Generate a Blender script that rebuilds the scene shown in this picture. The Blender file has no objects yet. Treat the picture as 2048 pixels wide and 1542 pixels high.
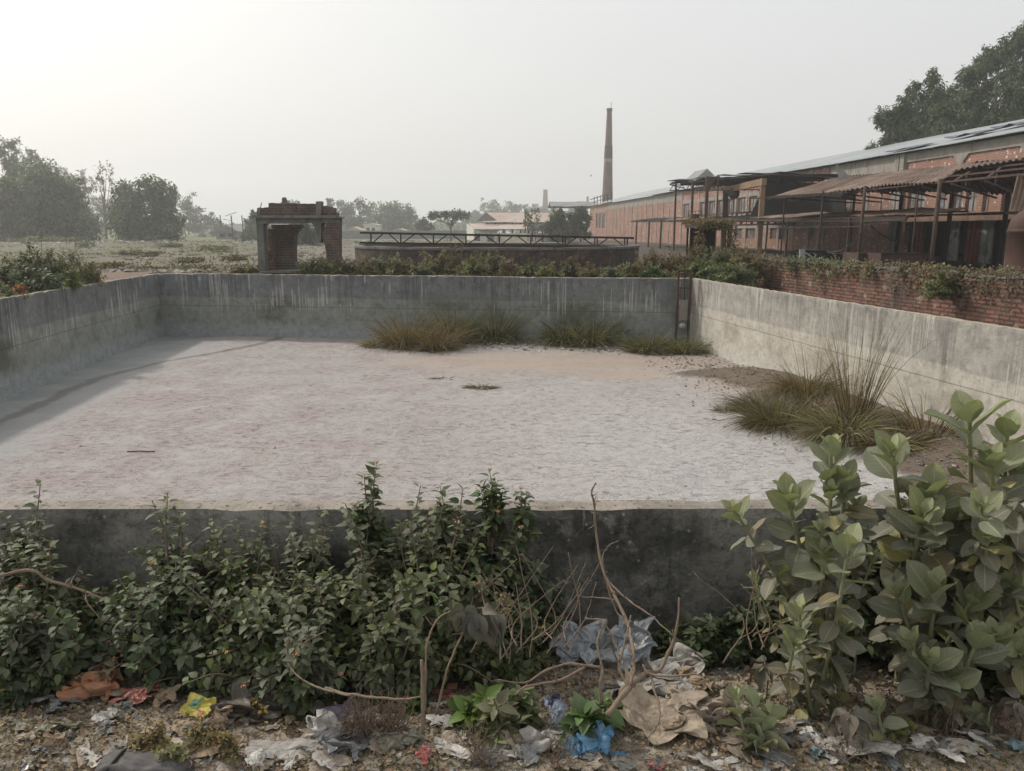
import bpy, math, random
import numpy as np
from mathutils import Vector, Matrix, noise
from mathutils.geometry import delaunay_2d_cdt
rng = np.random.default_rng(7)
random.seed(7)
SC = bpy.context.scene
COL = SC.collection
F = 1540.0
PITCH = math.atan(309.0 / F)
CP, SP = math.cos(PITCH), math.sin(PITCH)
EYE = 1.6

def ray(u, v):
    """slope (x, z) per metre of forward distance for a point seen at u, v in the 2048 wide photograph"""
    up = (771.0 - v) / F
    rx = (u - 1024.0) / F
    f = CP + up * SP
    return rx / f, (-SP + up * CP) / f
def at(u, v, Y):
    a, b = ray(u, v)
    return np.array((a * Y, Y, EYE + b * Y))
def onz(u, v, z):
    a, b = ray(u, v)
    Y = (z - EYE) / b
    return np.array((a * Y, Y, z))

WLOC = {}
def tag(o, label=None, cat=None, group=None, kind=None):
    if label: o['label'] = label
    if cat: o['category'] = cat
    if group: o['group'] = group
    if kind: o['kind'] = kind
    return o
def thing(name, label, cat, loc, group=None):
    o = bpy.data.objects.new(name, None)
    o.empty_display_size = 0.2
    o.location = loc
    COL.objects.link(o)
    WLOC[o.name] = np.array(loc, float)
    return tag(o, label, cat, group)

def make_mesh(name, V, faces, mat, uv=None, tint=None, smooth=False):
    """V (n,3); faces: list of int arrays, each (m,k)"""
    me = bpy.data.meshes.new(name)
    V = np.asarray(V, np.float32)
    faces = [np.asarray(f, np.int32) for f in faces if len(f)]
    me.vertices.add(len(V))
    me.vertices.foreach_set('co', V.ravel())
    nl = sum(f.size for f in faces)
    nf = sum(len(f) for f in faces)
    me.loops.add(nl)
    me.polygons.add(nf)
    li = np.concatenate([f.ravel() for f in faces])
    tot = np.concatenate([np.full(len(f), f.shape[1], np.int32) for f in faces])
    st = np.concatenate([[0], np.cumsum(tot)[:-1]]).astype(np.int32)
    me.loops.foreach_set('vertex_index', li)
    me.polygons.foreach_set('loop_start', st)
    try:
        me.polygons.foreach_set('loop_total', tot)
    except Exception:
        pass
    me.update(calc_edges=True)
    me.polygons.foreach_set('use_smooth', np.full(nf, bool(smooth)))
    if uv is not None:
        l = me.uv_layers.new(name='UVMap')
        uv = np.asarray(uv, np.float32)
        if len(uv) == len(V): uv = uv[li]
        l.data.foreach_set('uv', uv.ravel())
    if tint is not None:
        a = me.attributes.new('tint', 'FLOAT_COLOR', 'POINT')
        t = np.asarray(tint, np.float32)
        if t.shape[1] == 3: t = np.concatenate([t, np.ones((len(t), 1), np.float32)], 1)
        a.data.foreach_set('color', t.ravel())
    if mat is not None: me.materials.append(mat)
    return me
def link(name, me, parent=None, loc=None):
    o = bpy.data.objects.new(name, me)
    COL.objects.link(o)
    if parent is not None:
        o.parent = parent
        WLOC[o.name] = WLOC[parent.name]
    elif loc is not None:
        o.location = loc
        WLOC[o.name] = np.array(loc, float)
    else:
        WLOC[o.name] = np.zeros(3)
    return o
def put(name, V, faces, mat, parent=None, loc=None, **k):
    V = np.asarray(V, float)
    off = WLOC[parent.name] if parent is not None else (np.array(loc, float) if loc is not None else np.zeros(3))
    return link(name, make_mesh(name, V - off, faces, mat, **k), parent, loc)
def copy_tree(o, parent=None):
    c = o.copy(); COL.objects.link(c)
    if parent is not None: c.parent = parent
    for ch in list(o.children): copy_tree(ch, c)
    return c

class MB:
    """collects polygons in world coordinates; box-mapped uv in metres"""
    def __init__(s): s.v = []; s.f = {}; s.n = 0; s.t = []; s.uvs = []; s.hasuv = False
    def add(s, V, faces, tint=None, uv=None):
        V = np.asarray(V, float)
        for f in faces:
            f = np.asarray(f, np.int64)
            if f.ndim == 1: f = f[None]
            s.f.setdefault(f.shape[1], []).append(f + s.n)
        s.v.append(V); s.n += len(V)
        if tint is None: tint = (1, 1, 1)
        t = np.asarray(tint, float)
        if t.ndim == 1: t = np.tile(t, (len(V), 1))
        s.t.append(t)
        if uv is not None: s.hasuv = True; s.uvs.append(np.asarray(uv, float))
        else: s.uvs.append(np.zeros((len(V), 2)))
    def box(s, lo, hi, tint=None):
        x0, y0, z0 = lo; x1, y1, z1 = hi
        s.add([(x0,y0,z0),(x1,y0,z0),(x1,y1,z0),(x0,y1,z0),(x0,y0,z1),(x1,y0,z1),(x1,y1,z1),(x0,y1,z1)],
              [[(0,3,2,1),(4,5,6,7),(0,1,5,4),(1,2,6,5),(2,3,7,6),(3,0,4,7)]], tint)
    def obox(s, o, ex, ey, ez, tint=None):
        """box from corner o with edge vectors"""
        o, ex, ey, ez = [np.asarray(q, float) for q in (o, ex, ey, ez)]
        V = [o, o+ex, o+ex+ey, o+ey, o+ez, o+ex+ez, o+ex+ey+ez, o+ey+ez]
        s.add(V, [[(0,3,2,1),(4,5,6,7),(0,1,5,4),(1,2,6,5),(2,3,7,6),(3,0,4,7)]], tint)
    def bar(s, p, q, w=0.06, h=None, up=(0,0,1), tint=None):
        h = h or w
        p, q = np.asarray(p, float), np.asarray(q, float)
        d = q - p; L = np.linalg.norm(d)
        if L < 1e-6: return
        d = d / L; up = np.asarray(up, float)
        if abs(d @ up) > .95: up = np.array((0, 1.0, 0))
        r = np.cross(d, up); r /= np.linalg.norm(r); k = np.cross(r, d)
        s.obox(p - r*w/2 - k*h/2, r*w, d*L, k*h, tint)
    def tube(s, path, rad, n=6, tint=None, cap=True):
        P = np.asarray(path, float); m = len(P)
        R = np.broadcast_to(np.asarray(rad, float), (m,))
        T = np.gradient(P, axis=0); T /= np.linalg.norm(T, axis=1)[:, None] + 1e-9
        a = np.array((1.0, 0.2, 0.1)) if abs(T[0][2]) > .7 else np.array((0, 0, 1.0))
        V = np.zeros((m, n, 3)); ang = np.linspace(0, 2*np.pi, n, endpoint=False)
        for i in range(m):
            a = a - T[i]*(a @ T[i]); a /= np.linalg.norm(a) + 1e-9
            b = np.cross(T[i], a)
            V[i] = P[i] + R[i]*(np.cos(ang)[:, None]*a + np.sin(ang)[:, None]*b)
        i = np.arange(m-1)[:, None]*n; j = np.arange(n)[None]; j2 = (j+1) % n
        Q = np.stack([i+j, i+j2, i+n+j2, i+n+j], -1).reshape(-1, 4)
        fs = [Q]
        if cap and n > 2: fs += [np.arange(n)[::-1][None], (np.arange(n)+(m-1)*n)[None]]
        s.add(V.reshape(-1, 3), fs, tint)
    def prism(s, pts, ext, tint=None):
        """closed polygon (list of 3D points, planar) extruded by vector ext"""
        P = np.asarray(pts, float); n = len(P)
        V = np.concatenate([P, P + np.asarray(ext, float)])
        i = np.arange(n); j = (i+1) % n
        s.add(V, [np.stack([i, j, j+n, i+n], -1), i[::-1][None], (i+n)[None]], tint)
    def grid(s, V, tint=None, uv=None):
        """V (m,n,3)"""
        m, n = V.shape[:2]
        i = np.arange(m-1)[:, None]*n; j = np.arange(n-1)[None]
        Q = np.stack([i+j, i+j+1, i+n+j+1, i+n+j], -1).reshape(-1, 4)
        s.add(V.reshape(-1, 3), [Q], tint, None if uv is None else uv.reshape(-1, 2))
    def build(s, name, mat, parent=None, loc=None, smooth=False, boxuv=True):
        V = np.concatenate(s.v); faces = [np.concatenate(f) for f in s.f.values()]
        off = WLOC[parent.name] if parent is not None else (np.array(loc, float) if loc is not None else np.zeros(3))
        uv = None
        if s.hasuv: uv = np.concatenate(s.uvs)
        elif boxuv:
            us = []
            for f in faces:
                P = V[f]
                nrm = np.cross(P[:, 1]-P[:, 0], P[:, 2]-P[:, 0])
                a = np.abs(nrm)
                horiz = a[:, 2] > np.maximum(a[:, 0], a[:, 1])*1.2
                L = np.sqrt(nrm[:, 0]**2 + nrm[:, 1]**2) + 1e-9
                tx, ty = -nrm[:, 1]/L, nrm[:, 0]/L
                u = P[:, :, 0]*tx[:, None] + P[:, :, 1]*ty[:, None]
                w = P[:, :, 2].copy()
                u = np.where(horiz[:, None], P[:, :, 0], u); w = np.where(horiz[:, None], P[:, :, 1], w)
                us.append(np.stack([u, w], -1).reshape(-1, 2))
            uv = np.concatenate(us)
        return link(name, make_mesh(name, V - off, faces, mat, uv=uv, tint=np.concatenate(s.t), smooth=smooth), parent, loc)

def vnoise(P, f=1.0, seed=0.0, oct=3):
    """fractal noise of many points, about -1..1"""
    P = np.asarray(P, float)
    out = np.empty(len(P))
    for i, p in enumerate(P):
        out[i] = noise.fractal((p[0]*f+seed, p[1]*f+seed*1.7, p[2]*f-seed), 1.0, 2.0, oct, noise_basis='PERLIN_ORIGINAL')
    return out
def sstep(a, b, x):
    t = np.clip((np.asarray(x, float)-a)/(b-a), 0, 1); return t*t*(3-2*t)
def unit(v): return v/(np.linalg.norm(v, axis=-1, keepdims=True)+1e-9)

# ---- leaf scattering ------------------------------------------------------
def tpl_lantana():
    t = np.array([0, .16, .42, .72, 1.0]); w = np.array([.235, .325, .20])
    mid = np.stack([np.zeros(5), t, -.22*t**2], -1)
    L = np.stack([-w, t[1:4]-.03, -.22*t[1:4]**2+.10*w/.33], -1)
    R = L*np.array((-1, 1, 1))
    V = np.concatenate([mid, L, R])
    tri = [(0,1,5),(3,4,7),(0,8,1),(3,10,4)]
    quad = [(1,2,6,5),(2,3,7,6),(1,8,9,2),(2,9,10,3)]
    return V, [np.array(tri), np.array(quad)]
def tpl_diamond(w=.42, bend=-.18):
    V = np.array([(0,0,0),(-w/2,.45,bend*.1+.06),(w/2,.45,bend*.1+.06),(0,1,bend),(0,.5,bend*.25)])
    return V, [np.array([(0,4,1),(0,2,4),(1,4,3),(4,2,3)])]
def tpl_big(nl=8, nw=4, w=.35):
    t = np.linspace(0, 1, nl+1); u = np.linspace(-1, 1, nw+1)
    prof = np.sin(np.pi*np.clip(t, 0, 1)**.85)**.62; prof[0] = .10; prof[-1] = .03
    T, U = np.meshgrid(t, u, indexing='ij')
    W = w*prof[:, None]*U
    Z = -.16*T**2 + .10*np.abs(U)*prof[:, None] + .03*np.sin(T*9)*np.abs(U)
    V = np.stack([W, T, Z], -1).reshape(-1, 3)
    n = nw+1
    i = np.arange(nl)[:, None]*n; j = np.arange(nw)[None]
    Q = np.stack([i+j, i+j+1, i+n+j+1, i+n+j], -1).reshape(-1, 4)
    uv = np.stack([U*.5+.5, T], -1).reshape(-1, 2)
    return V, [Q], uv
def frames(d, nrm):
    """columns: side, along, normal"""
    d = unit(d); s = unit(np.cross(d, nrm)); n = np.cross(s, d)
    return np.stack([s, d, n], -1)
def scatter(tpl, pos, fr, sc, tint=None):
    V, fs = tpl[0], tpl[1]; n, k = len(pos), len(V)
    W = np.einsum('nij,kj->nki', fr, V)*np.asarray(sc)[:, None, None] + pos[:, None]
    faces = [(f[None] + (np.arange(n)*k)[:, None, None]).reshape(-1, f.shape[1]) for f in fs]
    tt = None if tint is None else np.repeat(np.asarray(tint, float), k, axis=0)
    uv = np.tile(tpl[2], (n, 1)) if len(tpl) > 2 else None
    return W.reshape(-1, 3), faces, tt, uv
def blades(base, dirs, length, width, bend, K=5, tint=None):
    """grass blades; dirs unit start directions (n,3); bend = drop as a share of length"""
    n = len(base); t = np.linspace(0, 1, K)
    dirs = unit(dirs); L = np.asarray(length)[:, None, None]
    hor = unit(dirs*np.array((1, 1, 0)) + rng.normal(0, .05, (n, 3))*np.array((1, 1, 0)))
    P = base[:, None] + dirs[:, None]*t[None, :, None]*L
    b = np.asarray(bend)[:, None, None]
    P = P + (hor[:, None]*.6 - np.array((0, 0, 1.0)))*(t**2)[None, :, None]*b*L
    side = unit(np.cross(dirs, rng.normal(0, 1, (n, 3))))
    w = (np.asarray(width)[:, None]*(1-t[None]**1.5*.92))[:, :, None]*.5
    V = np.stack([P - side[:, None]*w, P + side[:, None]*w], 2).reshape(n, 2*K, 3)
    q = np.array([(2*i, 2*i+1, 2*i+3, 2*i+2) for i in range(K-1)])
    Q = (q[None] + (np.arange(n)*2*K)[:, None, None]).reshape(-1, 4)
    tt = None if tint is None else np.repeat(np.asarray(tint, float), 2*K, axis=0)
    return V.reshape(-1, 3), [Q], tt
def rvar(n, base, amt=.25, hue=.08):
    b = np.asarray(base, float)[None]*(1+rng.normal(0, amt, (n, 1))) * (1+rng.normal(0, hue, (n, 3)))
    return np.clip(b, .02, 3)
def smooth_path(pts, n=8):
    """Catmull-Rom through points"""
    P = np.asarray(pts, float)
    if len(P) < 3:
        return P[0] + (P[-1]-P[0])*np.linspace(0, 1, n)[:, None]
    Q = np.concatenate([[2*P[0]-P[1]], P, [2*P[-1]-P[-2]]])
    out = []
    for i in range(1, len(Q)-2):
        t = np.linspace(0, 1, n, endpoint=False)[:, None]
        a, b, c, d = Q[i-1], Q[i], Q[i+1], Q[i+2]
        out.append(.5*((2*b)+(c-a)*t+(2*a-5*b+4*c-d)*t**2+(3*b-a-3*c+d)*t**3))
    out.append(P[-1:])
    return np.concatenate(out)
# ---- materials ------------------------------------------------------------
class NM:
    def __init__(s, name):
        s.m = bpy.data.materials.new(name); s.m.use_nodes = True
        s.nt = s.m.node_tree; s.nt.nodes.clear()
        s.o = s.nt.nodes.new('ShaderNodeOutputMaterial')
    def n(s, t): return s.nt.nodes.new('ShaderNode'+t)
    def set(s, sock, v):
        if hasattr(v, 'is_output') or isinstance(v, bpy.types.NodeSocket): s.nt.links.new(v, sock)
        elif v is not None:
            if sock.type == 'RGBA' and not isinstance(v, (int, float)): v = tuple(v)+(1,) if len(v) == 3 else v
            elif sock.type == 'RGBA': v = (v, v, v, 1)
            sock.default_value = v
    def co(s, k='Object'):
        if k == 'Pos': return s.n('NewGeometry').outputs['Position']
        return s.n('TexCoord').outputs[k]
    def sep(s, v):
        q = s.n('SeparateXYZ'); s.set(q.inputs[0], v); return q.outputs
    def comb(s, x=0, y=0, z=0):
        q = s.n('CombineXYZ'); s.set(q.inputs[0], x); s.set(q.inputs[1], y); s.set(q.inputs[2], z); return q.outputs[0]
    def scale(s, v, sc):
        q = s.n('Mapping'); s.set(q.inputs['Vector'], v); q.inputs['Scale'].default_value = sc; return q.outputs[0]
    def noise(s, v, sc, det=5, rough=.6, dist=0.0):
        q = s.n('TexNoise'); s.set(q.inputs['Vector'], v); q.inputs['Scale'].default_value = sc
        q.inputs['Detail'].default_value = det; q.inputs['Roughness'].default_value = rough; q.inputs['Distortion'].default_value = dist
        return q.outputs['Fac']
    def noisec(s, v, sc, det=3):
        q = s.n('TexNoise'); s.set(q.inputs['Vector'], v); q.inputs['Scale'].default_value = sc; q.inputs['Detail'].default_value = det
        return q.outputs['Color']
    def vor(s, v, sc, feat='F1', out='Distance', rand=1.0):
        q = s.n('TexVoronoi'); q.feature = feat; s.set(q.inputs['Vector'], v); q.inputs['Scale'].default_value = sc
        q.inputs['Randomness'].default_value = rand
        return q.outputs[out]
    def ramp(s, f, stops, interp='LINEAR'):
        q = s.n('ValToRGB'); s.set(q.inputs[0], f); r = q.color_ramp; r.interpolation = interp
        while len(r.elements) < len(stops): r.elements.new(.5)
        for e, (p, c) in zip(r.elements, stops):
            e.position = p
            e.color = (c, c, c, 1) if isinstance(c, (int, float)) else (tuple(c)+(1,))[:4]
        return q.outputs[0]
    def mr(s, x, a, b, c=0.0, d=1.0, smooth=True):
        q = s.n('MapRange'); q.interpolation_type = 'SMOOTHSTEP' if smooth else 'LINEAR'
        s.set(q.inputs[0], x)
        for i, v in zip((1, 2, 3, 4), (a, b, c, d)): s.set(q.inputs[i], v)
        return q.outputs[0]
    def mix(s, f, a, b, mode='MIX'):
        q = s.n('Mix'); q.data_type = 'RGBA'; q.blend_type = mode; q.clamp_factor = True
        s.set(q.inputs[0], f); s.set(q.inputs[6], a); s.set(q.inputs[7], b); return q.outputs[2]
    def ma(s, op, a, b=0.0, c=None):
        q = s.n('Math'); q.operation = op; s.set(q.inputs[0], a); s.set(q.inputs[1], b)
        if c is not None: s.set(q.inputs[2], c)
        return q.outputs[0]
    def vadd(s, a, b, k=1.0):
        q = s.n('VectorMath'); q.operation = 'MULTIPLY_ADD'; s.set(q.inputs[0], b); q.inputs[1].default_value = (k, k, k); s.set(q.inputs[2], a)
        return q.outputs[0]
    def bump(s, h, st=.3, d=.02, nrm=None):
        q = s.n('Bump'); q.inputs['Strength'].default_value = st; q.inputs['Distance'].default_value = d
        s.set(q.inputs['Height'], h)
        if nrm is not None: s.set(q.inputs['Normal'], nrm)
        return q.outputs[0]
    def tint(s):
        q = s.n('Attribute'); q.attribute_name = 'tint'; return q.outputs['Color']
    def bsdf(s, col, rough=.85, nrm=None, metal=0.0, spec=.3, **k):
        q = s.n('BsdfPrincipled'); s.set(q.inputs['Base Color'], col); s.set(q.inputs['Roughness'], rough)
        s.set(q.inputs['Metallic'], metal); s.set(q.inputs['Specular IOR Level'], spec)
        if nrm is not None: s.set(q.inputs['Normal'], nrm)
        for a, v in k.items(): s.set(q.inputs[a.replace('_', ' ')], v)
        return q.outputs[0]
    def out(s, sh): s.nt.links.new(sh, s.o.inputs['Surface']); return s.m
MAT = {}

def leaf_mat(name, col, trans=.28, rough=.55, dusty=0.0, spec=.35, back=None):
    m = NM(name)
    c = m.mix(1.0, m.tint(), col, 'MULTIPLY')
    p = m.co('Pos')
    if dusty: c = m.mix(m.mr(m.noise(p, 9, 3), .35, .75, 0, dusty), c, (.20, .185, .15))
    a = m.bsdf(c, rough, spec=spec)
    t = m.n('BsdfTranslucent'); m.set(t.inputs[0], m.mix(1.0, c, (1.25, 1.3, .6), 'MULTIPLY'))
    x = m.n('MixShader'); x.inputs[0].default_value = trans
    m.nt.links.new(a, x.inputs[1]); m.nt.links.new(t.outputs[0], x.inputs[2])
    return m.out(x.outputs[0])
MAT['lantana'] = leaf_mat('lantana_leaf', (.060, .080, .036), .22, .6, .45)
MAT['weed'] = leaf_mat('weed_leaf', (.115, .125, .055), .25, .6, .4)
MAT['vine'] = leaf_mat('vine_leaf', (.105, .098, .050), .25, .6, .4)
MAT['fresh'] = leaf_mat('fresh_leaf', (.105, .165, .042), .3, .5, .15)
MAT['dryleaf'] = leaf_mat('dry_leaf', (.20, .165, .115), .15, .8, .3)
MAT['tree'] = leaf_mat('tree_leaf', (.082, .108, .056), .22, .6)
MAT['bamboo'] = leaf_mat('bamboo_leaf', (.10, .13, .072), .25, .6)
MAT['grass'] = leaf_mat('grass_blade', (.19, .175, .10), .25, .7)
MAT['greyleaf'] = leaf_mat('withered_leaf', (.10, .095, .075), .1, .8, .5)
def calo():
    m = NM('milkweed_leaf')
    uv = m.sep(m.co('UV')); U = m.ma('ABSOLUTE', m.ma('SUBTRACT', uv[0], .5)); V = uv[1]
    mid = m.mr(U, .012, .035, 1, 0)
    st = m.ma('FRACT', m.ma('SUBTRACT', m.ma('MULTIPLY', V, 8.0), m.ma('MULTIPLY', U, 3.6)))
    lat = m.mr(m.ma('ABSOLUTE', m.ma('SUBTRACT', st, .5)), .02, .07, .5, 0)
    vein = m.ma('MAXIMUM', mid, lat)
    c = m.mix(1.0, m.tint(), (.185, .20, .135), 'MULTIPLY')
    c = m.mix(m.mr(m.noise(m.co('Pos'), 16, 4), .36, .70, 0, .5), c, (.20, .19, .165))
    c = m.mix(m.ma('MULTIPLY', vein, .65), c, (.36, .37, .24))
    c = m.mix(m.mr(m.noise(m.co('Pos'), 34, 4), .62, .70, 0, .55), c, (.17, .12, .07))
    g = m.n('NewGeometry')
    c = m.mix(g.outputs['Backfacing'], c, m.mix(.5, c, (.24, .27, .18)))
    a = m.bsdf(c, .6, m.bump(vein, .25, .003), spec=.3)
    t = m.n('BsdfTranslucent'); m.set(t.inputs[0], m.mix(1.0, c, (1.2, 1.3, .6), 'MULTIPLY'))
    x = m.n('MixShader'); x.inputs[0].default_value = .2
    m.nt.links.new(a, x.inputs[1]); m.nt.links.new(t.outputs[0], x.inputs[2])
    return m.out(x.outputs[0])
MAT['calo'] = calo()

def bark(name, a, b, sc=6):
    m = NM(name); p = m.co('Pos')
    f = m.noise(m.scale(p, (sc, sc, sc*.25)), 3, 6)
    c = m.mix(1.0, m.mix(f, a, b), m.tint(), 'MULTIPLY')
    return m.out(m.bsdf(c, .9, m.bump(f, .6, .01)))
MAT['bark'] = bark('bark', (.07, .055, .04), (.20, .17, .13), 3)
MAT['twig'] = bark('twig_bark', (.11, .08, .055), (.27, .21, .155), 30)
MAT['stemgreen'] = bark('green_stem', (.14, .15, .08), (.26, .26, .16), 30)

def concrete(name, hi, lo, pale, band=.62, bandsoft=.10, dark=.6, white=.5, stain=(.10, .11, .075)):
    """plastered tank wall; UV = (metres along, metres down from the top)"""
    m = NM(name); uv = m.co('UV'); q = m.sep(uv); u, d = q[0], q[1]
    P = m.comb(u, d, 0.0)
    big = m.noise(P, .55, 6, .62); mid = m.noise(P, 2.6, 7, .65); fine = m.noise(P, 28, 5, .7)
    strk = m.noise(m.comb(m.ma('MULTIPLY', u, 5.0), m.ma('MULTIPLY', d, .28), 0.0), 1.6, 6, .7)
    strk2 = m.noise(m.comb(m.ma('MULTIPLY', u, 16.0), m.ma('MULTIPLY', d, .35), 3.0), 1.2, 4, .6)
    line = m.ma('ADD', d, m.ma('MULTIPLY', m.ma('SUBTRACT', m.noise(P, .35, 2), .5), .16))
    low = m.mr(line, band-bandsoft*.25, band+bandsoft*.25)
    c = m.mix(low, m.mix(m.mr(mid, .3, .7), hi, [v*1.35 for v in hi]), m.mix(m.mr(mid, .3, .7), lo, [v*1.25 for v in lo]))
    # dark run-off below the coping, fading downwards
    c = m.mix(m.ma('MULTIPLY', m.mr(m.ma('SUBTRACT', strk, m.ma('MULTIPLY', d, .20)), .36, .56), m.ma('MULTIPLY', m.mr(m.noise(m.comb(u, m.ma('MULTIPLY', d, .5), 5.0), .9, 4, .6), .36, .62, .12, 1.25), dark)), c, (.045, .05, .048))
    # lichen/algae patches lower
    g = m.ma('MULTIPLY', m.mr(big, .47, .66), m.mr(d, .45, .8))
    g = m.ma('MULTIPLY', g, m.mr(d, 1.5, 1.15))
    c = m.mix(m.ma('MULTIPLY', g, .85), c, stain)
    # pale bottom band where the water stood
    c = m.mix(m.ma('MULTIPLY', m.mr(m.ma('ADD', line, m.ma('MULTIPLY', big, .35)), 1.40, 1.75), .85), c, pale)
    c = m.mix(m.mr(m.noise(P, 5.5, 7, .75), .47, .62, 0, .55), c, m.mix(1.0, c, (.58, .59, .55), 'MULTIPLY'))
    c = m.mix(m.mr(m.noise(m.vadd(P, m.noisec(P, 2.0), .3), 9, 6, .8), .50, .62, 0, .5), c, m.mix(1.0, c, (1.35, 1.35, 1.32), 'MULTIPLY'))
    # lime runs
    w = m.ma('MULTIPLY', m.mr(m.ma('MULTIPLY', strk2, m.mr(m.noise(m.comb(m.ma('MULTIPLY', u, 1.3), d, 9.0), .9, 4), .35, .65, .66, 1.14)), .56, .66), m.mr(d, 1.25, .75))
    c = m.mix(m.ma('MULTIPLY', w, white), c, (.52, .50, .46))
    # form joint and pits
    j = m.mr(m.ma('ABSOLUTE', m.ma('SUBTRACT', d, m.ma('ADD', .86, m.ma('MULTIPLY', big, .02)))), .004, .012, .5, 0)
    c = m.mix(j, c, (.05, .05, .045))
    pits = m.mr(m.vor(P, 9.0), .07, .035)
    pits = m.ma('MULTIPLY', m.ma('MULTIPLY', pits, m.mr(m.noise(P, 1.1, 2), .52, .6)), m.mr(m.ma('ABSOLUTE', m.ma('SUBTRACT', d, 1.12)), .3, .08))
    c = m.mix(pits, c, (.03, .03, .028))
    c = m.mix(m.mr(fine, .3, .75, 0, .35), c, m.mix(1.0, c, (.55, .55, .55), 'MULTIPLY'))
    # weathered dusty top
    nz = m.sep(m.n('NewGeometry').outputs['Normal'])[2]
    c = m.mix(m.mr(nz, .55, .85), c, m.mix(fine, (.22, .185, .14), (.36, .30, .23)))
    h = m.ma('ADD', m.ma('MULTIPLY', fine, .5), mid)
    return m.out(m.bsdf(c, .9, m.bump(h, .5, .02)))
MAT['wall_shade'] = concrete('shaded_algae_plaster', (.155, .162, .162), (.225, .236, .215), (.31, .335, .34), .62, .10, .50, .55)  # algae stain plus shade in the colour: darker, cooler copy for the shaded walls
MAT['wall_pale'] = concrete('pale_plaster', (.29, .275, .25), (.42, .395, .35), (.50, .48, .44), .66, .10, .38, .6, (.30, .26, .20))  # lighter, warmer copy of the same plaster for the sunlit wall
def near_wall():
    m = NM('mould_blackened_plaster'); uv = m.sep(m.co('UV')); u, d = uv[0], uv[1]
    P = m.comb(u, d, 0.0)
    a = m.noise(P, 1.3, 7, .7); b = m.noise(P, 7, 6, .7); f = m.noise(P, 26, 6, .8)
    st = m.noise(m.comb(m.ma('MULTIPLY', u, 9.0), m.ma('MULTIPLY', d, .9), 0.0), 1.5, 5, .65)
    c = m.mix(m.mr(a, .36, .62), (.06, .06, .056), (.27, .262, .235))
    c = m.mix(m.mr(st, .52, .70, 0, .6), c, (.04, .04, .037))
    c = m.mix(m.ma('MULTIPLY', m.mr(st, .42, .30), m.mr(d, .22, .02)), c, (.30, .29, .26))
    c = m.mix(m.mr(b, .52, .70, 0, .75), c, (.29, .28, .25))
    c = m.mix(m.mr(m.noise(P, 19, 5, .75), .56, .68, 0, .6), c, (.03, .03, .028))
    k = m.vor(m.vadd(m.vadd(P, m.noisec(P, 2.0), .12), m.noisec(P, 14.0), .05), 1.1, 'DISTANCE_TO_EDGE')
    crack = m.ma('MULTIPLY', m.mr(k, .0015, .006, 1, 0), m.mr(m.noise(P, .9, 2), .60, .66))
    c = m.mix(crack, c, (.012, .012, .012))
    c = m.mix(m.ma('MULTIPLY', m.mr(m.vor(P, 24), .22, .12), m.mr(b, .45, .55, 0, .8)), c, (.33, .32, .285))
    c = m.mix(m.mr(f, .46, .62, 0, .75), c, m.mix(1.0, c, (.35, .36, .34), 'MULTIPLY'))
    c = m.mix(m.mr(m.noise(P, 13, 6, .8), .52, .64, 0, .6), c, m.mix(1.0, c, (1.8, 1.8, 1.7), 'MULTIPLY'))
    nz = m.sep(m.n('NewGeometry').outputs['Normal'])[2]
    WP = m.co('Pos'); tb = m.noise(WP, 6, 6, .7)
    top = m.mix(m.mr(tb, .3, .7), (.17, .15, .125), (.31, .275, .235))
    top = m.mix(m.mr(m.noise(WP, 30, 4), .56, .66), top, (.07, .06, .05))
    c = m.mix(m.mr(nz, .55, .85), c, top)
    h = m.ma('SUBTRACT', m.ma('ADD', m.ma('MULTIPLY', b, 1.2), m.ma('MULTIPLY', f, .5)), crack)
    return m.out(m.bsdf(c, .92, m.bump(h, .9, .015)))
MAT['near_wall'] = near_wall()

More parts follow.
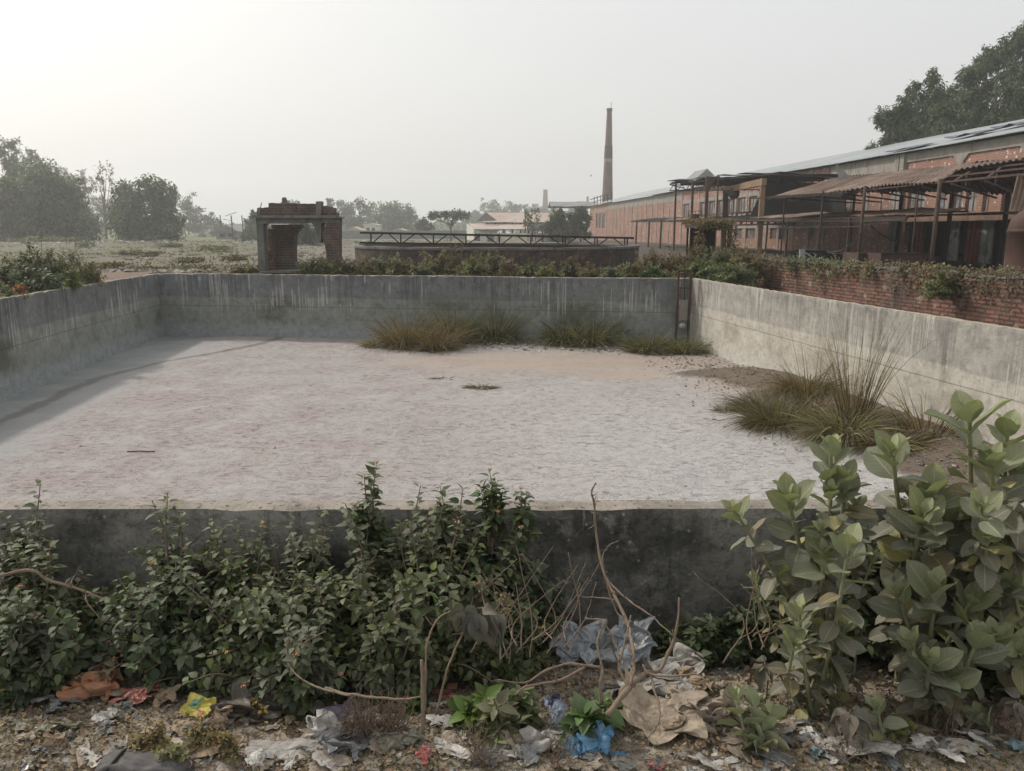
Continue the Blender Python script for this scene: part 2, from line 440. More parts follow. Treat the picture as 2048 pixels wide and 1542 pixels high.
def sludge():
    m = NM('dried_sludge'); p = m.co('Pos'); q = m.sep(p); x, y, z = q
    P = m.comb(x, y, 0.0)
    n1 = m.noise(P, .28, 6, .6); n2 = m.noise(P, 1.1, 7, .65); n3 = m.noise(P, 6, 6, .7); n4 = m.noise(P, 30, 4, .65)
    c = m.mix(m.mr(n1, .35, .65), (.335, .31, .297), (.38, .365, .352))
    c = m.mix(m.mr(n2, .38, .7, 0, .6), c, (.305, .268, .252))
    # pinkish skin on the middle and near left part
    pk = m.ma('MULTIPLY', m.mr(m.ma('ADD', x, m.ma('MULTIPLY', n1, 5.0)), 3.4, .2), m.mr(m.ma('ADD', m.ma('MULTIPLY', n1, .6), m.ma('MULTIPLY', n2, .4)), .42, .60))
    c = m.mix(m.ma('MULTIPLY', pk, .5), c, (.305, .24, .232))
    # clean white crust to the right
    wc = m.ma('MULTIPLY', m.mr(m.ma('ADD', x, m.ma('MULTIPLY', n2, 5.0)), .6, 5.0), m.mr(y, 16.5, 10.0))
    c = m.mix(m.ma('MULTIPLY', wc, .75), c, (.40, .393, .378))
    def blob(cx, cy, rx, ry):
        ex = m.ma('POWER', m.ma('DIVIDE', m.ma('SUBTRACT', x, cx), rx), 2.0); ey = m.ma('POWER', m.ma('DIVIDE', m.ma('SUBTRACT', y, cy), ry), 2.0)
        return m.ma('ADD', m.ma('ADD', ex, ey), m.ma('MULTIPLY', m.ma('SUBTRACT', n2, .5), 2.2))
    r1 = m.mr(blob(1.5, 17.0, 4.4, 1.5), 1.8, -.1); r2 = m.mr(blob(4.9, 14.2, 1.5, 1.5), 1.6, 0.0); r3 = m.mr(blob(2.4, 15.4, 1.2, .6), 1.1, .3)
    rust = m.ma('MAXIMUM', m.ma('MAXIMUM', r1, r2), r3)
    c = m.mix(m.ma('MULTIPLY', m.ma('MULTIPLY', rust, m.mr(n3, .25, .6, .6, 1.0)), .55), c, m.mix(n3, (.27, .175, .105), (.33, .25, .18)))
    # wet, smooth strip by the left wall, with part of its shadow painted in
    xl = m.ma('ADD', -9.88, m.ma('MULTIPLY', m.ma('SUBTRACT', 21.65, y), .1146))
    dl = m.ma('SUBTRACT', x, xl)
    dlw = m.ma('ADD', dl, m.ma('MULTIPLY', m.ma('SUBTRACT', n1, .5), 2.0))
    wet_shade = m.mr(dlw, 2.5, .8)
    c = m.mix(m.ma('MULTIPLY', wet_shade, .9), c, m.mix(m.mr(n2, .3, .7), (.20, .213, .212), (.28, .288, .285)))
    # the open runnel
    run = m.mr(m.ma('ABSOLUTE', m.ma('SUBTRACT', m.ma('ADD', dl, m.ma('MULTIPLY', m.ma('SUBTRACT', n1, .5), 1.2)), m.ma('ADD', .75, m.ma('MULTIPLY', m.mr(y, 15.0, 21.0), 2.6)))), .20, .07)
    c = m.mix(m.ma('MULTIPLY', run, .7), c, (.13, .12, .105))
    # soil by the right wall
    so = m.mr(m.ma('ADD', z, m.ma('MULTIPLY', n3, .05)), -1.215, -1.16)
    c = m.mix(so, c, m.mix(n3, (.085, .065, .05), (.19, .15, .115)))
    # flaking crust: irregular plates with open cracks
    PA = m.scale(P, (.75, 1.25, 1.0))
    W = m.vadd(m.vadd(PA, m.noisec(P, 4.0), .30), m.noisec(P, 22.0), .06)
    e1 = m.vor(W, 4.6, 'DISTANCE_TO_EDGE'); e2 = m.vor(m.vadd(PA, m.noisec(P, 11.0), .16), 13.0, 'DISTANCE_TO_EDGE')
    k1 = m.ma('MULTIPLY', m.mr(e1, .006, .045, 1, 0), m.mr(n3, .50, .62)); k2 = m.ma('MULTIPLY', m.mr(e2, .02, .12, 1, 0), m.mr(n3, .40, .60))
    dash = m.ma('MULTIPLY', m.mr(m.noise(m.scale(m.vadd(P, m.noisec(P, 3.0), .1), (6.0, 15.0, 1.0)), 1.0, 4, .6), .57, .64), m.mr(n2, .38, .56))
    kk = m.ma('MULTIPLY', m.ma('MAXIMUM', dash, m.ma('MAXIMUM', m.ma('MULTIPLY', k1, .45), m.ma('MULTIPLY', k2, .5))), m.ma('SUBTRACT', 1.0, m.ma('MULTIPLY', m.ma('MAXIMUM', wet_shade, rust), .8)))
    dry = m.ma('SUBTRACT', 1.0, m.ma('MULTIPLY', wet_shade, .85))
    c = m.mix(m.ma('MULTIPLY', kk, .65), c, (.125, .11, .10))
    # scattered dark scraps
    sp = m.mr(m.vor(m.scale(P, (1.0, 2.2, 1.0)), 3.2), .05, .03)
    c = m.mix(m.ma('MULTIPLY', sp, .5), c, (.12, .10, .08))
    h = m.ma('MULTIPLY', m.ma('SUBTRACT', m.ma('ADD', m.ma('MULTIPLY', n4, .8), m.ma('MULTIPLY', n3, .9)), m.ma('MULTIPLY', kk, .9)), dry)
    return m.out(m.bsdf(c, m.mix(wet_shade, (.9,)*3, (.62,)*3), m.bump(h, .7, .035), spec=.25))
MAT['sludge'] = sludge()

def ground():
    m = NM('littered_ground'); p = m.co('Pos'); q = m.sep(p); x, y = q[0], q[1]
    P = m.comb(x, y, 0.0)
    n0 = m.noise(P, .035, 4, .6); n1 = m.noise(P, .16, 6, .65); n2 = m.noise(P, 1.3, 7, .7); n3 = m.noise(P, 9, 6, .7); n4 = m.noise(P, 55, 4, .7)
    c = m.mix(m.mr(n2, .3, .7), (.20, .165, .125), (.315, .265, .21))
    c = m.mix(m.mr(n3, .45, .72), c, (.34, .31, .275))
    c = m.mix(m.mr(n3, .42, .28), c, (.085, .068, .052))
    c = m.mix(m.mr(n4, .52, .66, 0, .8), c, (.40, .375, .34))
    c = m.mix(m.mr(n4, .44, .36, 0, .8), c, (.06, .05, .04))
    far = m.mr(y, 14.0, 22.0)
    yard = m.ma('MULTIPLY', m.mr(x, 4.5, 8.0), m.mr(y, 6.0, 9.0))
    rub = m.mix(m.mr(n3, .35, .65), (.095, .086, .070), (.17, .156, .132))
    rub = m.mix(m.mr(n2, .5, .68), rub, (.19, .165, .135))
    c = m.mix(m.ma('MULTIPLY', far, .75), c, rub)
    gx = m.ma('ADD', m.ma('MULTIPLY', x, -.02), m.ma('MULTIPLY', n1, 1.0))
    gr = m.ma('MULTIPLY', m.ma('MULTIPLY', m.mr(gx, .74, 1.05), m.mr(n2, .35, .6)), m.mr(y, 16.0, 30.0))
    c = m.mix(m.ma('MULTIPLY', gr, .85), c, m.mix(n3, (.075, .085, .04), (.135, .14, .07)))
    fd = m.mr(m.ma('ADD', y, m.ma('MULTIPLY', n1, 40.0)), 115.0, 135.0)
    c = m.mix(fd, c, m.mix(n2, (.08, .10, .04), (.14, .15, .07)))
    bk = m.ma('MULTIPLY', m.ma('MULTIPLY', m.mr(y, 24.0, 22.0), m.mr(y, 18.0, 20.0)), m.mr(n2, .3, .6))
    c = m.mix(m.ma('MULTIPLY', bk, .5), c, (.20, .12, .085))
    c = m.mix(yard, c, m.mix(n2, (.05, .043, .036), (.10, .086, .07)))  # yard soil darkened to cut the light bounced onto the facade
    h = m.ma('ADD', m.ma('MULTIPLY', n4, .35), n3)
    return m.out(m.bsdf(c, .95, m.bump(h, .9, .03), spec=.15))
MAT['ground'] = ground()

def brick(name, c1, c2, mortar, w=.25, h=.083, mort=.012, white=.0, dirt=.5, dirtcol=(.07, .06, .05), bump=.6, light=(.70, .64, .58), dist=.012):
    m = NM(name); uv = m.co('UV')
    q = m.n('TexBrick'); m.set(q.inputs['Vector'], m.vadd(m.vadd(uv, m.noisec(uv, 1.2), .012), m.noisec(uv, 5.0), dist))
    q.inputs['Scale'].default_value = 1.0; q.inputs['Brick Width'].default_value = w; q.inputs['Row Height'].default_value = h
    q.inputs['Mortar Size'].default_value = mort; q.inputs['Mortar Smooth'].default_value = .3; q.inputs['Bias'].default_value = -.1
    m.set(q.inputs['Color1'], c1); m.set(q.inputs['Color2'], c2); m.set(q.inputs['Mortar'], mortar)
    a = m.noise(uv, .5, 6, .65); b = m.noise(uv, 3.2, 6, .7); f = m.noise(uv, 24, 4, .7)
    c = m.mix(m.mr(b, .35, .7, 0, .45), q.outputs['Color'], m.mix(.5, c1, (.42, .30, .24)))
    if white:
        s = m.vor(uv, 4.2); sc_ = m.sep(m.vor(uv, 4.2, 'F1', 'Color'))[0]
        c = m.mix(m.ma('MULTIPLY', m.ma('MULTIPLY', m.mr(s, .36, .24), m.mr(sc_, .52, .56)), m.mr(m.noise(uv, .8, 3), .36, .52, .35, white)), c, light)
    c = m.mix(m.ma('MULTIPLY', m.mr(a, .46, .66), dirt), c, dirtcol)
    c = m.mix(m.mr(f, .35, .75, 0, .45), c, m.mix(1.0, c, (.5, .5, .5), 'MULTIPLY'))
    hh = m.ma('ADD', m.ma('SUBTRACT', 1.0, q.outputs['Fac']), m.ma('MULTIPLY', f, .5))
    return m.out(m.bsdf(c, .92, m.bump(hh, bump, .02), spec=.2))
MAT['brick_fac'] = brick('factory_brick', (.34, .135, .084), (.235, .09, .058), (.40, .33, .28), white=.95, dirt=.30, mort=.016)
MAT['brick_old'] = brick('weathered_brick', (.29, .125, .092), (.13, .07, .056), (.06, .05, .044), .24, .082, .022, white=.6, dist=.035, dirt=.9, light=(.40, .34, .29))
MAT['brick_dark'] = brick('blackened_brick', (.092, .060, .050), (.062, .049, .043), (.125, .115, .10), dirt=.6, dirtcol=(.035, .035, .032))
MAT['brick_rim'] = brick('clarifier_brick', (.046, .030, .024), (.030, .024, .021), (.045, .041, .036), white=.15, dirt=.9, dirtcol=(.05, .05, .046), light=(.30, .27, .24))
MAT['brick_chim'] = brick('chimney_brick', (.19, .115, .095), (.15, .095, .08), (.20, .16, .14), .5, .17, .03, dirt=.5, dirtcol=(.10, .08, .07))

def plain(name, a, b, sc=3.0, rough=.85, dirt=.4, dirtcol=(.06, .055, .05), bump=.3, metal=0.0, fine=30, streak=False):
    m = NM(name); p = m.co('Pos')
    n1 = m.noise(p, sc, 7, .65); n2 = m.noise(m.scale(p, (1, 1, .18)) if streak else p, sc*2.4, 6, .65); n3 = m.noise(p, fine, 4, .7)
    c = m.mix(m.mr(n1, .3, .7), a, b)
    c = m.mix(m.mr(n2, .48, .72, 0, dirt), c, dirtcol)
    c = m.mix(m.mr(n3, .35, .75, 0, .3), c, m.mix(1.0, c, (.5, .5, .5), 'MULTIPLY'))
    c = m.mix(1.0, c, m.tint(), 'MULTIPLY')
    return m.out(m.bsdf(c, rough, m.bump(m.ma('ADD', n1, m.ma('MULTIPLY', n3, .5)), bump, .015), metal=metal))
MAT['conc'] = plain('bare_concrete', (.24, .22, .19), (.35, .32, .28), 1.4, dirt=.55, streak=True)
MAT['concdark'] = plain('mossy_concrete', (.10, .10, .09), (.19, .185, .165), 2.5, dirt=.7, dirtcol=(.035, .038, .032), streak=True, bump=.7)
MAT['render'] = plain('pale_render', (.42, .38, .33), (.55, .50, .44), 1.2, dirt=.3, streak=True)
MAT['rust'] = plain('rusted_steel', (.052, .030, .024), (.088, .050, .038), 5, .8, .5, (.045, .028, .024))
MAT['rustdark'] = plain('dark_rusted_steel', (.024, .017, .015), (.044, .029, .025), 5, .8, .4, (.025, .02, .02))
MAT['rusttank'] = plain('rusted_vessel', (.052, .026, .019), (.08, .042, .03), 1.6, .75, .6, (.085, .042, .03), streak=True)
MAT['yellow'] = plain('ochre_painted_steel', (.19, .122, .068), (.25, .168, .098), 2, .7, .45, (.17, .085, .05), streak=True)
MAT['greymetal'] = plain('grey_sheet_metal', (.27, .29, .295), (.36, .38, .385), .8, .6, .35, (.17, .165, .16))
MAT['darkmetal'] = plain('dark_sheet_metal', (.03, .03, .031), (.06, .056, .053), 1.5, .7, .4, (.03, .025, .022))
MAT['torn'] = plain('torn_roof_sheet', (.075, .085, .115), (.15, .165, .20), 1.0, .6, .3, (.05, .05, .06))
MAT['wood'] = plain('weathered_wood', (.15, .075, .055), (.24, .13, .10), 4, .85, .4)
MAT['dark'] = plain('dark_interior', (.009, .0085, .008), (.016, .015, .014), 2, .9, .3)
MAT['door'] = plain('red_painted_wood', (.19, .055, .045), (.25, .08, .065), 2, .8, .4)
MAT['whitewash'] = plain('whitewashed_wall', (.55, .53, .50), (.65, .63, .60), .6, .85, .25)
MAT['tin'] = plain('rust_spotted_tin', (.40, .30, .24), (.46, .40, .35), .35, .7, .6, (.27, .15, .10))
MAT['black'] = plain('black_rubber', (.02, .02, .02), (.035, .033, .03), 5, .6, .3, (.06, .055, .05))
MAT['farmetal'] = plain('far_grey_roof', (.17, .172, .175), (.235, .23, .225), .4, .6, .3)
def corr_rust():
    m = NM('rusted_corrugated_sheet'); p = m.co('Pos')
    n1 = m.noise(p, .9, 6, .65); n2 = m.noise(p, 6, 6, .7)
    c = m.mix(m.mr(n1, .32, .68), (.17, .105, .075), (.30, .235, .19))
    c = m.mix(m.mr(n2, .5, .72, 0, .6), c, (.105, .055, .04))
    c = m.mix(1.0, c, m.tint(), 'MULTIPLY')
    return m.out(m.bsdf(c, .8, m.bump(n2, .3, .01)))
MAT['corr'] = corr_rust()
def roof_mat():
    m = NM('zinc_corrugated_roof'); uv = m.co('UV'); q = m.sep(uv)
    w = m.ma('SINE', m.ma('MULTIPLY', q[0], 2*math.pi/.2))
    n1 = m.noise(uv, .25, 5, .6); n2 = m.noise(m.comb(m.ma('MULTIPLY', q[0], 3.0), m.ma('MULTIPLY', q[1], .4), 0.0), 1.0, 6, .65)
    c = m.mix(m.mr(n1, .3, .7), (.26, .285, .29), (.36, .385, .39))
    c = m.mix(m.mr(n2, .5, .75, 0, .55), c, (.20, .19, .18))
    sh = m.ma('FRACT', m.ma('DIVIDE', q[0], 3.0)); c = m.mix(m.mr(sh, .0, .02, .5, 0), c, (.15, .15, .15))
    return m.out(m.bsdf(c, .5, m.bump(w, .4, .03), metal=.25))
MAT['roof'] = roof_mat()
def glass():
    m = NM('dusty_window_glass'); p = m.co('Pos'); n = m.noise(p, .9, 4)
    c = m.mix(m.mr(n, .4, .6), (.10, .115, .12), (.27, .285, .28))
    return m.out(m.bsdf(c, .25, spec=.5))
MAT['glass'] = glass()
def plastic(name, col, col2=None, rough=.5, dirt=.5, trans=.15, dirtcol=(.20, .165, .13)):
    m = NM(name); p = m.co('Pos')
    n1 = m.noise(p, 9, 6, .65); n2 = m.noise(p, 40, 5, .7)
    c = m.mix(m.mr(n1, .35, .65), col, col2 or [v*.7 for v in col])
    c = m.mix(m.mr(n2, .42, .66, 0, dirt), c, dirtcol)
    c = m.mix(m.mr(m.noise(p, 5, 5), .52, .72, 0, dirt), c, [v*.45 for v in dirtcol])
    a = m.bsdf(c, rough, m.bump(m.noise(p, 55, 4), .35, .004), spec=.4)
    if not trans: return m.out(a)
    t = m.n('BsdfTranslucent'); m.set(t.inputs[0], c)
    x = m.n('MixShader'); x.inputs[0].default_value = trans
    m.nt.links.new(a, x.inputs[1]); m.nt.links.new(t.outputs[0], x.inputs[2])
    return m.out(x.outputs[0])
def tinted(name, rough=.8, trans=.0):
    m = NM(name); p = m.co('Pos'); n = m.noise(p, 30, 4, .7)
    c = m.mix(m.mr(n, .35, .7, 0, .5), m.tint(), m.mix(1.0, m.tint(), (.5, .46, .42), 'MULTIPLY'))
    return m.out(m.bsdf(c, rough, spec=.25))
MAT['scrap'] = tinted('litter_scrap')
MAT['flower'] = tinted('flower_petals', .7)
# ---- camera, sun, sky, air ------------------------------------------------
cam = bpy.data.cameras.new('camera'); cam.sensor_width = 36.0; cam.lens = 36.0*F/2048
cam.clip_start = .05; cam.clip_end = 3000
co = bpy.data.objects.new('camera', cam); COL.objects.link(co)
co.location = (0, 0, EYE); co.rotation_euler = (math.pi/2 - PITCH, 0, 0)
SC.camera = co
SUN_EL, SUN_AZ = math.radians(41), math.radians(-55)     # azimuth from +Y towards +X
sd = np.array((math.sin(SUN_AZ)*math.cos(SUN_EL), math.cos(SUN_AZ)*math.cos(SUN_EL), math.sin(SUN_EL)))
sl = bpy.data.lights.new('sun', 'SUN'); sl.energy = 2.5; sl.angle = math.radians(4.0); sl.color = (1, .945, .86)
so = bpy.data.objects.new('sun', sl); COL.objects.link(so)
so.rotation_euler = Vector(sd).to_track_quat('Z', 'Y').to_euler()
W = bpy.data.worlds.new('World'); SC.world = W; W.use_nodes = True
nt = W.node_tree; bg = nt.nodes['Background']
sk = nt.nodes.new('ShaderNodeTexSky'); sk.sky_type = 'NISHITA'; sk.sun_disc = False
sk.sun_elevation = SUN_EL; sk.sun_rotation = SUN_AZ; sk.altitude = 0
sk.air_density = 1.6; sk.dust_density = 9.0; sk.ozone_density = 1.0
hs = nt.nodes.new('ShaderNodeHueSaturation'); hs.inputs['Saturation'].default_value = .55
mx = nt.nodes.new('ShaderNodeMix'); mx.data_type = 'RGBA'; mx.inputs[0].default_value = .58   # smoke haze whitens the sky
mx.inputs[7].default_value = (10.2, 10.22, 10.25, 1)
nt.links.new(sk.outputs[0], hs.inputs['Color']); nt.links.new(hs.outputs[0], mx.inputs[6]); nt.links.new(mx.outputs[2], bg.inputs[0])
bg.inputs[1].default_value = .110
SC.view_settings.view_transform = 'Standard'; SC.view_settings.look = 'None'
SC.view_settings.exposure = 0.0; SC.view_settings.gamma = 1.0
SC.cycles.volume_bounces = 1; SC.cycles.max_bounces = 8; SC.cycles.transparent_max_bounces = 16
SC.cycles.use_denoising = True

RSEA = 620.0
def build_haze():
    m = NM('hazy_air')
    v = m.n('VolumePrincipled'); v.inputs['Color'].default_value = (.93, .95, .95, 1)
    v.inputs['Density'].default_value = .0011; v.inputs['Anisotropy'].default_value = .5
    m.nt.links.new(v.outputs[0], m.o.inputs['Volume'])
    b = MB(); b.box((-640, -640, -4.0), (640, 640, 42.0))
    o = b.build('haze', m.m, boxuv=False); tag(o, 'pale smoky haze hanging over the whole site', 'haze', kind='stuff')
build_haze()

# ---- tank -----------------------------------------------------------------
TZ, FZ, TH = .435, -1.27, .125
cNL, cNR, cBR, cBL = [np.array(c, float) for c in ((-7.77, 3.24), (7.07, 3.24), (4.54, 19.5), (-9.88, 21.65))]
def offset_poly(P, d):
    P = [np.array(p) for p in P]; n = len(P); out = []
    for i in range(n):
        a, b, c = P[i-1], P[i], P[(i+1) % n]
        e1 = unit(b-a); e2 = unit(c-b)
        n1 = np.array((e1[1], -e1[0])); n2 = np.array((e2[1], -e2[0]))
        k = unit(n1+n2); out.append(b + k*d/(k @ n1))
    return out
IN = [cNL, cNR, cBR, cBL]
OUT = offset_poly(IN, TH)
tank = thing('concrete_tank', 'large open concrete tank with stained plastered walls and a dry bed', 'tank', (-1.2, 12, FZ))
def wall_between(i0, i1, m_in, label):
    a, b = IN[i0], IN[i1]; ao, bo = OUT[i0], OUT[i1]
    L = np.linalg.norm(b-a); n = int(L/.12)+2
    s = np.linspace(0, 1, n)
    pi = a + (b-a)*s[:, None]; po = ao + (bo-ao)*s[:, None]
    prof = [(0, FZ-.25), (0, -.9), (0, -.5), (0, -.1), (0, .25), (0, TZ-.04), (.06, TZ), (.35, TZ+.004), (.65, TZ+.004), (.94, TZ), (1, TZ-.04), (1, .25), (1, -.1), (1, -.45)]
    V = np.zeros((n, len(prof), 3)); UV = np.zeros((n, len(prof), 2))
    for k, (f, z) in enumerate(prof):
        P = pi*(1-f) + po*f
        nz = np.array([noise.fractal((p[0]*1.3, p[1]*1.3, z*1.7+f*3), 1, 2, 4) for p in P])
        nf = np.array([noise.fractal((p[0]*7, p[1]*7, f*2), 1, 2, 3) for p in P])
        nlow = np.array([noise.noise((p[0]*.22, p[1]*.22, i0*5.0)) for p in P])
        dirn = unit(ao - a)*0
        nn = unit(np.array((b-a)[::-1])*np.array((1, -1)))
        V[:, k, :2] = P + nn*(nz*.008)[:, None]*(1 if f > .5 else -1)
        V[:, k, 2] = z + (nf*(.004 if i0 == 0 else .012) + nlow*(.006 if i0 == 0 else .025) + (nf < -.35)*nf*(.015 if i0 == 0 else .03) if z > .3 else 0)
        UV[:, k, 0] = s*L + i0*31.0; UV[:, k, 1] = TZ - z
    mb = MB(); mb.grid(V, uv=UV)
    mats = [m_in]
    o = mb.build('wall', m_in, tank, smooth=False); tag(o, label)
    return o
wall_between(0, 1, MAT['near_wall'], 'low front wall with blackened mouldy plaster')
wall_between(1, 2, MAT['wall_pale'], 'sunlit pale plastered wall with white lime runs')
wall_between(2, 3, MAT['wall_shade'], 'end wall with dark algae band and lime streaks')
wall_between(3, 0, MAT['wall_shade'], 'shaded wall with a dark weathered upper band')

# sludge bed: bilinear grid over the tank floor
def floor_h(x, y):
    xr = 4.54 + (19.5-y)*.1556
    d = xr - x
    h = .22*sstep(2.1, .3, d + .35*np.sin(y*1.1)+.22*np.sin(y*2.7+1)+.1*np.sin(y*6.1))*sstep(17.0, 14.0, y)*sstep(5.0, 8.0, y)
    h = h + .06*sstep(1.6, .2, 19.4 + (4.54-x)*.149 - y)*sstep(-2.5, -.5, x)
    xl = -9.88 + (21.65-y)*.1146
    h = h - .05*sstep(2.4, .8, x-xl)
    return h
NS, NT = 170, 200
S, T = np.meshgrid(np.linspace(0, 1, NS), np.linspace(0, 1, NT)**1.25, indexing='ij')
FP = (cNL*(1-S)[..., None] + cNR*S[..., None])*(1-T)[..., None] + (cBL*(1-S)[..., None] + cBR*S[..., None])*T[..., None]
px, py = FP[..., 0], FP[..., 1]
pts = np.stack([px.ravel(), py.ravel(), np.zeros(px.size)], -1)
FH = FZ + floor_h(px, py) + (vnoise(pts, .9, 3, 4)*.022 + vnoise(pts, 5.0, 8, 3)*.009).reshape(px.shape)
mb = MB(); mb.grid(np.stack([px, py, FH], -1))
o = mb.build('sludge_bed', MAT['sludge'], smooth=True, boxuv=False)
tag(o, 'cracked white and pink dried sludge covering the tank floor', 'ground', kind='structure')
def zfloor(x, y): return FZ + float(floor_h(np.array(x), np.array(y)))

# ---- terrain --------------------------------------------------------------
def gbase(x, y):
    x = np.asarray(x, float); y = np.asarray(y, float)
    z = -.13*sstep(2.1, 3.0, y)*sstep(3.6, 3.2, y)
    z = z + .22*sstep(20, 21.5, y)*sstep(27, 23, y)*sstep(6.5, 4.5, x)
    z = z + .25*sstep(-8.4, -9.4, x)*sstep(40, 20, y)*sstep(3.5, 6, y)
    z = z - .18*sstep(4.5, 5.4, x)*sstep(3.0, 5.0, y)*sstep(60, 25, y)
    return z
def gh(x, y):
    """terrain height at one point"""
    near = 1.0 if y < 3.4 and abs(x) < 4 else 0.0
    z = float(gbase(x, y))
    z += (.026*noise.noise((x*2.2, y*2.2, 1)) + .012*noise.noise((x*9, y*9, 4)))
    if y > 22:
        k = min(1, (y-22)/12.)
        z += k*(.18*noise.fractal((x*.16, y*.16, 0), 1, 2, 3) + .16*noise.fractal((x*.8, y*.5, 5), 1, 2, 3))
        e = math.exp(-((y-95-.1*x)/9.)**2)*(1 if x < -5 else math.exp(-(x+5)**2/200))
        z += e*(.25+.45*abs(noise.noise((x*.13, y*.2, 3))))
    return z
def build_ground():
    pts = []
    for x in np.arange(-3.4, 3.4, .055):
        for y in np.arange(1.0, 3.1, .055):
            pts.append((x+random.uniform(-.015, .015), y+random.uniform(-.015, .015)))
    r = 3.9
    while r < 900:
        n = 150 if r > 12 else 90
        for k in range(n):
            a = math.radians(-58 + 116*k/(n-1))
            pts.append((r*math.sin(a), r*math.cos(a)))
        for k in range(1, 25):
            a = math.radians(58 + 244*k/25.)
            pts.append((r*math.sin(a), r*math.cos(a)))
        r *= 1.035 if r < 150 else 1.10
    def inside(p, P):
        return all((P[(i+1) % 4][0]-P[i][0])*(p[1]-P[i][1])-(P[(i+1) % 4][1]-P[i][1])*(p[0]-P[i][0]) > 0 for i in range(4))
    hole = offset_poly(IN, TH-.012)
    big = offset_poly(IN, TH+.06)
    pts = [p for p in pts if not inside(p, big) and abs(p[0]) < 620 and abs(p[1]) < 620]
    for sx in np.linspace(-620, 620, 20):
        pts += [(sx, -620.), (sx, 620.), (-620., sx), (620., sx)]
    for k in range(8):
        for j in range(24):
            a = 2*math.pi*j/24; rr = .5+k*.35
            p = (rr*math.sin(a), rr*math.cos(a))
            if p[1] < .95: pts.append(p)
    ring = []
    for i in range(4):
        a, b = hole[i], hole[(i+1) % 4]; n = int(np.linalg.norm(b-a)/.25)
        for k in range(n): ring.append(tuple(a+(b-a)*k/n))
    V = [Vector(p) for p in ring] + [Vector(p) for p in pts]
    E = [(i, (i+1) % len(ring)) for i in range(len(ring))]
    vo, eo, fo, _, _, _ = delaunay_2d_cdt(V, E, [], 0, 1e-5)
    vo = np.array([(v[0], v[1]) for v in vo])
    fo = np.array([f for f in fo if len(f) == 3])
    cen = vo[fo].mean(1)
    keep = np.array([not inside(c, hole) for c in cen])
    fo = fo[keep]
    z = np.array([gh(x, y) for x, y in vo])
    a = vo[fo]
    flip = ((a[:, 1, 0]-a[:, 0, 0])*(a[:, 2, 1]-a[:, 0, 1])-(a[:, 1, 1]-a[:, 0, 1])*(a[:, 2, 0]-a[:, 0, 0])) < 0
    fo[flip] = fo[flip][:, ::-1]
    o = put('ground', np.c_[vo, z], [fo], MAT['ground'], smooth=True)
    tag(o, 'dusty littered open ground around the tank and out to the trees', 'ground', kind='structure')
build_ground()
# ---- factory --------------------------------------------------------------
FA = np.array((15.0, 152.0)); FM = -.0918
FDIR = unit(np.array((-FM, -1.0)))*1.0           # along the facade, towards the camera
FDIR = unit(np.array((FM*-1.0, -1.0)))
FOUT = np.array((-FDIR[1]*-1.0, 0)) 
FOUT = np.array((-1.0, -FM)); FOUT = unit(FOUT)   # out of the facade, towards the yard
def fac(u, v=420.0):
    """distance along the facade of what stands at u, v, and its height"""
    a, b = ray(u, v)
    Y = (FA[0] - FM*FA[1])/(a - FM)
    p = np.array((a*Y, Y))
    return float((p-FA) @ FDIR), EYE + b*Y
def fp(s, z, out=0.0):
    q = FA + FDIR*s + FOUT*out
    return np.array((q[0], q[1], z))
EAVE = 6.3
FEND = 140.0
fz = thing('brick_factory', 'long derelict red brick factory hall under a grey sheet roof', 'factory', fp(60, 0))
D3 = np.array((FDIR[0], FDIR[1], 0)); O3 = np.array((FOUT[0], FOUT[1], 0)); Z3 = np.array((0, 0, 1.0))
def fbox(mb, s0, s1, z0, z1, out=0.0, dep=.3, tint=None):
    """block on the facade: from s0 to s1, z0 to z1, its face OUT metres proud of the brick"""
    mb.obox(fp(s0, z0, out-dep), D3*(s1-s0), O3*dep, Z3*(z1-z0), tint)
# openings (s0, s1, z0, z1) worked out from the photograph
def opening(u0, u1, v0, v1, vm=None):
    s0, _ = fac(u0, (v0+v1)/2); s1, _ = fac(u1, (v0+v1)/2)
    _, za = fac((u0+u1)/2, v0); _, zb = fac((u0+u1)/2, v1)
    return (s0, s1, zb, za)
WIN = []
for u0, u1 in ((1191.5, 1196.5), (1197.5, 1203), (1204.5, 1210)):
    WIN.append(opening(u0, u1, 427, 456))
SROW = [(1367, 1378), (1399.5, 1409.5), (1417, 1430), (1435, 1447), (1455.6, 1469), (1474.5, 1490), (1497, 1513)]
for u0, u1 in SROW:
    s0, _ = fac(u0); s1, _ = fac(u1); WIN.append((s0, s1, 3.15, 4.75))
low = []
for u0, u1 in ((1468, 1484), (1491, 1511), (1540, 1552), (1556, 1580), (1612, 1628)):
    s0, _ = fac(u0, 470); s1, _ = fac(u1, 470); low.append((s0, s1, .9, 1.85))
WIN += low
sj, _ = fac(1806, 330)
bays = []
for u0, u1 in ((1815, 1850), (1873, 1895), (1905, 1925), (1931, 1953), (1965, 1978), (2003, 2026), (2032, 2047)):
    s0, _ = fac(u0, 400); s1, _ = fac(u1, 400); WIN.append((s0, s1, 2.6, 4.05))
DOOR = []
RECESS = True
for u0, u1, m in ((1818, 1834, 'door'), (1880, 1905, 'glass'), (1918, 1945, 'door'), (1948, 1972, 'glass'), (1988, 1998, 'glass')):
    s0, _ = fac(u0, 480); s1, _ = fac(u1, 480); DOOR.append((s0, s1, -.2, 2.15, m))
mb = MB()
ops = sorted(WIN + [d[:4] for d in DOOR])
cuts = sorted(set([0.0, FEND] + [o[0] for o in ops] + [o[1] for o in ops]))
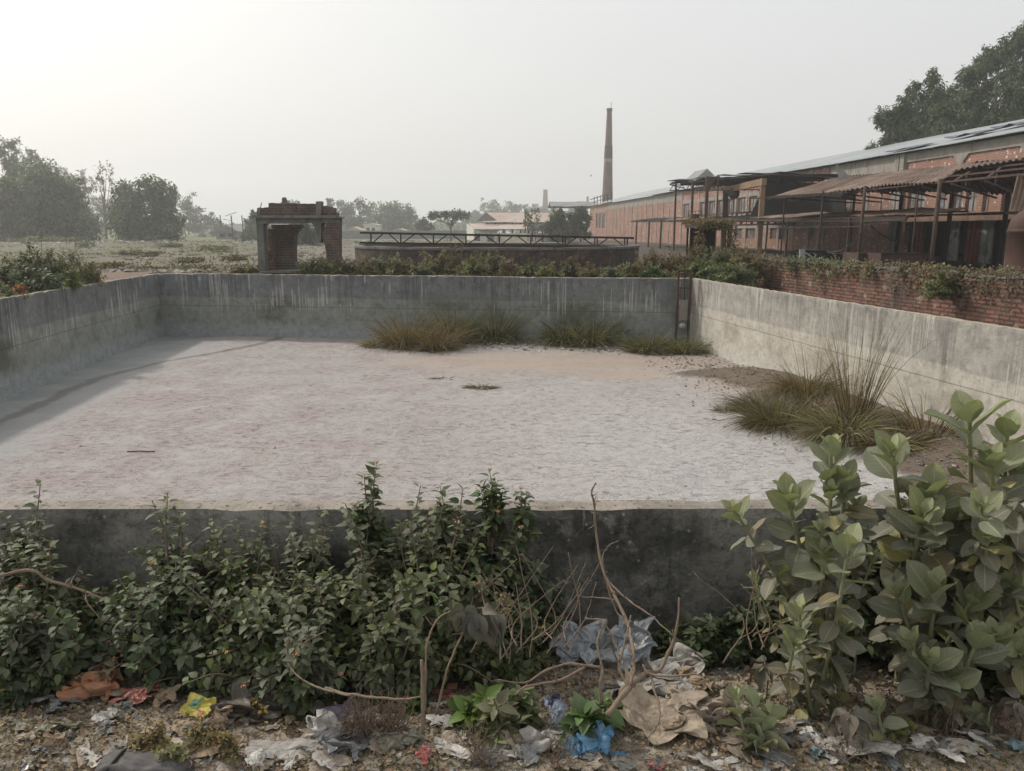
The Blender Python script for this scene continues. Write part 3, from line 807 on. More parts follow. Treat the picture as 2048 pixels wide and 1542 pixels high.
for a, b in zip(cuts[:-1], cuts[1:]):
    m_ = (a+b)/2; z = -.4
    hs_ = sorted([o for o in ops if o[0] < m_ < o[1]], key=lambda o: o[2])
    if m_ > sj+.5: hs_ = [o for o in hs_ if o[2] > 2]; z = 2.16
    for h in hs_:
        if h[2] > z: fbox(mb, a, b, z, h[2], 0, .3)
        z = max(z, h[3])
    fbox(mb, a, b, z, EAVE, 0, .3)
# far gable and back
mb.obox(fp(0, -.4, -.3), -O3*19.4, D3*.3, Z3*(EAVE+.4)); mb.obox(fp(FEND, -.4, -.3), -O3*19.4, -D3*.3, Z3*(EAVE+.4))
mb.obox(fp(0, -.4, -20), D3*FEND, O3*.3, Z3*(EAVE+.4))
mb.build('wall', MAT['brick_fac'], fz)
mb = MB(); mb.obox(fp(.5, -.35, -6), D3*(FEND-1), O3*.1, Z3*(EAVE+.2)); mb.build('dark_backing', MAT['dark'], fz)  # near-black wall added behind the openings so they look dark
# pilasters, lintel bands, beam
mb = MB()
PU = [1184, 1213.5, 1226, 1233, 1241, 1249, 1256.5, 1265, 1274, 1284, 1293, 1305, 1314, 1327, 1339, 1350, 1364, 1382, 1397, 1413.5, 1432, 1451.5, 1472, 1493.5, 1516, 1535, 1560, 1590, 1620, 1652, 1684, 1700, 1733, 1760]
PS = [fac(u)[0] for u in PU]
for k, s_ in enumerate(PS):
    w = .22 if k % 2 else .34
    pr = random.uniform(.05, .08)
    fbox(mb, s_-w/2, s_+w/2, -.4, EAVE-.02, pr, pr+.1, tint=(1,)*3 if k % 3 else (1.15, .95, .85))
s_a, s_b = fac(1213.5)[0], fac(1364)[0]
fbox(mb, s_a, s_b, 5.15, EAVE-.03, .035, .1)
s_c, s_d = fac(1364)[0], fac(1532)[0]
fbox(mb, s_c, s_d, 4.75, 5.15, .035, .1)
fbox(mb, s_c, s_d, 2.85, 3.15, .045, .1)
fbox(mb, fac(1184)[0], s_a, 5.0, 5.25, .035, .1)
fbox(mb, fac(1460, 470)[0], fac(1640, 470)[0], 1.85, 2.2, .035, .1)
fbox(mb, fac(1660)[0], sj-.55, 5.3, EAVE-.04, .12, .2)
fbox(mb, sj-.5, sj-.06, -.4, EAVE-.01, .25, .35); fbox(mb, sj+.06, sj+.5, -.4, EAVE-.01, .25, .35)
fbox(mb, sj+.5, FEND, 5.75, EAVE-.03, .10, .2)
fbox(mb, sj+.5, FEND, 4.05, 4.45, .08, .2)
fbox(mb, sj+.5, FEND, 2.15, 2.6, .12, .2, tint=(.8, .55, .45))
for u in (1925, 2060, 2200):
    s_, _ = fac(u, 310); fbox(mb, s_-.28, s_+.28, 4.45, 5.75, .10, .2)
    for sg in (-1, 1):
        mb.prism([fp(s_+sg*.28, 5.75, .1), fp(s_+sg*.62, 5.75, .1), fp(s_+sg*.28, 5.4, .1)], -O3*.18)
mb.build('concrete_frame', MAT['conc'], fz)
# windows and doors
for i, (s0, s1, z0, z1) in enumerate(WIN):
    w = s1-s0; h = z1-z0
    f = MB(); t = .09 if w > .9 else .07
    for a, b, c, d in ((s0, s1, z0, z0+t), (s0, s1, z1-t, z1), (s0, s0+t, z0+t, z1-t), (s1-t, s1, z0+t, z1-t)):
        fbox(f, a, b, c, d, -.10, .08)
    n = 3 if w > 1.1 else 2
    for k in range(1, n): fbox(f, s0+w*k/n-t*.45, s0+w*k/n+t*.45, z0+t, z1-t, -.115, .06)
    fbox(f, s0+t, s1-t, z0+h*.58-t*.4, z0+h*.58+t*.4, -.125, .04)
    fo_ = f.build('window', MAT['wood'], fz)
    g = MB(); fbox(g, s0+t, s1-t, z0+t, z1-t, -.15, .01); g.build('pane', MAT['glass'], fo_)
for s0, s1, z0, z1, m_ in DOOR:
    f = MB(); fbox(f, s0, s1, z0, z1, -.35, .06)
    n = max(2, int((s1-s0)/.35))
    for k in range(n+1): 
        x = s0+(s1-s0-.06)*k/n; fbox(f, x, x+.06, z0, z1, -.32, .03, (.6, .5, .5))
    f.build('door', MAT[m_], fz)
# roof: two pitches with real sheet laps at the eave
def roof_pitch(out0, z0, out1, z1, s0, s1, name, th=.05):
    n = 2
    mb = MB()
    V = []; U = []
    for s_ in np.linspace(s0, s1, 180):
        sag = .05*noise.noise((s_*.11, 3, 0)) + .02*noise.noise((s_*.9, 7, 0))
        V.append([fp(s_, z0+sag, out0+.04*noise.noise((s_*1.7, 1, 0))), fp(s_, (z0+z1)/2+sag*.5-.02, (out0+out1)/2), fp(s_, z1+sag*.4, out1)])
        U.append([(s_, 0), (s_, 5), (s_, 10)])
    V = np.array(V); U = np.array(U, float)
    mb.grid(V, uv=U); V2 = V.copy(); V2[..., 2] -= th; mb.grid(V2[:, ::-1], uv=U[:, ::-1])
    e = np.stack([V[:, 0], V2[:, 0]], 1); mb.grid(e, uv=np.stack([U[:, 0], U[:, 0]], 1))
    return mb.build(name, MAT['roof'], fz)
r_ = roof_pitch(.55, EAVE+.08, -9.8, EAVE+2.55, -.6, FEND, 'roof')
r2 = roof_pitch(-9.8, EAVE+2.55, -20.2, EAVE+.08, -.6, FEND, 'roof')
# torn sheets lifted off the roof
def roofpt(s_, o): 
    k = (.55-o)/10.35
    return fp(s_, EAVE+.08+2.47*k, o)
mb = MB()
for u0, v0, u1, o0, lift in ((1784, 300, 1850, .5, .25), (1838, 290, 1905, -1.3, .5), (1893, 285, 1950, -2.2, .55), (1925, 278, 2000, -3.0, .4)):
    s0, _ = fac(u0, 300); s1, _ = fac(u1, 290)
    n = 12; V = np.zeros((n, 5, 3))
    for i in range(n):
        for j in range(5):
            f = i/(n-1); g = j/4
            p = roofpt(s0+(s1-s0)*f, o0-2.0*g*(1-.35*f))
            p[2] += .06 + lift*(.12+.7*abs(((f*1.6+g*.25) % 1.0)-.5))*(1-g*.6)
            V[i, j] = p
    mb.grid(V); V2 = V.copy(); V2[..., 2] -= .03; mb.grid(V2[:, ::-1])
    mb.build('torn_sheet', MAT['torn'], r_, boxuv=False); mb = MB()
# monitors over the far roof
for (s0, s1, zc, hh) in ((fac(1271, 389)[0], fac(1283, 380)[0]+3, 7.6, 1.5), (fac(1297, 380)[0], fac(1297, 380)[0]+5.0, 9.0, 1.7), (fac(1318, 378)[0], fac(1330, 378)[0]+1, 8.4, .9)):
    mb = MB()
    o0 = -5.0; w = 2.4; zc -= .5; hh *= .65
    mb.prism([fp(s0, zc, o0), fp(s0, zc+hh, o0-w/2), fp(s0, zc, o0-w)], D3*(s1-s0))
    mb.build('monitor_roof', MAT['farmetal'], fz)
    for o in (o0-.15, o0-w+.15):
        for s_ in (s0+.1, s1-.2): mb = MB(); mb.obox(fp(s_, EAVE+1, o), D3*.12, O3*.12, Z3*(zc-EAVE-1)); mb.build('monitor_post', MAT['rustdark'], fz)
# railing near the far corner
mb = MB()
for k in range(6): mb.bar(fp(1+k*3.0, EAVE, -.6), fp(1+k*3.0, EAVE+1.7, -.6), .12)
mb.bar(fp(-3, EAVE+1.3, -.6), fp(16, EAVE+1.75, -.6), .12); mb.bar(fp(0, EAVE+.8, -.6), fp(16, EAVE+.9, -.6), .08)
mb.build('railing', MAT['rustdark'], fz)

# ---- chimneys ---------------------------------------------------------------
def chimney(name, label, u, Y, zt, rb, rt, mats, bands):
    x = ray(u, 300)[0]*Y; base = np.array((x, Y, 0.0))
    t = thing(name, label, 'chimney', base)
    def lathe(z0, z1, ex, n=24, m=40):
        mb = MB(); zz = np.linspace(z0, z1, m)
        V = np.zeros((m, n+1, 3)); U = np.zeros((m, n+1, 2))
        for i, z in enumerate(zz):
            r = rb + (rt-rb)*z/zt + ex
            a = np.linspace(0, 2*np.pi, n+1)
            V[i, :, 0] = x + r*np.cos(a); V[i, :, 1] = Y + r*np.sin(a); V[i, :, 2] = z
            U[i, :, 0] = a*rb; U[i, :, 1] = z
        mb.grid(V, uv=U); return mb
    lathe(-.3, zt, 0).build('shaft', MAT[mats[0]], t, smooth=True)
    for z0, z1, m_, ex, nm in bands: 
        b = lathe(z0, z1, ex, m=4)
        b.build(nm, MAT[m_], t, smooth=False)
    a = np.linspace(0, 2*np.pi, 25)
    mb = MB(); V = np.stack([np.stack([x+r*np.cos(a), Y+r*np.sin(a), np.full(25, z)], -1) for r, z in ((rt+.12, zt-.5), (rt+.12, zt+.02), (rt*.6, zt+.02), (rt*.6, zt-1.5))])
    mb.grid(V); mb.build('cap', MAT['concdark'], t)
    return t
c1 = chimney('factory_chimney', 'tall tapering red brick chimney with a pale band behind the factory', 1217, 182, 28.6, 1.55, .55, ('brick_chim',),
        [(17.0, 17.7, 'conc', .06, 'pale_band'), (17.75, 20.6, 'brick_dark', .05, 'dark_band')])
mb = MB(); xx = ray(1217, 300)[0]*182
mb.bar((xx+.35, 182, 28.5), (xx+.35, 182, 30.0), .10); mb.build('lightning_rod', MAT['rustdark'], c1)
chimney('kiln_chimney', 'small faded brick kiln chimney far behind the sheds', 1091.5, 520, 28.2, 2.7, 1.35, ('brick_chim',), [(11.0, 12.2, 'conc', .08, 'pale_band')])

# ---- ruined gateway ----------------------------------------------------------
GY = 23.6
gt = thing('ruined_gateway', 'broken brick and concrete gateway standing behind the tank end wall', 'ruin', at(600, 545, GY)*np.array((1, 1, 0)))
def gp(u, v, dy=0.0): return at(u, v, GY+dy)
def gprism(mb, uv, y0, y1, tint=None, j=.0):
    pts = [gp(u, v) + np.array((0, y0, 0)) for u, v in uv]
    mb.prism(pts, (0, y1-y0, 0), tint)
def jag(p0, p1, n, amp):
    out = []
    for k in range(1, n):
        f = k/n; u = p0[0]+(p1[0]-p0[0])*f; v = p0[1]+(p1[1]-p0[1])*f
        d = (-(p1[1]-p0[1]), p1[0]-p0[0]); L = math.hypot(*d); a = random.uniform(-amp, amp)
        out.append((u+d[0]/L*a, v+d[1]/L*a))
    return out
mb = MB()
gprism(mb, [(512.5, 436.5), (526, 436.5), (528.5, 500), (530.5, 565), (518.5, 565), (515, 500)], 0, .38)
mb.build('concrete_pillar', MAT['concdark'], gt)
mb = MB()
gprism(mb, [(656, 436)] + [(678, 436), (678, 565), (654, 565)] + jag((654, 565), (652, 510), 4, 1.2) + [(652, 505), (648.5, 486)] + jag((648, 486), (643, 470), 3, 1) + [(643, 463), (649, 455)], .02, .42)
mb.build('brick_pillar', MAT['brick_dark'], gt)
mb = MB()
gprism(mb, [(512.5, 436), (512.5, 449), (526, 449), (528.5, 447), (590, 446.8), (622, 446), (626, 449), (628, 452.5), (630, 453), (631, 478), (634, 483), (639, 484.5), (642.5, 482), (642.5, 450), (645, 446), (678, 446), (678, 436)], -.02, .44)
mb.build('lintel', MAT['concdark'], gt)
mb = MB()
top = [(505.5, 436), (505.5, 432.5), (512, 430.5)] + [(512+k*15.0, 430.8+random.uniform(-.6, .6)) for k in range(1, 11)] + [(675, 431), (681, 434), (681, 436.5)]
gprism(mb, top, -.14, .56); mb.build('cornice', MAT['concdark'], gt)
mb = MB()
gprism(mb, [(521, 431), (521, 416.5), (527, 416), (527, 414.8), (536, 414.3), (536, 405.8)] + jag((537, 405.5), (632, 407.5), 12, .7) + [(632, 408), (643, 411), (656, 412.3), (660, 412.8), (661, 415.5), (667, 415.5), (668, 425), (673, 425.5), (674, 431)], .05, .36)
mb.build('parapet', MAT['brick_dark'], gt)
mb = MB()
gprism(mb, [(632, 437), (632, 403), (642.5, 402.5), (643, 437)], -.03, .28); mb.build('parapet_stub', MAT['concdark'], gt); mb = MB(); gprism(mb, [(513.5, 431), (514, 417), (517, 414.8), (521, 415.3), (520.5, 431)], .0, .4); mb.build('parapet_stub', MAT['concdark'], gt); mb = MB()
gprism(mb, [(562, 405.6), (561.5, 398), (563, 394.6), (567.5, 394.3), (570, 405.6)], .1, .28)
mb.build('parapet_stub', MAT['concdark'], gt)
mb = MB()  # side wall seen inside the opening
ins = [(527, 565), (527, 449), (588, 449), (588, 455), (583, 457), (583, 460), (578, 462), (577, 466), (574, 470), (573.5, 515)] + [(574, 526), (577, 526.5), (580, 533), (584, 540), (584, 565)]
gprism(mb, ins, .75, 1.15); mb.build('inner_brick_wall', MAT['brick_dark'], gt)
mb = MB(); gprism(mb, [(529.5, 565), (528, 456), (535.5, 458), (538.5, 565)], .38, .74); mb.build('brick_jamb', MAT['brick_old'], gt)
mb = MB(); gprism(mb, [(524, 545), (600, 545), (600, 541), (572, 540.5), (524, 542.5)], -.3, .7); mb.build('threshold', MAT['concdark'], gt)
mb = MB(); mb.tube([gp(521, 415, .2), gp(522, 410, .2), gp(523.5, 405.5, .25)], .012, 5); mb.build('rebar', MAT['rustdark'], gt)

# ---- round brick clarifier and its truss bridge ---------------------------------
CX, CY, CR, CZ = -.62, 33.0, 5.9, 1.03
ct = thing('round_brick_basin', 'round mossy brick basin with a concrete rim under the truss', 'basin', (CX, CY, 0))
def ring(r0, r1, z0, z1, n=72):
    a = np.linspace(0, 2*np.pi, n+1)
    prof = [(r1, z0), (r1, z1), (r0, z1), (r0, z0)]
    V = np.zeros((n+1, 4, 3)); U = np.zeros((n+1, 4, 2))
    for k, (r, z) in enumerate(prof):
        V[:, k] = np.stack([CX+r*np.cos(a), CY+r*np.sin(a), np.full(n+1, z)], -1)
        U[:, k, 0] = a*r1; U[:, k, 1] = z if k < 2 else z+.25*(1 if k == 2 else 0)
    return V, U
V, U = ring(CR-.25, CR, -.4, CZ-.09); mb = MB(); mb.grid(V[::-1], uv=U[::-1]); mb.build('brick_wall', MAT['brick_rim'], ct)
V, U = ring(CR-.28, CR+.03, CZ-.088, CZ); V[..., 2] += .012*vnoise(V.reshape(-1, 3), 1.3, 2).reshape(V.shape[:2]); mb = MB(); mb.grid(V[::-1]); mb.build('rim', MAT['concdark'], ct)
tr = thing('truss_bridge', 'rusty steel truss bridge spanning the round brick basin', 'truss', at(995, 490, 33))
def tp(u, v, dy=0): return at(u, v, 33.0+dy)
TU = [742, 801.5, 867, 932, 999, 1061.5, 1127, 1191, 1251]
def tv(u): return 463.8 + (u-720)*.0196, 484.8+(u-720)*.0150
for dy, nm in ((-.35, 'truss_side'), (.45, 'truss_side')):
    mb = MB()
    a, b = tv(720), tv(1268)
    mb.bar(tp(720, a[0]+1.6, dy), tp(1268, b[0]+1.6, dy), .07, .085); mb.bar(tp(720, a[1]+1, dy), tp(1268, b[1]+1, dy), .07, .10)
    s_ = mb.build('chord', MAT['rustdark'], tr)
    mb = MB()
    for k, u in enumerate(TU):
        t0, b0 = tv(u)
        off = (0,) if k in (0,) else ((-1.6, 3.4) if k > 5 else (0,))
        for q in off: mb = MB(); mb.bar(tp(u+q, t0+2, dy), tp(u+q, b0, dy), .055, .06); mb.build('upright', MAT['rustdark'], tr)
    for u0, u1 in zip(TU[:-1], TU[1:]):
        m_ = (u0+u1)/2; 
        mb = MB(); mb.bar(tp(u0+4, tv(u0)[1], dy), tp(m_-6, tv(m_)[0]+3, dy), .045); mb.build('diagonal', MAT['rustdark'], tr)
        mb = MB(); mb.bar(tp(m_+6, tv(m_)[0]+3, dy), tp(u1-3, tv(u1)[1], dy), .045); mb.build('diagonal', MAT['rustdark'], tr)
for u in np.linspace(722, 1266, 19):
    _, b0 = tv(u); mb = MB(); mb.bar(tp(u, b0+1.5, -.35), tp(u, b0+1.5, .45), .05); mb.build('cross_member', MAT['rustdark'], tr)
for u in (728, 1262): 
    mb = MB(); z = tp(u, tv(u)[1], 0)[2]; p = tp(u, 480); mb.box((p[0]-.12, p[1]-.5, CZ-.3 if z > CZ+.2 else CZ-.02), (p[0]+.12, p[1]+.6, z-.03)); mb.build('bearing', MAT['concdark'], tr)

# ---- long brick boundary wall ---------------------------------------------------
b0, b1 = np.array((6.75, 28.5)), np.array((11.2, 4.0))
bw = thing('brick_boundary_wall', 'low crumbling red brick wall beside the pale tank wall', 'wall', ((b0[0]+b1[0])/2, 16, -.2))
n = 240; s = np.linspace(0, 1, n); Pm = b0+(b1-b0)*s[:, None]; nn = unit(np.array((-(b1-b0)[1], (b1-b0)[0])))
if nn[0] > 0: nn = -nn
mb = MB(); L = np.linalg.norm(b1-b0)
V = np.zeros((n, 6, 3)); U = np.zeros((n, 6, 2))
for k, (o, z) in enumerate(((.14, -.6), (.14, .2), (.13, .69), (.10, .745), (-.10, .745), (-.12, -.6))):
    V[:, k, :2] = Pm+nn*o
    tn = np.array([noise.fractal((p[0]*1.1, p[1]*1.1, 3), 1, 2, 4) for p in Pm])
    V[:, k, 2] = z + (tn*.05 if z > .5 else 0); U[:, k, 0] = s*L; U[:, k, 1] = z + (.1 if k == 4 else 0)
    V[:, k, :2] += nn*(np.array([noise.fractal((p[0]*3, p[1]*3, z*4), 1, 2, 3) for p in Pm])*.015)[:, None]
mb.grid(V, uv=U); mb.build('brickwork', MAT['brick_old'], bw)
V = np.zeros((n, 4, 3))
for k, (o, z) in enumerate(((.12, .735), (.10, .775), (-.10, .775), (-.12, .735))):
    V[:, k, :2] = Pm+nn*(o+.02*np.sign(o)); V[:, k, 2] = z + np.array([noise.fractal((p[0]*1.1, p[1]*1.1, 3), 1, 2, 4)*.05+noise.noise((p[0]*4, p[1]*4, k))*.015 for p in Pm])
mb = MB(); mb.grid(V); mb.build('coping', MAT['concdark'], bw)
def bwall(Y, dz=.75, o=.0):
    f = (Y-b0[1])/(b1[1]-b0[1]); p = b0+(b1-b0)*f + nn*o
    return np.array((p[0], p[1], dz))

# ---- sheds --------------------------------------------------------------------
def corr_sheet(P00, P10, P11, P01, per=.16, amp=.022, nx=None, ny=8, th=.012, seed=0, ragged=.06, sag=.05):
    """corrugated sheet: ridges run from the 00-10 edge to the 01-11 edge"""
    P00, P10, P11, P01 = [np.asarray(p, float) for p in (P00, P10, P11, P01)]
    L = (np.linalg.norm(P10-P00)+np.linalg.norm(P11-P01))/2
    nx = nx or int(L/per*4)+1
    f = np.linspace(0, 1, nx)[:, None, None]; g = np.linspace(0, 1, ny)[None, :, None]
    rg = np.array([ragged*(noise.noise((math.floor(k*L/nx/.8)*1.37+seed, seed, 2)) + .3*noise.noise((k*.3, seed, 1))) for k in range(nx)])[:, None, None]
    W2 = np.linalg.norm(P01-P00)
    g2 = g*(1+rg/W2) - (rg/W2)*.5*(1-g)
    V = (P00*(1-f)+P10*f)*(1-g2) + (P01*(1-f)+P11*f)*g2
    nv = unit(np.cross(P10-P00, P01-P00)); nv = nv*np.sign(nv[2]+1e-9)
    ph = f[..., 0]*L/per*2*np.pi
    step = np.array([.02*noise.noise((math.floor(k*L/nx/.8)*3.1+seed, 5, seed)) for k in range(nx)])[:, None]
    sg = np.array([[sag*noise.noise((a*L*.35+seed, b*2.0, seed)) for b in np.linspace(0, 1, ny)] for a in np.linspace(0, 1, nx)])
    V = V + nv*((amp*np.sin(ph)+step+0*g[..., 0]) + sg)[..., None]
    tn = np.array([.75+.5*((math.sin(math.floor(k*L/nx/.8)*12.9+seed*7)*437.5) % 1) for k in range(nx)])
    tint = np.repeat(tn[:, None], ny, 1).reshape(-1, 1)*np.array((1.0, .98, .96))
    mb = MB(); mb.grid(V, tint=tint); mb.grid((V-nv*th)[:, ::-1], tint=tint)
    return mb
# far open shed
P1, P2, P3, P4 = at(1340, 366, 66), at(1532, 368, 72), at(1702, 351, 50), at(1560, 344.5, 50)
sa = thing('open_steel_shed', 'tall open shed of thin rusty posts under a ragged dark roof', 'shed', P1*np.array((1, 1, 0)))
corr_sheet(P1, P4, P3, P2, .25, .03, seed=3, ragged=.5, sag=.25, ny=10).build('roof', MAT['darkmetal'], sa, boxuv=False)
for k in range(5):
    f0 = [.05, .13, .35, .55, .72][k]; a = P1+(P4-P1)*f0; b = P2+(P3-P2)*f0
    c = MB(); w = (P4-P1)*.07; q = (b-a)*.22
    a = a + np.array((0, 0, .12+.05*k % .1))
    cs = corr_sheet(a-q*.3, a-q*.3+w, a+q+w, a+q+np.array((0, 0, .05)), .25, .03, seed=k, ragged=.1)
    cs.build('loose_sheet', MAT['greymetal' if k % 2 else 'darkmetal'], sa, boxuv=False)
mb = MB()
for f in np.linspace(0, 1, 9):
    a = P1+(P4-P1)*f; b = P2+(P3-P2)*f; mb.bar(a-Z3*.15, b-Z3*.15, .08)
for f in np.linspace(0, 1, 6):
    a = P1+(P2-P1)*f; b = P4+(P3-P4)*f; mb.bar(a-Z3*.08, b-Z3*.08, .06)
mb.bar(P1-Z3*.6, P2-Z3*.5, .07); mb.bar(P1-Z3*.15+(P4-P1)*.0, P1+(P4-P1)*.16-Z3*.5, .06)
for f in np.linspace(0, 1, 14)[:-1]:
    a = P1+(P2-P1)*f; b = P1+(P2-P1)*(f+1/26); mb.bar(a-Z3*.6, b-Z3*.12, .04); mb.bar(b-Z3*.12, P1+(P2-P1)*(f+1/13)-Z3*.6, .04)
mb.build('roof_beams', MAT['rustdark'], sa)
for u, v, Y, r in ((1352, 369, 65, .09), (1386, 365, 61, .10), (1415, 356, 58, .14), (1437, 352, 57, .05)):
    p = at(u, v, Y); e = at(u-(u-1024)*.0125, 505, Y)
    mb = MB(); mb.bar((p[0], p[1], p[2]+.1), (p[0]+.03, p[1], -.2), r*1.6)
    mb.build('post', MAT['rust'], sa)
p = at(1415, 356, 58); mb = MB(); mb.prism([p+np.array((-.12, 0, .1)), p+np.array((.75, 0, .1)), p+np.array((.1, 0, -.9)), p+np.array((-.12, 0, -.9))], (0, .12, 0)); mb.build('bracket', MAT['rust'], sa)
# black sheets in place of the shade between far shed and facade
for pts in ([(1530, 364, 59), (1690, 366, 47), (1690, 432, 47), (1530, 440, 59)], [(1528, 372, 62), (1532, 440, 62), (1496, 440, 68)]):
    V = [at(*q) for q in pts]; mb = MB(); mb.prism(V, O3*-.06); mb.build('shade_sheet', MAT['dark'], sa)
# lattice girder under the roof
mb = MB(); a0, a1 = at(1532, 361.5, 60), at(1640, 362, 50); h = .5
mb.bar(a0, a1, .07); mb.bar(a0-Z3*h, a1-Z3*h, .07)
for k in range(8):
    p, q = a0+(a1-a0)*k/8, a0+(a1-a0)*(k+1)/8; m_ = (p+q)/2; mb.bar(p, m_-Z3*h, .05); mb.bar(m_-Z3*h, q, .05)
mb.build('lattice_girder', MAT['rust'], sa)
# ochre gantry
ga = thing('ochre_gantry', 'ochre painted steel gantry frame carrying a dark hoist', 'gantry', at(1525, 500, 50.5)*np.array((1, 1, 0)))
q0, q1 = at(1452, 380, 60), at(1526, 364, 50.5)
mb = MB(); mb.bar(q0, q1+(q1-q0)*.03, .3, .42); mb.build('beam', MAT['yellow'], ga)
for q, w, m_ in ((q0, .36, 'rust'), (q1, .30, 'yellow')):
    mb = MB(); mb.bar(q-Z3*.22, (q[0], q[1], -.2), w, w*.8); mb.build('post', MAT[m_], ga)
hp = at(1468, 386, 57.5); mb = MB()
a = np.linspace(0, 2*np.pi, 13)
V = np.stack([np.stack([hp[0]+r*np.cos(a), hp[1]+r*np.sin(a), np.full(13, hp[2]+z)], -1) for r, z in ((.05, .35), (.25, .3), (.42, .05), (.4, -.2), (.25, -.38), (.03, -.42))]); mb.grid(V)
mb.box(hp+np.array((-.8, -.1, -.05)), hp+np.array((-.2, .1, .18))); mb.bar(hp+Z3*.3, hp+Z3*.55, .1); mb.build('hoist', MAT['darkmetal'], ga)
mb = MB(); mb.tube([hp-Z3*.4, hp-Z3*2.0], .025, 5); mb.build('hoist_cable', MAT['rustdark'], ga)
# walkway of lattice girder along the facade
wk = thing('lattice_walkway', 'raised rusty lattice walkway running in front of the upper windows', 'walkway', at(1440, 500, 70)*np.array((1, 1, 0)))
w0, w1 = at(1376, 432, 80), at(1592, 422, 55); mb = MB()
w1 = np.array((w1[0], w1[1], w0[2]))
hgt = 1.0; nseg = 22
top = lambda f: w0+(w1-w0)*f
mb.bar(top(0), top(1), .12); mb.bar(top(0)-Z3*hgt, top(1)-Z3*hgt, .12)
for k in range(nseg):
    p, q = top(k/nseg), top((k+1)/nseg); mb.bar(p, p-Z3*hgt, .06); mb.bar(p-Z3*hgt*(k % 2), q-Z3*hgt*((k+1) % 2), .05)
mb.build('girder', MAT['rust'], wk)
for f in (.05, .5, .95):
    mb = MB(); p = top(f); mb.bar(p-Z3*hgt, (p[0], p[1], -.2), .12); mb.build('post', MAT['rust'], wk)
mb = MB()
for u0, u1, v0 in ((1378, 1403, 422),):
    a, b = at(u0, v0, 78), at(u1, v0, 75); mb.bar(a, b, .07); mb.bar(a, a-Z3*1.1, .07); mb.bar(b, b-Z3*1.1, .07); mb.bar((a+b)/2, (a+b)/2-Z3*1.1, .05)
mb.build('handrail', MAT['rustdark'], wk)
# small hopper on stand, next to the walkway
hpz = thing('rusty_hopper', 'small rusty cone bottomed hopper beside the shed posts', 'hopper', at(1388, 500, 62)*np.array((1, 1, 0)))
c = at(1389, 438, 60); mb = MB(); a = np.linspace(0, 2*np.pi, 13)
V = np.stack([np.stack([c[0]+r*np.cos(a), c[1]+r*np.sin(a), np.full(13, c[2]+z)], -1) for r, z in ((.02, .38), (.36, .36), (.36, -.35), (.08, -.75), (.08, -.95))]); mb.grid(V); mb.build('vessel', MAT['rust'], hpz)
mb = MB()
for dx, dy in ((-.34, -.34), (.34, -.34), (-.34, .34), (.34, .34)): mb.bar((c[0]+dx, c[1]+dy, c[2]+.1), (c[0]+dx*1.1, c[1]+dy*1.1, -.1), .07)
mb.build('stand', MAT['rustdark'], hpz)
# long low canopy
lc = thing('low_canopy', 'long low canopy of rusty sheets on thin posts before the factory', 'canopy', at(1274, 490, 84)*np.array((1, 1, 0)))
cp = [(1262, 441.5, 88), (1330, 440.5, 73), (1400, 439.5, 62), (1500, 436.5, 51), (1600, 434, 43), (1700, 431.5, 37), (1815, 429.5, 32)]
CPa = [at(*q) for q in cp]
for k in range(len(CPa)-1):
    a, b = CPa[k], CPa[k+1]; off = np.array((2.6, .3, .28))
    corr_sheet(a, b, b+off, a+off, .2, .025, seed=k+11, ragged=.22, sag=.12).build('roof_sheet', MAT['darkmetal' if k in (0, 2) else 'corr'], lc, boxuv=False)
    mb = MB(); mb.bar(a-Z3*.12, b-Z3*.12, .09, .12); mb.bar(a+off-Z3*.14, b+off-Z3*.14, .08)
    for f in np.linspace(0, 1, 5)[:-1]: mb.bar(a+(b-a)*f-Z3*.1, a+(b-a)*f+off-Z3*.1, .06)
    mb.build('rail', MAT['rustdark'], lc)
# roof added between canopy and facade to shade the lower factory wall
s0_, s1_ = fac(1640, 430)[0], FEND-2
corr_sheet(fp(s0_, 2.30, 7.2), fp(s1_, 2.30, 5.2), fp(s1_, 2.5, .45), fp(s0_, 2.5, .45), .25, .02, seed=71, ragged=.3, sag=.08).build('shade_roof', MAT['darkmetal'], lc, boxuv=False)
for u, Y, r in ((1274, 85, .12), (1299, 79, .12), (1323, 74, .12), (1350, 68.5, .06), (1464, 54, .10), (1536, 48, .07), (1577, 44.5, .075), (1640, 40, .07), (1700, 36.5, .06)):
    fx = ray(u, 437)[0]*Y; z = np.interp(fx/Y, [c[0]/c[1] for c in CPa], [c[2] for c in CPa])
    mb = MB(); mb.bar((fx, Y, z-.1), (fx-.05, Y, -.3), r*1.3); mb.build('post', MAT['rust'], lc)
mb = MB()
pipe = smooth_path([at(1480, 441, 50), at(1600, 443, 42), at(1735, 443, 35), at(1812, 440, 31.5)], 6); mb.tube(pipe, .05, 6)
mb.tube([at(1540, 460, 47), at(1545, 456.5, 46), at(1745, 452.5, 34)], .03, 5)
mb.build('pipe', MAT['rustdark'], lc)
# near shed with brown corrugated roof
sb = thing('corrugated_lean_shed', 'near open shed with a brown rusty corrugated roof falling towards the yard', 'shed', at(1866, 530, 28.5)*np.array((1, 1, 0)))
R0, R1 = at(1672, 357, 45), at(2075, 314, 32.5)
E0, E1 = at(1536, 396, 43.5), at(1742, 376, 34.5)
E2 = at(1872, 362.5, 29.0); Rm = R0+(R1-R0)*.42; Rn = R0+(R1-R0)*.72
corr_sheet(E0, E1, Rm, R0, .28, .045, seed=21, ragged=.25, ny=10, sag=.08).build('roof_sheet', MAT['corr'], sb, boxuv=False)
corr_sheet(E1+Z3*.05, E2, Rn, Rm+Z3*.04, .28, .045, seed=23, ragged=.3, ny=10, sag=.1).build('roof_sheet', MAT['corr'], sb, boxuv=False)
E3 = Rn+(E2-Rn)*.45; E4 = R1+np.array((-1.9, -2.1, -.25))
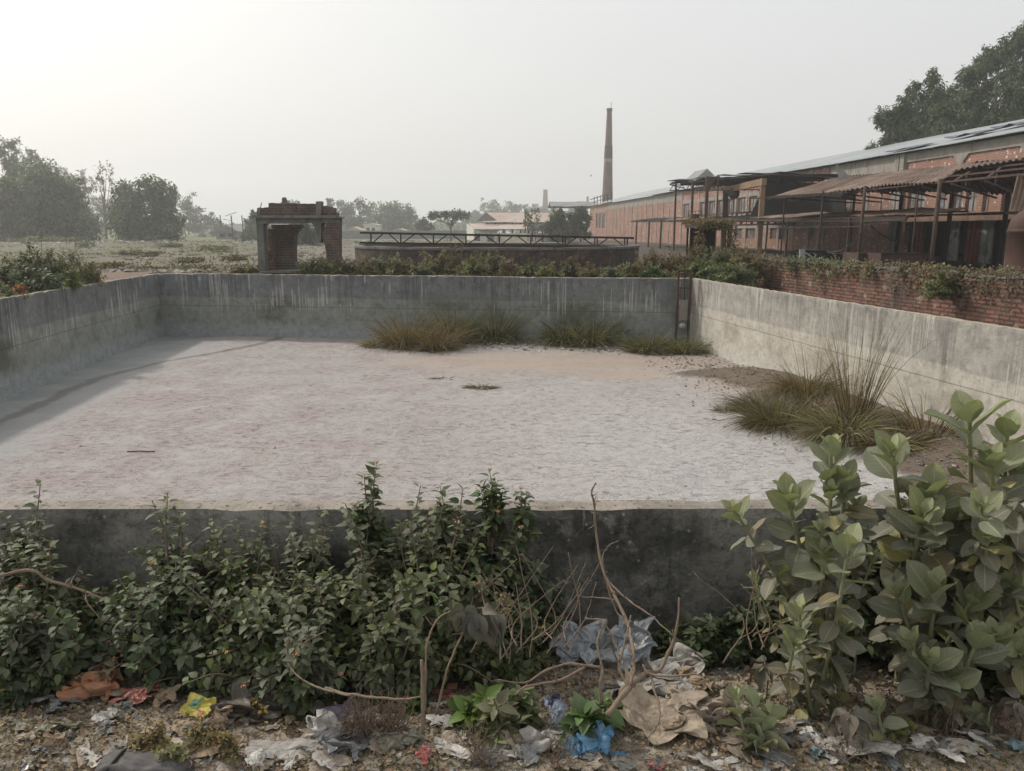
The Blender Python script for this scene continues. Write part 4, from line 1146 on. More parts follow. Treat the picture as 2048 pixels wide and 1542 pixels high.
corr_sheet(E3+Z3*.04, E4, R1, Rn+Z3*.03, .28, .045, seed=27, ragged=.25, ny=8).build('roof_sheet', MAT['corr'], sb, boxuv=False)
G0, G1 = at(1690, 385, 49), at(2110, 384, 37)
corr_sheet(R0+Z3*.02, R1+Z3*.02, G1, G0, .28, .045, seed=29, ragged=.4, ny=8, sag=.1).build('far_roof_slope', MAT['darkmetal'], sb, boxuv=False)
mb = MB()
for f in np.linspace(0, 1, 10):
    r = R0+(R1-R0)*f; e = (E0+(E1-E0)*(f/.42) if f < .42 else E1+(E2-E1)*((f-.42)/.3) if f < .72 else E2+(E2-E1)*((f-.72)/.3)); g = G0+(G1-G0)*f
    mb.bar(r-Z3*.12, e-Z3*.12, .07); mb.bar(r-Z3*.12, g-Z3*.12, .07)
    if f > .1: mb.bar((r+e)/2-Z3*.1, (r+e)/2-Z3*.6, .05); mb.bar(e-Z3*.15, g*np.array((1, 1, 0))+Z3*(e[2]-.15), .07)
EX = E2+(E2-E1)*.95
for f in (.02, .35, .68):
    mb.bar((E0*(1-f)+R0*f)-Z3*.07, (E1*(1-f)+Rm*f)-Z3*.07, .06); mb.bar((E1*(1-f)+Rm*f)-Z3*.07, (E2*(1-f)+Rn*f)-Z3*.07, .06); mb.bar((E2*(1-f)+Rn*f)-Z3*.07, (EX*(1-f)+R1*f)-Z3*.07, .07)
mb.build('roof_frame', MAT['rust'], sb)
mb = MB(); mb.bar(at(1500, 397, 44), at(1660, 390, 37.5), .06); mb.bar(at(1540, 393, 43), at(1660, 386, 37.5), .06); 
for f in np.linspace(0, 1, 8): mb.bar(at(1540, 393, 43)*(1-f)+at(1660, 386, 37.5)*f, at(1545, 397, 43)*(1-f)+at(1660, 390, 37.5)*f, .04)
mb.build('eave_girder', MAT['rustdark'], sb)
for u, v, Y, r, m_ in ((1880.5, 366, 28.6, .075, 'rust'), (1730, 379, 34.6, .065, 'rust'), (1646.5, 388, 38.2, .05, 'rustdark'), (1570, 396, 42, .04, 'rustdark'), (1803, 398, 41, .10, 'rustdark'), (1904, 395, 37, .10, 'rustdark'), (2017, 385, 34, .10, 'rustdark'), (1838, 372, 31, .03, 'rust'), (1709, 395, 40, .06, 'rustdark')):
    p = at(u, v, Y); mb = MB(); mb.tube([(p[0], Y, p[2]+.15), (p[0]-.02, Y, 1.4), (p[0]-.04, Y, -.3)], r, 8); mb.build('post', MAT[m_], sb, smooth=True)
h0 = at(2034, 352, 26); corr_sheet(h0, h0+np.array((.9, -.6, .1)), h0+np.array((.55, -.6, -1.35)), h0+np.array((-.12, 0, -1.05)), .14, .03, seed=31).build('hanging_sheet', MAT['corr'], sb, boxuv=False)
mb = MB(); mb.tube(smooth_path([at(1740, 450, 34), at(1765, 470, 36), at(1795, 483, 38), at(1850, 480, 36)], 6), .03, 5); mb.tube(smooth_path([at(1650, 508, 36), at(1690, 497, 35), at(1725, 462, 34)], 6), .03, 5)
mb.build('hose', MAT['black'], sb, smooth=True)
for k, (u0, v0, Y) in enumerate(((1692, 384, 40), (1583, 391, 43))):
    p = at(u0, v0, Y); cs = corr_sheet(p, p+np.array((.75, .1, .1)), p+np.array((.55, .4, -.32)), p+np.array((-.15, .35, -.3)), .14, .02, seed=40+k); cs.build('fallen_sheet', MAT['greymetal'], sb, boxuv=False)
# bent sheet that sticks up
bs = at(1670, 326, 43); cs = corr_sheet(bs, bs+np.array((.18, 0, -.05)), at(1705, 359, 43), at(1677, 359, 43), .09, .02, seed=50)
tag(cs.build('bent_sheet', MAT['greymetal'], None, loc=at(1690, 360, 43), boxuv=False), 'grey corrugated sheet bent upright between the two shed roofs', 'roof sheet')

# ---- vessels and boxes -------------------------------------------------------
vt = thing('pressure_vessel', 'rusty upright steel vessel with a domed top and lifting lug', 'tank', np.array((13.35, 20.0, -.2)))
r = .62; vx, vy = 13.35, 20.0; a = np.linspace(0, 2*np.pi, 41)
prof = [(r, -.25), (r, .2), (r+.012, .21), (r+.012, .25), (r, .26), (r, 1.55), (r+.015, 1.56), (r+.015, 1.63), (r, 1.64)] + [(r*math.cos(t), 1.66+.55*math.sin(t)) for t in np.linspace(0, 1.5, 9)] + [(.01, 2.215)]
V = np.stack([np.stack([vx+q*np.cos(a), vy+q*np.sin(a), np.full(41, z)], -1) for q, z in prof]); mb = MB(); mb.grid(V); mb.build('shell', MAT['rusttank'], vt, smooth=True)
mb = MB(); la = np.linspace(0, np.pi, 9)
mb.tube([(vx-.17+.07*math.cos(t), vy-.25, 2.13+.12*math.sin(t)) for t in la], .025, 6); mb.build('lifting_lug', MAT['rusttank'], vt, smooth=True)
def steel_box(u0, v0, u1, Y, zb, dep, label, name='steel_box', m_='rust', skew=0):
    p = at(u0, v0, Y); q = at(u1, v0, Y); mb = MB(); zt = p[2]
    t = thing(name, label, 'box', np.array((p[0], Y, zb)))
    w = q[0]-p[0]
    for lo, hi in (((0, 0, zb), (w, .03, zt)), ((0, dep-.03, zb), (w, dep, zt)), ((0, .03, zb), (.03, dep-.03, zt)), ((w-.03, .03, zb), (w, dep-.03, zt)), ((.03, .03, zb), (w-.03, dep-.03, zb+.03))):
        mb.box((p[0]+lo[0], Y+lo[1], lo[2]), (p[0]+hi[0], Y+hi[1], hi[2]))
    mb.build('panels', MAT[m_], t)
    mb = MB(); mb.box((p[0]-.02, Y-.03, zt-.05), (q[0]+.02, Y-.002, zt+.015)); mb.box((p[0]-.02, Y-.03, zb), (p[0]+.03, Y-.002, zt-.052)); mb.box((q[0]-.03, Y-.03, zb), (q[0]+.02, Y-.002, zt-.052)); mb.build('edge_angles', MAT['rustdark'], t)
    return t
steel_box(1718, 506, 1745, 25, -.3, 1.2, 'smaller rusty open steel box behind the brick wall')
steel_box(1763, 506.5, 1858, 24, -.3, 1.0, 'wide rusty open steel box behind the brick wall')
ch = thing('sheet_metal_chute', 'dark sheet metal chute with a pale green end plate', 'chute', at(1630, 530, 30)*np.array((1, 1, 0)))
mb = MB(); pr = [at(1611, 500, 30), at(1650, 500, 30), at(1662, 513, 30), at(1640, 525, 30), at(1625, 518, 30)]; mb.prism(pr, (0, 1.2, 0)); mb.build('body', MAT['dark'], ch)
mb = MB(); mb.prism([at(1600, 499, 29.9), at(1610.5, 499, 29.9), at(1610.5, 530, 29.9), at(1600, 530, 29.9)], (0, .08, 0)); mb.build('end_plate', MAT['greymetal'], ch)
mb = MB(); mb.prism([at(1610.8, 506, 29.8), at(1613, 505, 29.8), at(1641, 523, 29.8), at(1639, 526, 29.8)], (0, .06, 0)); mb.build('lip', MAT['greymetal'], ch)

# ---- sluice gate ---------------------------------------------------------------
sg = thing('sluice_gate', 'rusty steel sluice gate frame with spindle in the tank corner', 'sluice gate', at(1368, 680, 19.2))
def sp(u, v, dy=0): return at(u, v, 19.2+dy)
for u in (1357.5, 1381.5):
    mb = MB(); a, b = sp(u, 541), sp(u, 668); mb.bar(a, (a[0], a[1], FZ+.05), .05, .07); mb.build('upright', MAT['rust'], sg)
mb = MB(); mb.bar(sp(1356, 541.5), sp(1383, 541.5), .05, .06); mb.bar(sp(1357, 548), sp(1382, 548), .03, .05); mb.bar(sp(1357, 576), sp(1382, 576), .025, .04); mb.build('crossbar', MAT['rust'], sg)
mb = MB(); mb.tube([sp(1369.5, 512), sp(1369.5, 560), sp(1369, 600)], .014, 6); mb.build('spindle', MAT['rustdark'], sg)
mb = MB(); a = sp(1359.5, 600, .03); b = sp(1379.5, 640, .03); mb.box((a[0], 19.22, b[2]), (b[0], 19.26, a[2])); mb.build('gate_plate', MAT['conc'], sg)
mb = MB(); c = sp(1365, 652, -.06); a = np.linspace(0, 2*np.pi, 17)
V = np.stack([np.stack([c[0]+r*np.cos(a), np.full(17, c[1]+y), c[2]+.8*r*np.sin(a)], -1) for r, y in ((.075, .06), (.08, .0), (.07, -.03), (.02, -.04))]); mb.grid(V); mb.build('outlet_cap', MAT['render'], sg, smooth=True)

# ---- far sheds and houses --------------------------------------------------------
def far_shed(name, label, u0, u1, vr, ve, vb, Y, dep, roofm, posts, wallv=None, group=None):
    a, b = at(u0, ve, Y), at(u1, ve, Y); zr = at(u0, vr, Y)[2]; ze = a[2]; zb = min(0, at(u0, vb, Y)[2])
    t = thing(name, label, 'shed', np.array(((a[0]+b[0])/2, Y, 0)), group)
    mb = MB(); y0, y1, ym = Y, Y+dep, Y+dep/2
    ov = .5
    for p, q, s1 in ((y0-ov, ym, 1), (ym, y1+ov, -1)):
        zz0, zz1 = (ze-.3, zr) if s1 > 0 else (zr, ze-.3)
        n = 30; V = np.zeros((n, 2, 3)); xs = np.linspace(a[0]-ov, b[0]+ov, n)
        for i, x in enumerate(xs): V[i] = [(x, p, zz0+.12*noise.noise((x*.3, 1, 2))), (x, q, zz1)]
        mb.grid(V); V2 = V.copy(); V2[..., 2] -= .08; mb.grid(V2[:, ::-1])
    mb.build('roof', MAT[roofm], t)
    mb = MB(); mb.prism([(a[0]+.1, y0, ze-.3), (a[0]+.1, ym, zr-.15), (a[0]+.1, y1, ze-.3)], (.1, 0, 0)); mb.build('gable', MAT['farmetal'], t)
    for x in np.linspace(a[0]+.2, b[0]-.2, posts):
        mb = MB(); mb.bar((x, y0+.2, zb), (x, y0+.2, ze-.3), .22); mb.build('post', MAT['rustdark'], t)
    return t
t = far_shed('tin_roofed_shed', 'open shed with a long rust spotted tin roof beyond the truss', 972, 1094, 424, 441, 470, 135, 10, 'tin', 8)
mb = MB(); mb.prism([at(952, 443, 134), at(972, 424.5, 134), at(994, 441, 134)], (0, .15, 0)); mb.build('gable', MAT['farmetal'], t)
mb = MB()
a, b = at(936, 450, 131), at(1094, 459, 131)
c0, c1 = at(938, 447, 135.5), at(1095, 447, 135.5); e0, e1 = at(947, 458, 129), at(1096, 458, 129)
V = np.array([[c0, e0], [c1, e1]]); mb.grid(V); mb.grid((V-Z3*.08)[::-1]); mb.build('lower_roof', MAT['tin'], t)
mb = MB(); w0, w1 = at(935, 448, 135), at(949, 459, 128.8); mb.prism([(w0[0], w0[1], 0), (w1[0], w1[1], 0), (w1[0], w1[1], w1[2]), (w0[0], w0[1], w0[2])], (-.15, 0, 0)); mb.build('end_wall', MAT['whitewash'], t)
mb = MB(); w0, w1 = at(949, 463, 130), at(1096, 463, 130); mb.box((w0[0], 131, 0), (w1[0], 131.2, 1.2)); mb.build('back_wall', MAT['farmetal'], t)
far_shed('grey_roofed_shed', 'higher grey roofed shed beside the foot of the tall chimney', 1106, 1196, 401.5, 409.5, 470, 165, 12, 'farmetal', 3)
mb = MB(); p = at(1175, 400, 172); mb.tube([(p[0], 172, p[2]-2), (p[0], 172, p[2]+.5), at(1175, 393, 172)], .26, 8); tag(mb.build('vent_pipe', MAT['render'], None, loc=(p[0], 172, p[2]-2)), 'short pale vent pipe rising from the grey shed roof', 'pipe')
far_shed('low_dark_shed', 'low dark roofed shed beneath the young trees', 1062, 1130, 449, 456, 470, 118, 8, 'darkmetal', 4)
mb = MB(); p = at(960, 461, 120); q = at(994, 470, 120); 
ht = thing('whitewashed_hut', 'small whitewashed hut with a blue door past the truss', 'hut', np.array((p[0], 120, 0)))
mb.box((p[0], 120, 0), (q[0], 124, p[2]-.1)); mb.build('wall', MAT['whitewash'], ht); mb = MB(); mb.box((p[0]-.3, 119.5, p[2]-.1), (q[0]+.3, 124.5, p[2]+.1)); mb.build('roof', MAT['farmetal'], ht)
mb = MB(); d = at(981, 468, 120); mb.box((d[0]-.5, 119.93, 0), (d[0]+.5, 119.99, 1.0)); mb.build('door', MAT['torn'], ht)
def house(name, label, u0, u1, vt, ve, Y, dep, wm, rm, nwin=2, cat='house'):
    a, b = at(u0, ve, Y), at(u1, ve, Y); zr = at(u0, vt, Y)[2]
    t = thing(name, label, cat, np.array(((a[0]+b[0])/2, Y, 0)))
    mb = MB(); mb.box((a[0], Y, -.2), (b[0], Y+dep, a[2])); mb.build('wall', MAT[wm], t)
    mb = MB(); xm = (a[0]+b[0])/2; h = max(zr-a[2], .15)
    mb.prism([(a[0]-.4, Y-.3, a[2]+.01), (b[0]+.4, Y-.3, a[2]+.01), (xm, Y-.3, a[2]+h)], (0, dep+.6, 0)); mb.build('roof', MAT[rm], t)
    for k in range(nwin):
        x = a[0]+(b[0]-a[0])*(k+.7)/(nwin+.4); mb = MB(); mb.box((x-.5, Y-.06, a[2]*.35), (x+.5, Y-.01, a[2]*.75)); mb.build('window', MAT['dark'], t)
    return t
house('village_house', 'low earth walled house with a sagging grey roof by the trees', 432, 474, 449.5, 463, 150, 8, 'farmetal', 'farmetal', 2)
house('village_house', 'tiny pale gabled house right of the broken gateway', 694, 722, 453.5, 461, 190, 6, 'render', 'tin', 1)
house('village_house', 'white two window house before the hazy round tree', 728, 754, 447, 449.5, 230, 8, 'whitewash', 'whitewash', 2)
house('village_house', 'low pale house with a tin roof before the hazy trees', 784, 812, 457, 462, 185, 6, 'render', 'tin', 1)
house('village_house', 'long low tin roofed house left of the flat topped tree', 820, 862, 458.5, 463, 175, 6, 'render', 'tin', 2)
mb = MB(); a, b = at(680, 461, 160), at(938, 461, 160)
mb.box((a[0], 160, -.2), (b[0], 160.3, a[2])); tag(mb.build('compound_wall', MAT['farmetal'], None, loc=(0, 160, 0)), 'long low grey compound wall across the far field', 'wall')
mb = MB(); a, b = at(1000, 466, 128), at(1192, 466, 115); mb.prism([(a[0], a[1], -.2), (b[0], b[1], -.2), (b[0], b[1], 1.25), (a[0], a[1], 1.25)], (0, .25, 0)); tag(mb.build('compound_wall', MAT['render'], None, loc=(a[0], 128, 0)), 'pale compound wall seen through the truss panels', 'wall')
# poles
p = at(464.5, 465, 140); lp = thing('solar_street_lamp', 'tall solar street lamp with a tilted panel in the haze', 'street lamp', np.array((p[0], 140, 0)))
z1 = at(463, 431, 140)[2]; mb = MB(); mb.tube([(p[0]+.1, 140, 0), (p[0], 140, z1)], .11, 8); mb.build('pole', MAT['darkmetal'], lp)
mb = MB(); mb.prism([(p[0]-.9, 139.5, z1-.15), (p[0]+.9, 139.5, z1+.45), (p[0]+.9, 140.4, z1+.55), (p[0]-.9, 140.4, z1-.05)], (0, 0, .08)); mb.build('solar_panel', MAT['darkmetal'], lp)
mb = MB(); mb.bar((p[0], 140, z1-.9), (p[0]-1.0, 139.6, z1-.7), .07); mb.box((p[0]-1.3, 139.5, z1-.78), (p[0]-.8, 139.75, z1-.66)); mb.build('lamp_head', MAT['greymetal'], lp)
for u, v, Y, lab in ((483.5, 431, 150, 'plain thin wooden pole beside the solar street lamp'), (1050, 418, 128, 'thin dark pole in front of the tin roofed shed'), (440, 430, 155, 'short hazy pole behind the sagging grey roof')):
    p = at(u, v, Y); mb = MB(); mb.tube([(p[0], Y, 0), (p[0]+.05, Y, p[2]*.5), (p[0], Y, p[2])], .10, 6); tag(mb.build('utility_pole', MAT['rustdark'], None, loc=(p[0], Y, 0)), lab, 'pole')

def bird(label, p, s, face=1, fly=False):
    p = np.asarray(p, float); mb = MB()
    ax = np.array([(-1.15, .78), (-.95, .82), (-.8, .86), (-.62, .84), (-.45, .66), (-.2, .45), (.15, .3), (.45, .16), (.75, .02), (1.15, -.16)])*s
    if fly: ax = ax*np.array((1, .15))
    path = np.stack([p[0]+face*ax[:, 0], np.full(len(ax), p[1]), p[2]+ax[:, 1]], -1)
    mb.tube(path, np.array((.01, .05, .15, .17, .2, .3, .33, .24, .12, .07))*s, 8)
    if fly:
        for q in (-1, 1): mb.prism([p+np.array((-.3*s, q*.2*s, .05*s)), p+np.array((.3*s, q*.2*s, .05*s)), p+np.array((.35*s, q*1.6*s, .75*s)), p+np.array((.1*s, q*1.7*s, .8*s))], (0, 0, .05*s))
    else:
        for q in (-.1, .12): mb.tube([p+np.array((q*s, 0, .2*s)), p+np.array((q*s, 0, -.12*s))], .03*s, 4)
    return tag(mb.build('bird', MAT['black'], None, loc=p, smooth=True), label, 'bird')
zt = lambda u: tp(u, tv(u)[0]+.6, -.35)+np.array((0, 0, .02))
bird('small dark bird perched on the truss below the tufted saplings', zt(1064), .085, 1)
bird('small dark bird perched on the truss below the darker upright tree', zt(1117), .085, -1)
bird('tiny bird flying left of the tall chimney', at(1182, 352, 110), .16, 1, True)
# ---- trees ------------------------------------------------------------------
def rand_dirs(n, up=0.0):
    d = rng.normal(0, 1, (n, 3)); d[:, 2] += up; return unit(d)
def tree(name, label, x, y, h, w, kind='round', nleaf=5000, ls=.35, cb=.3, mat='tree', group=None, tintc=(1, 1, 1), trunk=.22, nl=11, z0=0.0, bare=.0):
    """trunk, limbs and a crown of leaf clumps. h height, w crown width, cb crown base as a share of h"""
    t = thing(name, label, 'tree' if name != 'bush' else 'bush', (x, y, z0), group)
    base = np.array((x, y, z0)); mb = MB()
    topk = .8 if kind != 'acacia' else .7
    ax = smooth_path([base-(0, 0, .2), base+np.array((random.uniform(-.03, .03)*h, 0, h*.3)), base+np.array((random.uniform(-.05, .05)*h, random.uniform(-.04, .04)*h, h*topk))], 6)
    mb.tube(ax, np.linspace(trunk, trunk*.25, len(ax)), 7)
    C, R = [], []
    for i in range(nl):
        f = (i+.5)/nl
        if kind == 'acacia': z = h*random.uniform(.82, .95); rr = w/2*math.sqrt(random.random())
        elif kind == 'bamboo':
            z = h*(cb+(1-cb)*f**.8*.9); rr = w/2*math.sqrt(max(.02, 1-((f-.25)/.85)**2))*random.uniform(.35, .9)
        elif kind == 'gum': z = h*(cb+(1-cb)*f*.95); rr = w/2*(math.sin(math.pi*(.18+.75*f))**.8)*random.uniform(.2, .95)
        else: z = h*(cb+(1-cb)*(.1+.82*f)); rr = w/2*math.sqrt(max(.03, 1-(abs(f-.35)/.75)**2))*random.uniform(.25, .88)
        a = i*2.4 + random.uniform(-.5, .5)
        c = base + np.array((rr*math.cos(a), rr*math.sin(a), z))
        C.append(c); R.append(w*random.uniform(.15, .25)*(1.05 if kind == 'bamboo' else .9))
        k = min(len(ax)-1, max(1, int(len(ax)*min(.95, (z-z0)/h*.8*random.uniform(.6, .95)/topk))))
        s_ = ax[k]; m_ = (s_+c)/2 + np.array((0, 0, -.04*h*random.random()))
        pth = smooth_path([s_, m_, c], 4); mb.tube(pth, np.linspace(trunk*.35, trunk*.08, len(pth)), 5)
        for q in range(3 if nleaf > 1500 or kind in ('acacia', 'sparse') else 1):
            e = c + rand_dirs(1, .4)[0]*R[-1]*random.uniform(.7, 1.25)
            mb.tube([c-(c-m_)*.2, (c+e)/2+rng.normal(0, .04*w*.2, 3), e], [trunk*.09, trunk*.06, trunk*.03], 4)
            if kind in ('gum', 'sparse', 'round'): C.append(e); R.append(R[len(C)-2-q]*.55 if len(C)-2-q < len(R) else w*.1)
            if len(R) < len(C): R.append(w*.1)
    mb.build('trunk', MAT['bark'], t, smooth=True)
    C, R = np.array(C), np.array(R[:len(C)])
    wgt = R**2.2; n = int(nleaf*(1-bare)); idx = rng.choice(len(C), n, p=wgt/wgt.sum())
    # clumps inside each lobe make the crown uneven
    ncl = max(30, n//22)
    ci = rng.choice(len(C), ncl, p=wgt/wgt.sum())
    rad = rng.random(ncl)**.45
    flat = {'acacia': .28, 'gum': 1.15, 'bamboo': 1.1, 'sparse': .7}.get(kind, .85)
    cp_ = C[ci] + rand_dirs(ncl, .15)*(R[ci]*rad)[:, None]*np.array((1, 1, flat))
    li = rng.integers(0, ncl, n)
    sp_ = rng.normal(0, 1, (n, 3))*np.clip(R[ci[li]], ls*.8, 9)[:, None]*.17
    pos = cp_[li] + sp_
    if kind == 'bamboo': pos[:, 2] -= np.abs(rng.normal(0, .06*h, n))
    pos[:, 2] = np.maximum(pos[:, 2], z0+.15)
    d = unit(rand_dirs(n) + np.array((0, 0, {'gum': -.9, 'bamboo': -.5, 'round': -.15}.get(kind, 0))) + unit(pos-C[ci[li]])*.6)
    nr = unit(rand_dirs(n)*.7 + np.array((0, 0, .9)))
    ct_ = rvar(ncl, tintc, .22, .05)
    tn = ct_[li]*(1+rng.normal(0, .12, (n, 1)))
    V, fs, tt, _ = scatter(tpl_diamond(.5 if kind != 'gum' else .34), pos, frames(d, nr), ls*rng.uniform(.6, 1.3, n), tn)
    put('crown', V, fs, MAT[mat], t, tint=tt)
    return t
def gz(x, y): return gh(x, y)
def TR(u, vt, Y, wpx, kind, label, nleaf, ls, name='tree', **k):
    p = at(u, vt, Y); w = wpx/F*Y*1.02
    return tree(name, label, p[0], Y, p[2]+.1, w, kind, nleaf, ls, **k)
G_R = 'tall trees behind the factory'
TR(1795, 205, 70, 110, 'gum', 'lower outer tree with open drooping foliage behind the factory roof', 11200, .40, cb=.35, group=G_R, trunk=.3)
TR(1850, 146, 74, 130, 'gum', 'rounded dense tree topping the first rise behind the factory roof', 14400, .40, cb=.3, group=G_R, trunk=.3)
TR(1905, 172, 78, 110, 'gum', 'tree filling the dip between the two tall crowns behind the factory', 11200, .40, cb=.3, group=G_R, trunk=.3)
TR(1962, 108, 76, 130, 'gum', 'tall slender tree with a loose peak behind the factory roof', 14400, .40, cb=.3, group=G_R, trunk=.34)
TR(2022, 62, 72, 150, 'gum', 'tallest tree behind the factory, cut by the edge of the picture', 16000, .40, cb=.3, group=G_R, trunk=.36)
TR(2085, 85, 70, 140, 'gum', 'dense tree at the frame edge behind the highest crown', 9600, .40, cb=.3, group=G_R, trunk=.34)
TR(1900, 215, 64, 120, 'gum', 'short leafy tree just above the torn roof sheets', 8000, .40, cb=.4, group=G_R, trunk=.28)
TR(1990, 190, 64, 130, 'gum', 'short dark tree below the tallest crown behind the factory', 8800, .40, cb=.4, group=G_R, trunk=.28)
G_L = 'hazy trees along the far edge of the field'
TR(25, 281, 128, 105, 'gum', 'tall loose tree rising above the bamboo at the field edge', 5500, .5, cb=.4, group=G_L, trunk=.3)
TR(62, 290, 132, 50, 'sparse', 'thin half bare treetop beside the tall loose tree', 420, .45, cb=.55, group=G_L, trunk=.2, nl=8)
TR(20, 372, 108, 130, 'bamboo', 'shaded bamboo thicket below the tall loose tree', 9000, .6, cb=.02, mat='bamboo', group=G_L, name='bamboo_clump')
TR(100, 342, 112, 160, 'bamboo', 'largest rounded bamboo clump at the field edge', 16000, .58, cb=.02, mat='bamboo', group=G_L, name='bamboo_clump')
TR(285, 358, 110, 122, 'bamboo', 'separate rounded bamboo clump with drooping tips', 15000, .55, cb=.02, mat='bamboo', group=G_L, name='bamboo_clump')
TR(330, 420, 112, 60, 'bamboo', 'small low clump leaning off the separate bamboo clump', 1800, .45, cb=.05, mat='bamboo', group=G_L, name='bamboo_clump')
TR(90, 329, 300, 60, 'round', 'pale hazy treetop above the largest bamboo clump', 2200, .8, cb=.2, group=G_L)
TR(128, 328, 310, 50, 'round', 'pale twin treetop behind the largest bamboo clump', 2000, .8, cb=.2, group=G_L)
TR(163, 333, 300, 50, 'round', 'pale treetop beside the reddish bare tree', 2000, .8, cb=.2, group=G_L)
TR(198, 333, 140, 80, 'sparse', 'nearly bare tree with reddish leaf tufts between the bamboo clumps', 800, .45, cb=.45, group=G_L, mat='dryleaf', trunk=.25, nl=12, tintc=(.8, .5, .4))
TR(205, 400, 240, 90, 'round', 'hazy low tree in the gap between the bamboo clumps', 2500, .7, cb=.05, group=G_L)
TR(366, 402, 220, 75, 'round', 'hazy tree just past the separate bamboo clump', 3500, .6, cb=.05, group=G_L)
TR(402, 416, 225, 60, 'round', 'sloping hazy tree beside the sagging roofed house', 2500, .6, cb=.05, group=G_L)
TR(437, 440, 220, 34, 'round', 'small ragged tree over the sagging house roof', 700, .6, cb=.2, group=G_L)
TR(512, 425, 130, 50, 'round', 'half hidden tree against the broken gateway pillar', 1500, .5, cb=.1, group=G_L)
TR(577, 403, 210, 36, 'acacia', 'flat treetop peeping over the gateway parapet', 500, .7, cb=.6, group=G_L)
TR(660, 396, 250, 18, 'round', 'slim far tree above the gateway corner', 700, .8, cb=.5, group=G_L)
TR(706, 403, 260, 78, 'round', 'hazy round headed tree behind the white house', 4500, .85, cb=.12, group=G_L, trunk=.3)
TR(665, 425, 260, 50, 'round', 'hazy tree behind the gateway brick pillar', 1600, .65, cb=.1, group=G_L)
TR(775, 408, 250, 75, 'bamboo', 'wide hazy bamboo mass right of the round headed tree', 4500, .85, cb=.05, mat='bamboo', group=G_L, name='bamboo_clump')
TR(806, 416, 246, 55, 'bamboo', 'lower hazy bamboo mass sloping away from the wide one', 2800, .85, cb=.05, mat='bamboo', group=G_L, name='bamboo_clump')
TR(790, 400, 262, 14, 'gum', 'thin spire of a tree over the wide bamboo mass', 500, .6, cb=.6, group=G_L)
TR(846, 440, 165, 36, 'round', 'small rounded tree beside the long tin roofed house', 1200, .55, cb=.1, group=G_L)
TR(900, 425, 122, 64, 'acacia', 'flat topped spreading tree standing alone beyond the truss', 1500, .45, cb=.6, group=G_L, trunk=.22, nl=14)
for k, (u, v, w) in enumerate(((952, 428, 50), (985, 405, 60), (1012, 408, 50), (1040, 409, 50), (1066, 413, 46), (1110, 420, 60), (1150, 418, 50))):
    TR(u, v, 430+12*(k % 3), w, 'round', ['low end tree of the hazy row behind the tin shed', 'highest tree of the hazy row behind the tin shed', 'middle tree of the hazy row over the tin roof ridge', 'hazy tree between the ridge and the small far chimney', 'hazy tree at the foot of the small far chimney', 'hazy tree under the grey roofed shed', 'hazy tree near the base of the tall chimney'][k], 2600, 1.35, cb=.1, group='hazy tree row behind the tin shed')
TR(1118, 424, 104, 62, 'round', 'dark bushy tree left of the factory corner', 4500, .38, cb=.04, trunk=.15)
TR(1162, 417, 106, 46, 'round', 'darker upright tree touching the factory corner', 4000, .38, cb=.1, trunk=.15)
TR(1140, 425, 103, 30, 'sparse', 'thin open sapling between the two dark trees', 500, .35, cb=.3, trunk=.08)
TR(1056, 425, 118, 34, 'sparse', 'slender sapling with tufts in front of the tin roof', 220, .42, cb=.35, trunk=.09, nl=8)
TR(1072, 418, 119, 36, 'sparse', 'taller tufted sapling nearest the grey shed', 220, .42, cb=.35, trunk=.09, nl=8)
TR(608, 452, 84, 84, 'round', 'dark green bush seen through the gateway opening', 4500, .3, name='bush', cb=.02, trunk=.08)
TR(645, 462, 88, 40, 'round', 'small bush by the gateway pillar in the field', 1200, .3, name='bush', cb=.02, trunk=.06)
TR(556, 470, 118, 60, 'round', 'low green bush on the field edge left of the gateway', 1200, .4, name='bush', cb=.02, trunk=.06)
TR(500, 466, 125, 50, 'round', 'low bush beneath the thin pole', 1000, .4, name='bush', cb=.02, trunk=.06)
# far wood on the horizon
mb_p, mb_r = [], []
n = 16000; a = np.radians(rng.uniform(-46, 44, n)); rr = rng.uniform(330, 520, n)
hh = 5+4*np.array([noise.noise((k*9, 0, 1)) for k in a]) + 3*np.array([noise.noise((k*40, 5, 1)) for k in a])
pos = np.stack([rr*np.sin(a), rr*np.cos(a), np.maximum(.3, hh*rng.random(n)**.6)], -1)
V, fs, tt, _ = scatter(tpl_diamond(.8), pos, frames(rand_dirs(n), rand_dirs(n, .6)), rng.uniform(1.2, 2.8, n), rvar(n, (1, 1, 1), .25))
o = put('far_wood', V, fs, MAT['tree'], tint=tt); tag(o, 'low misty line of woodland along the horizon', 'woodland', kind='stuff')

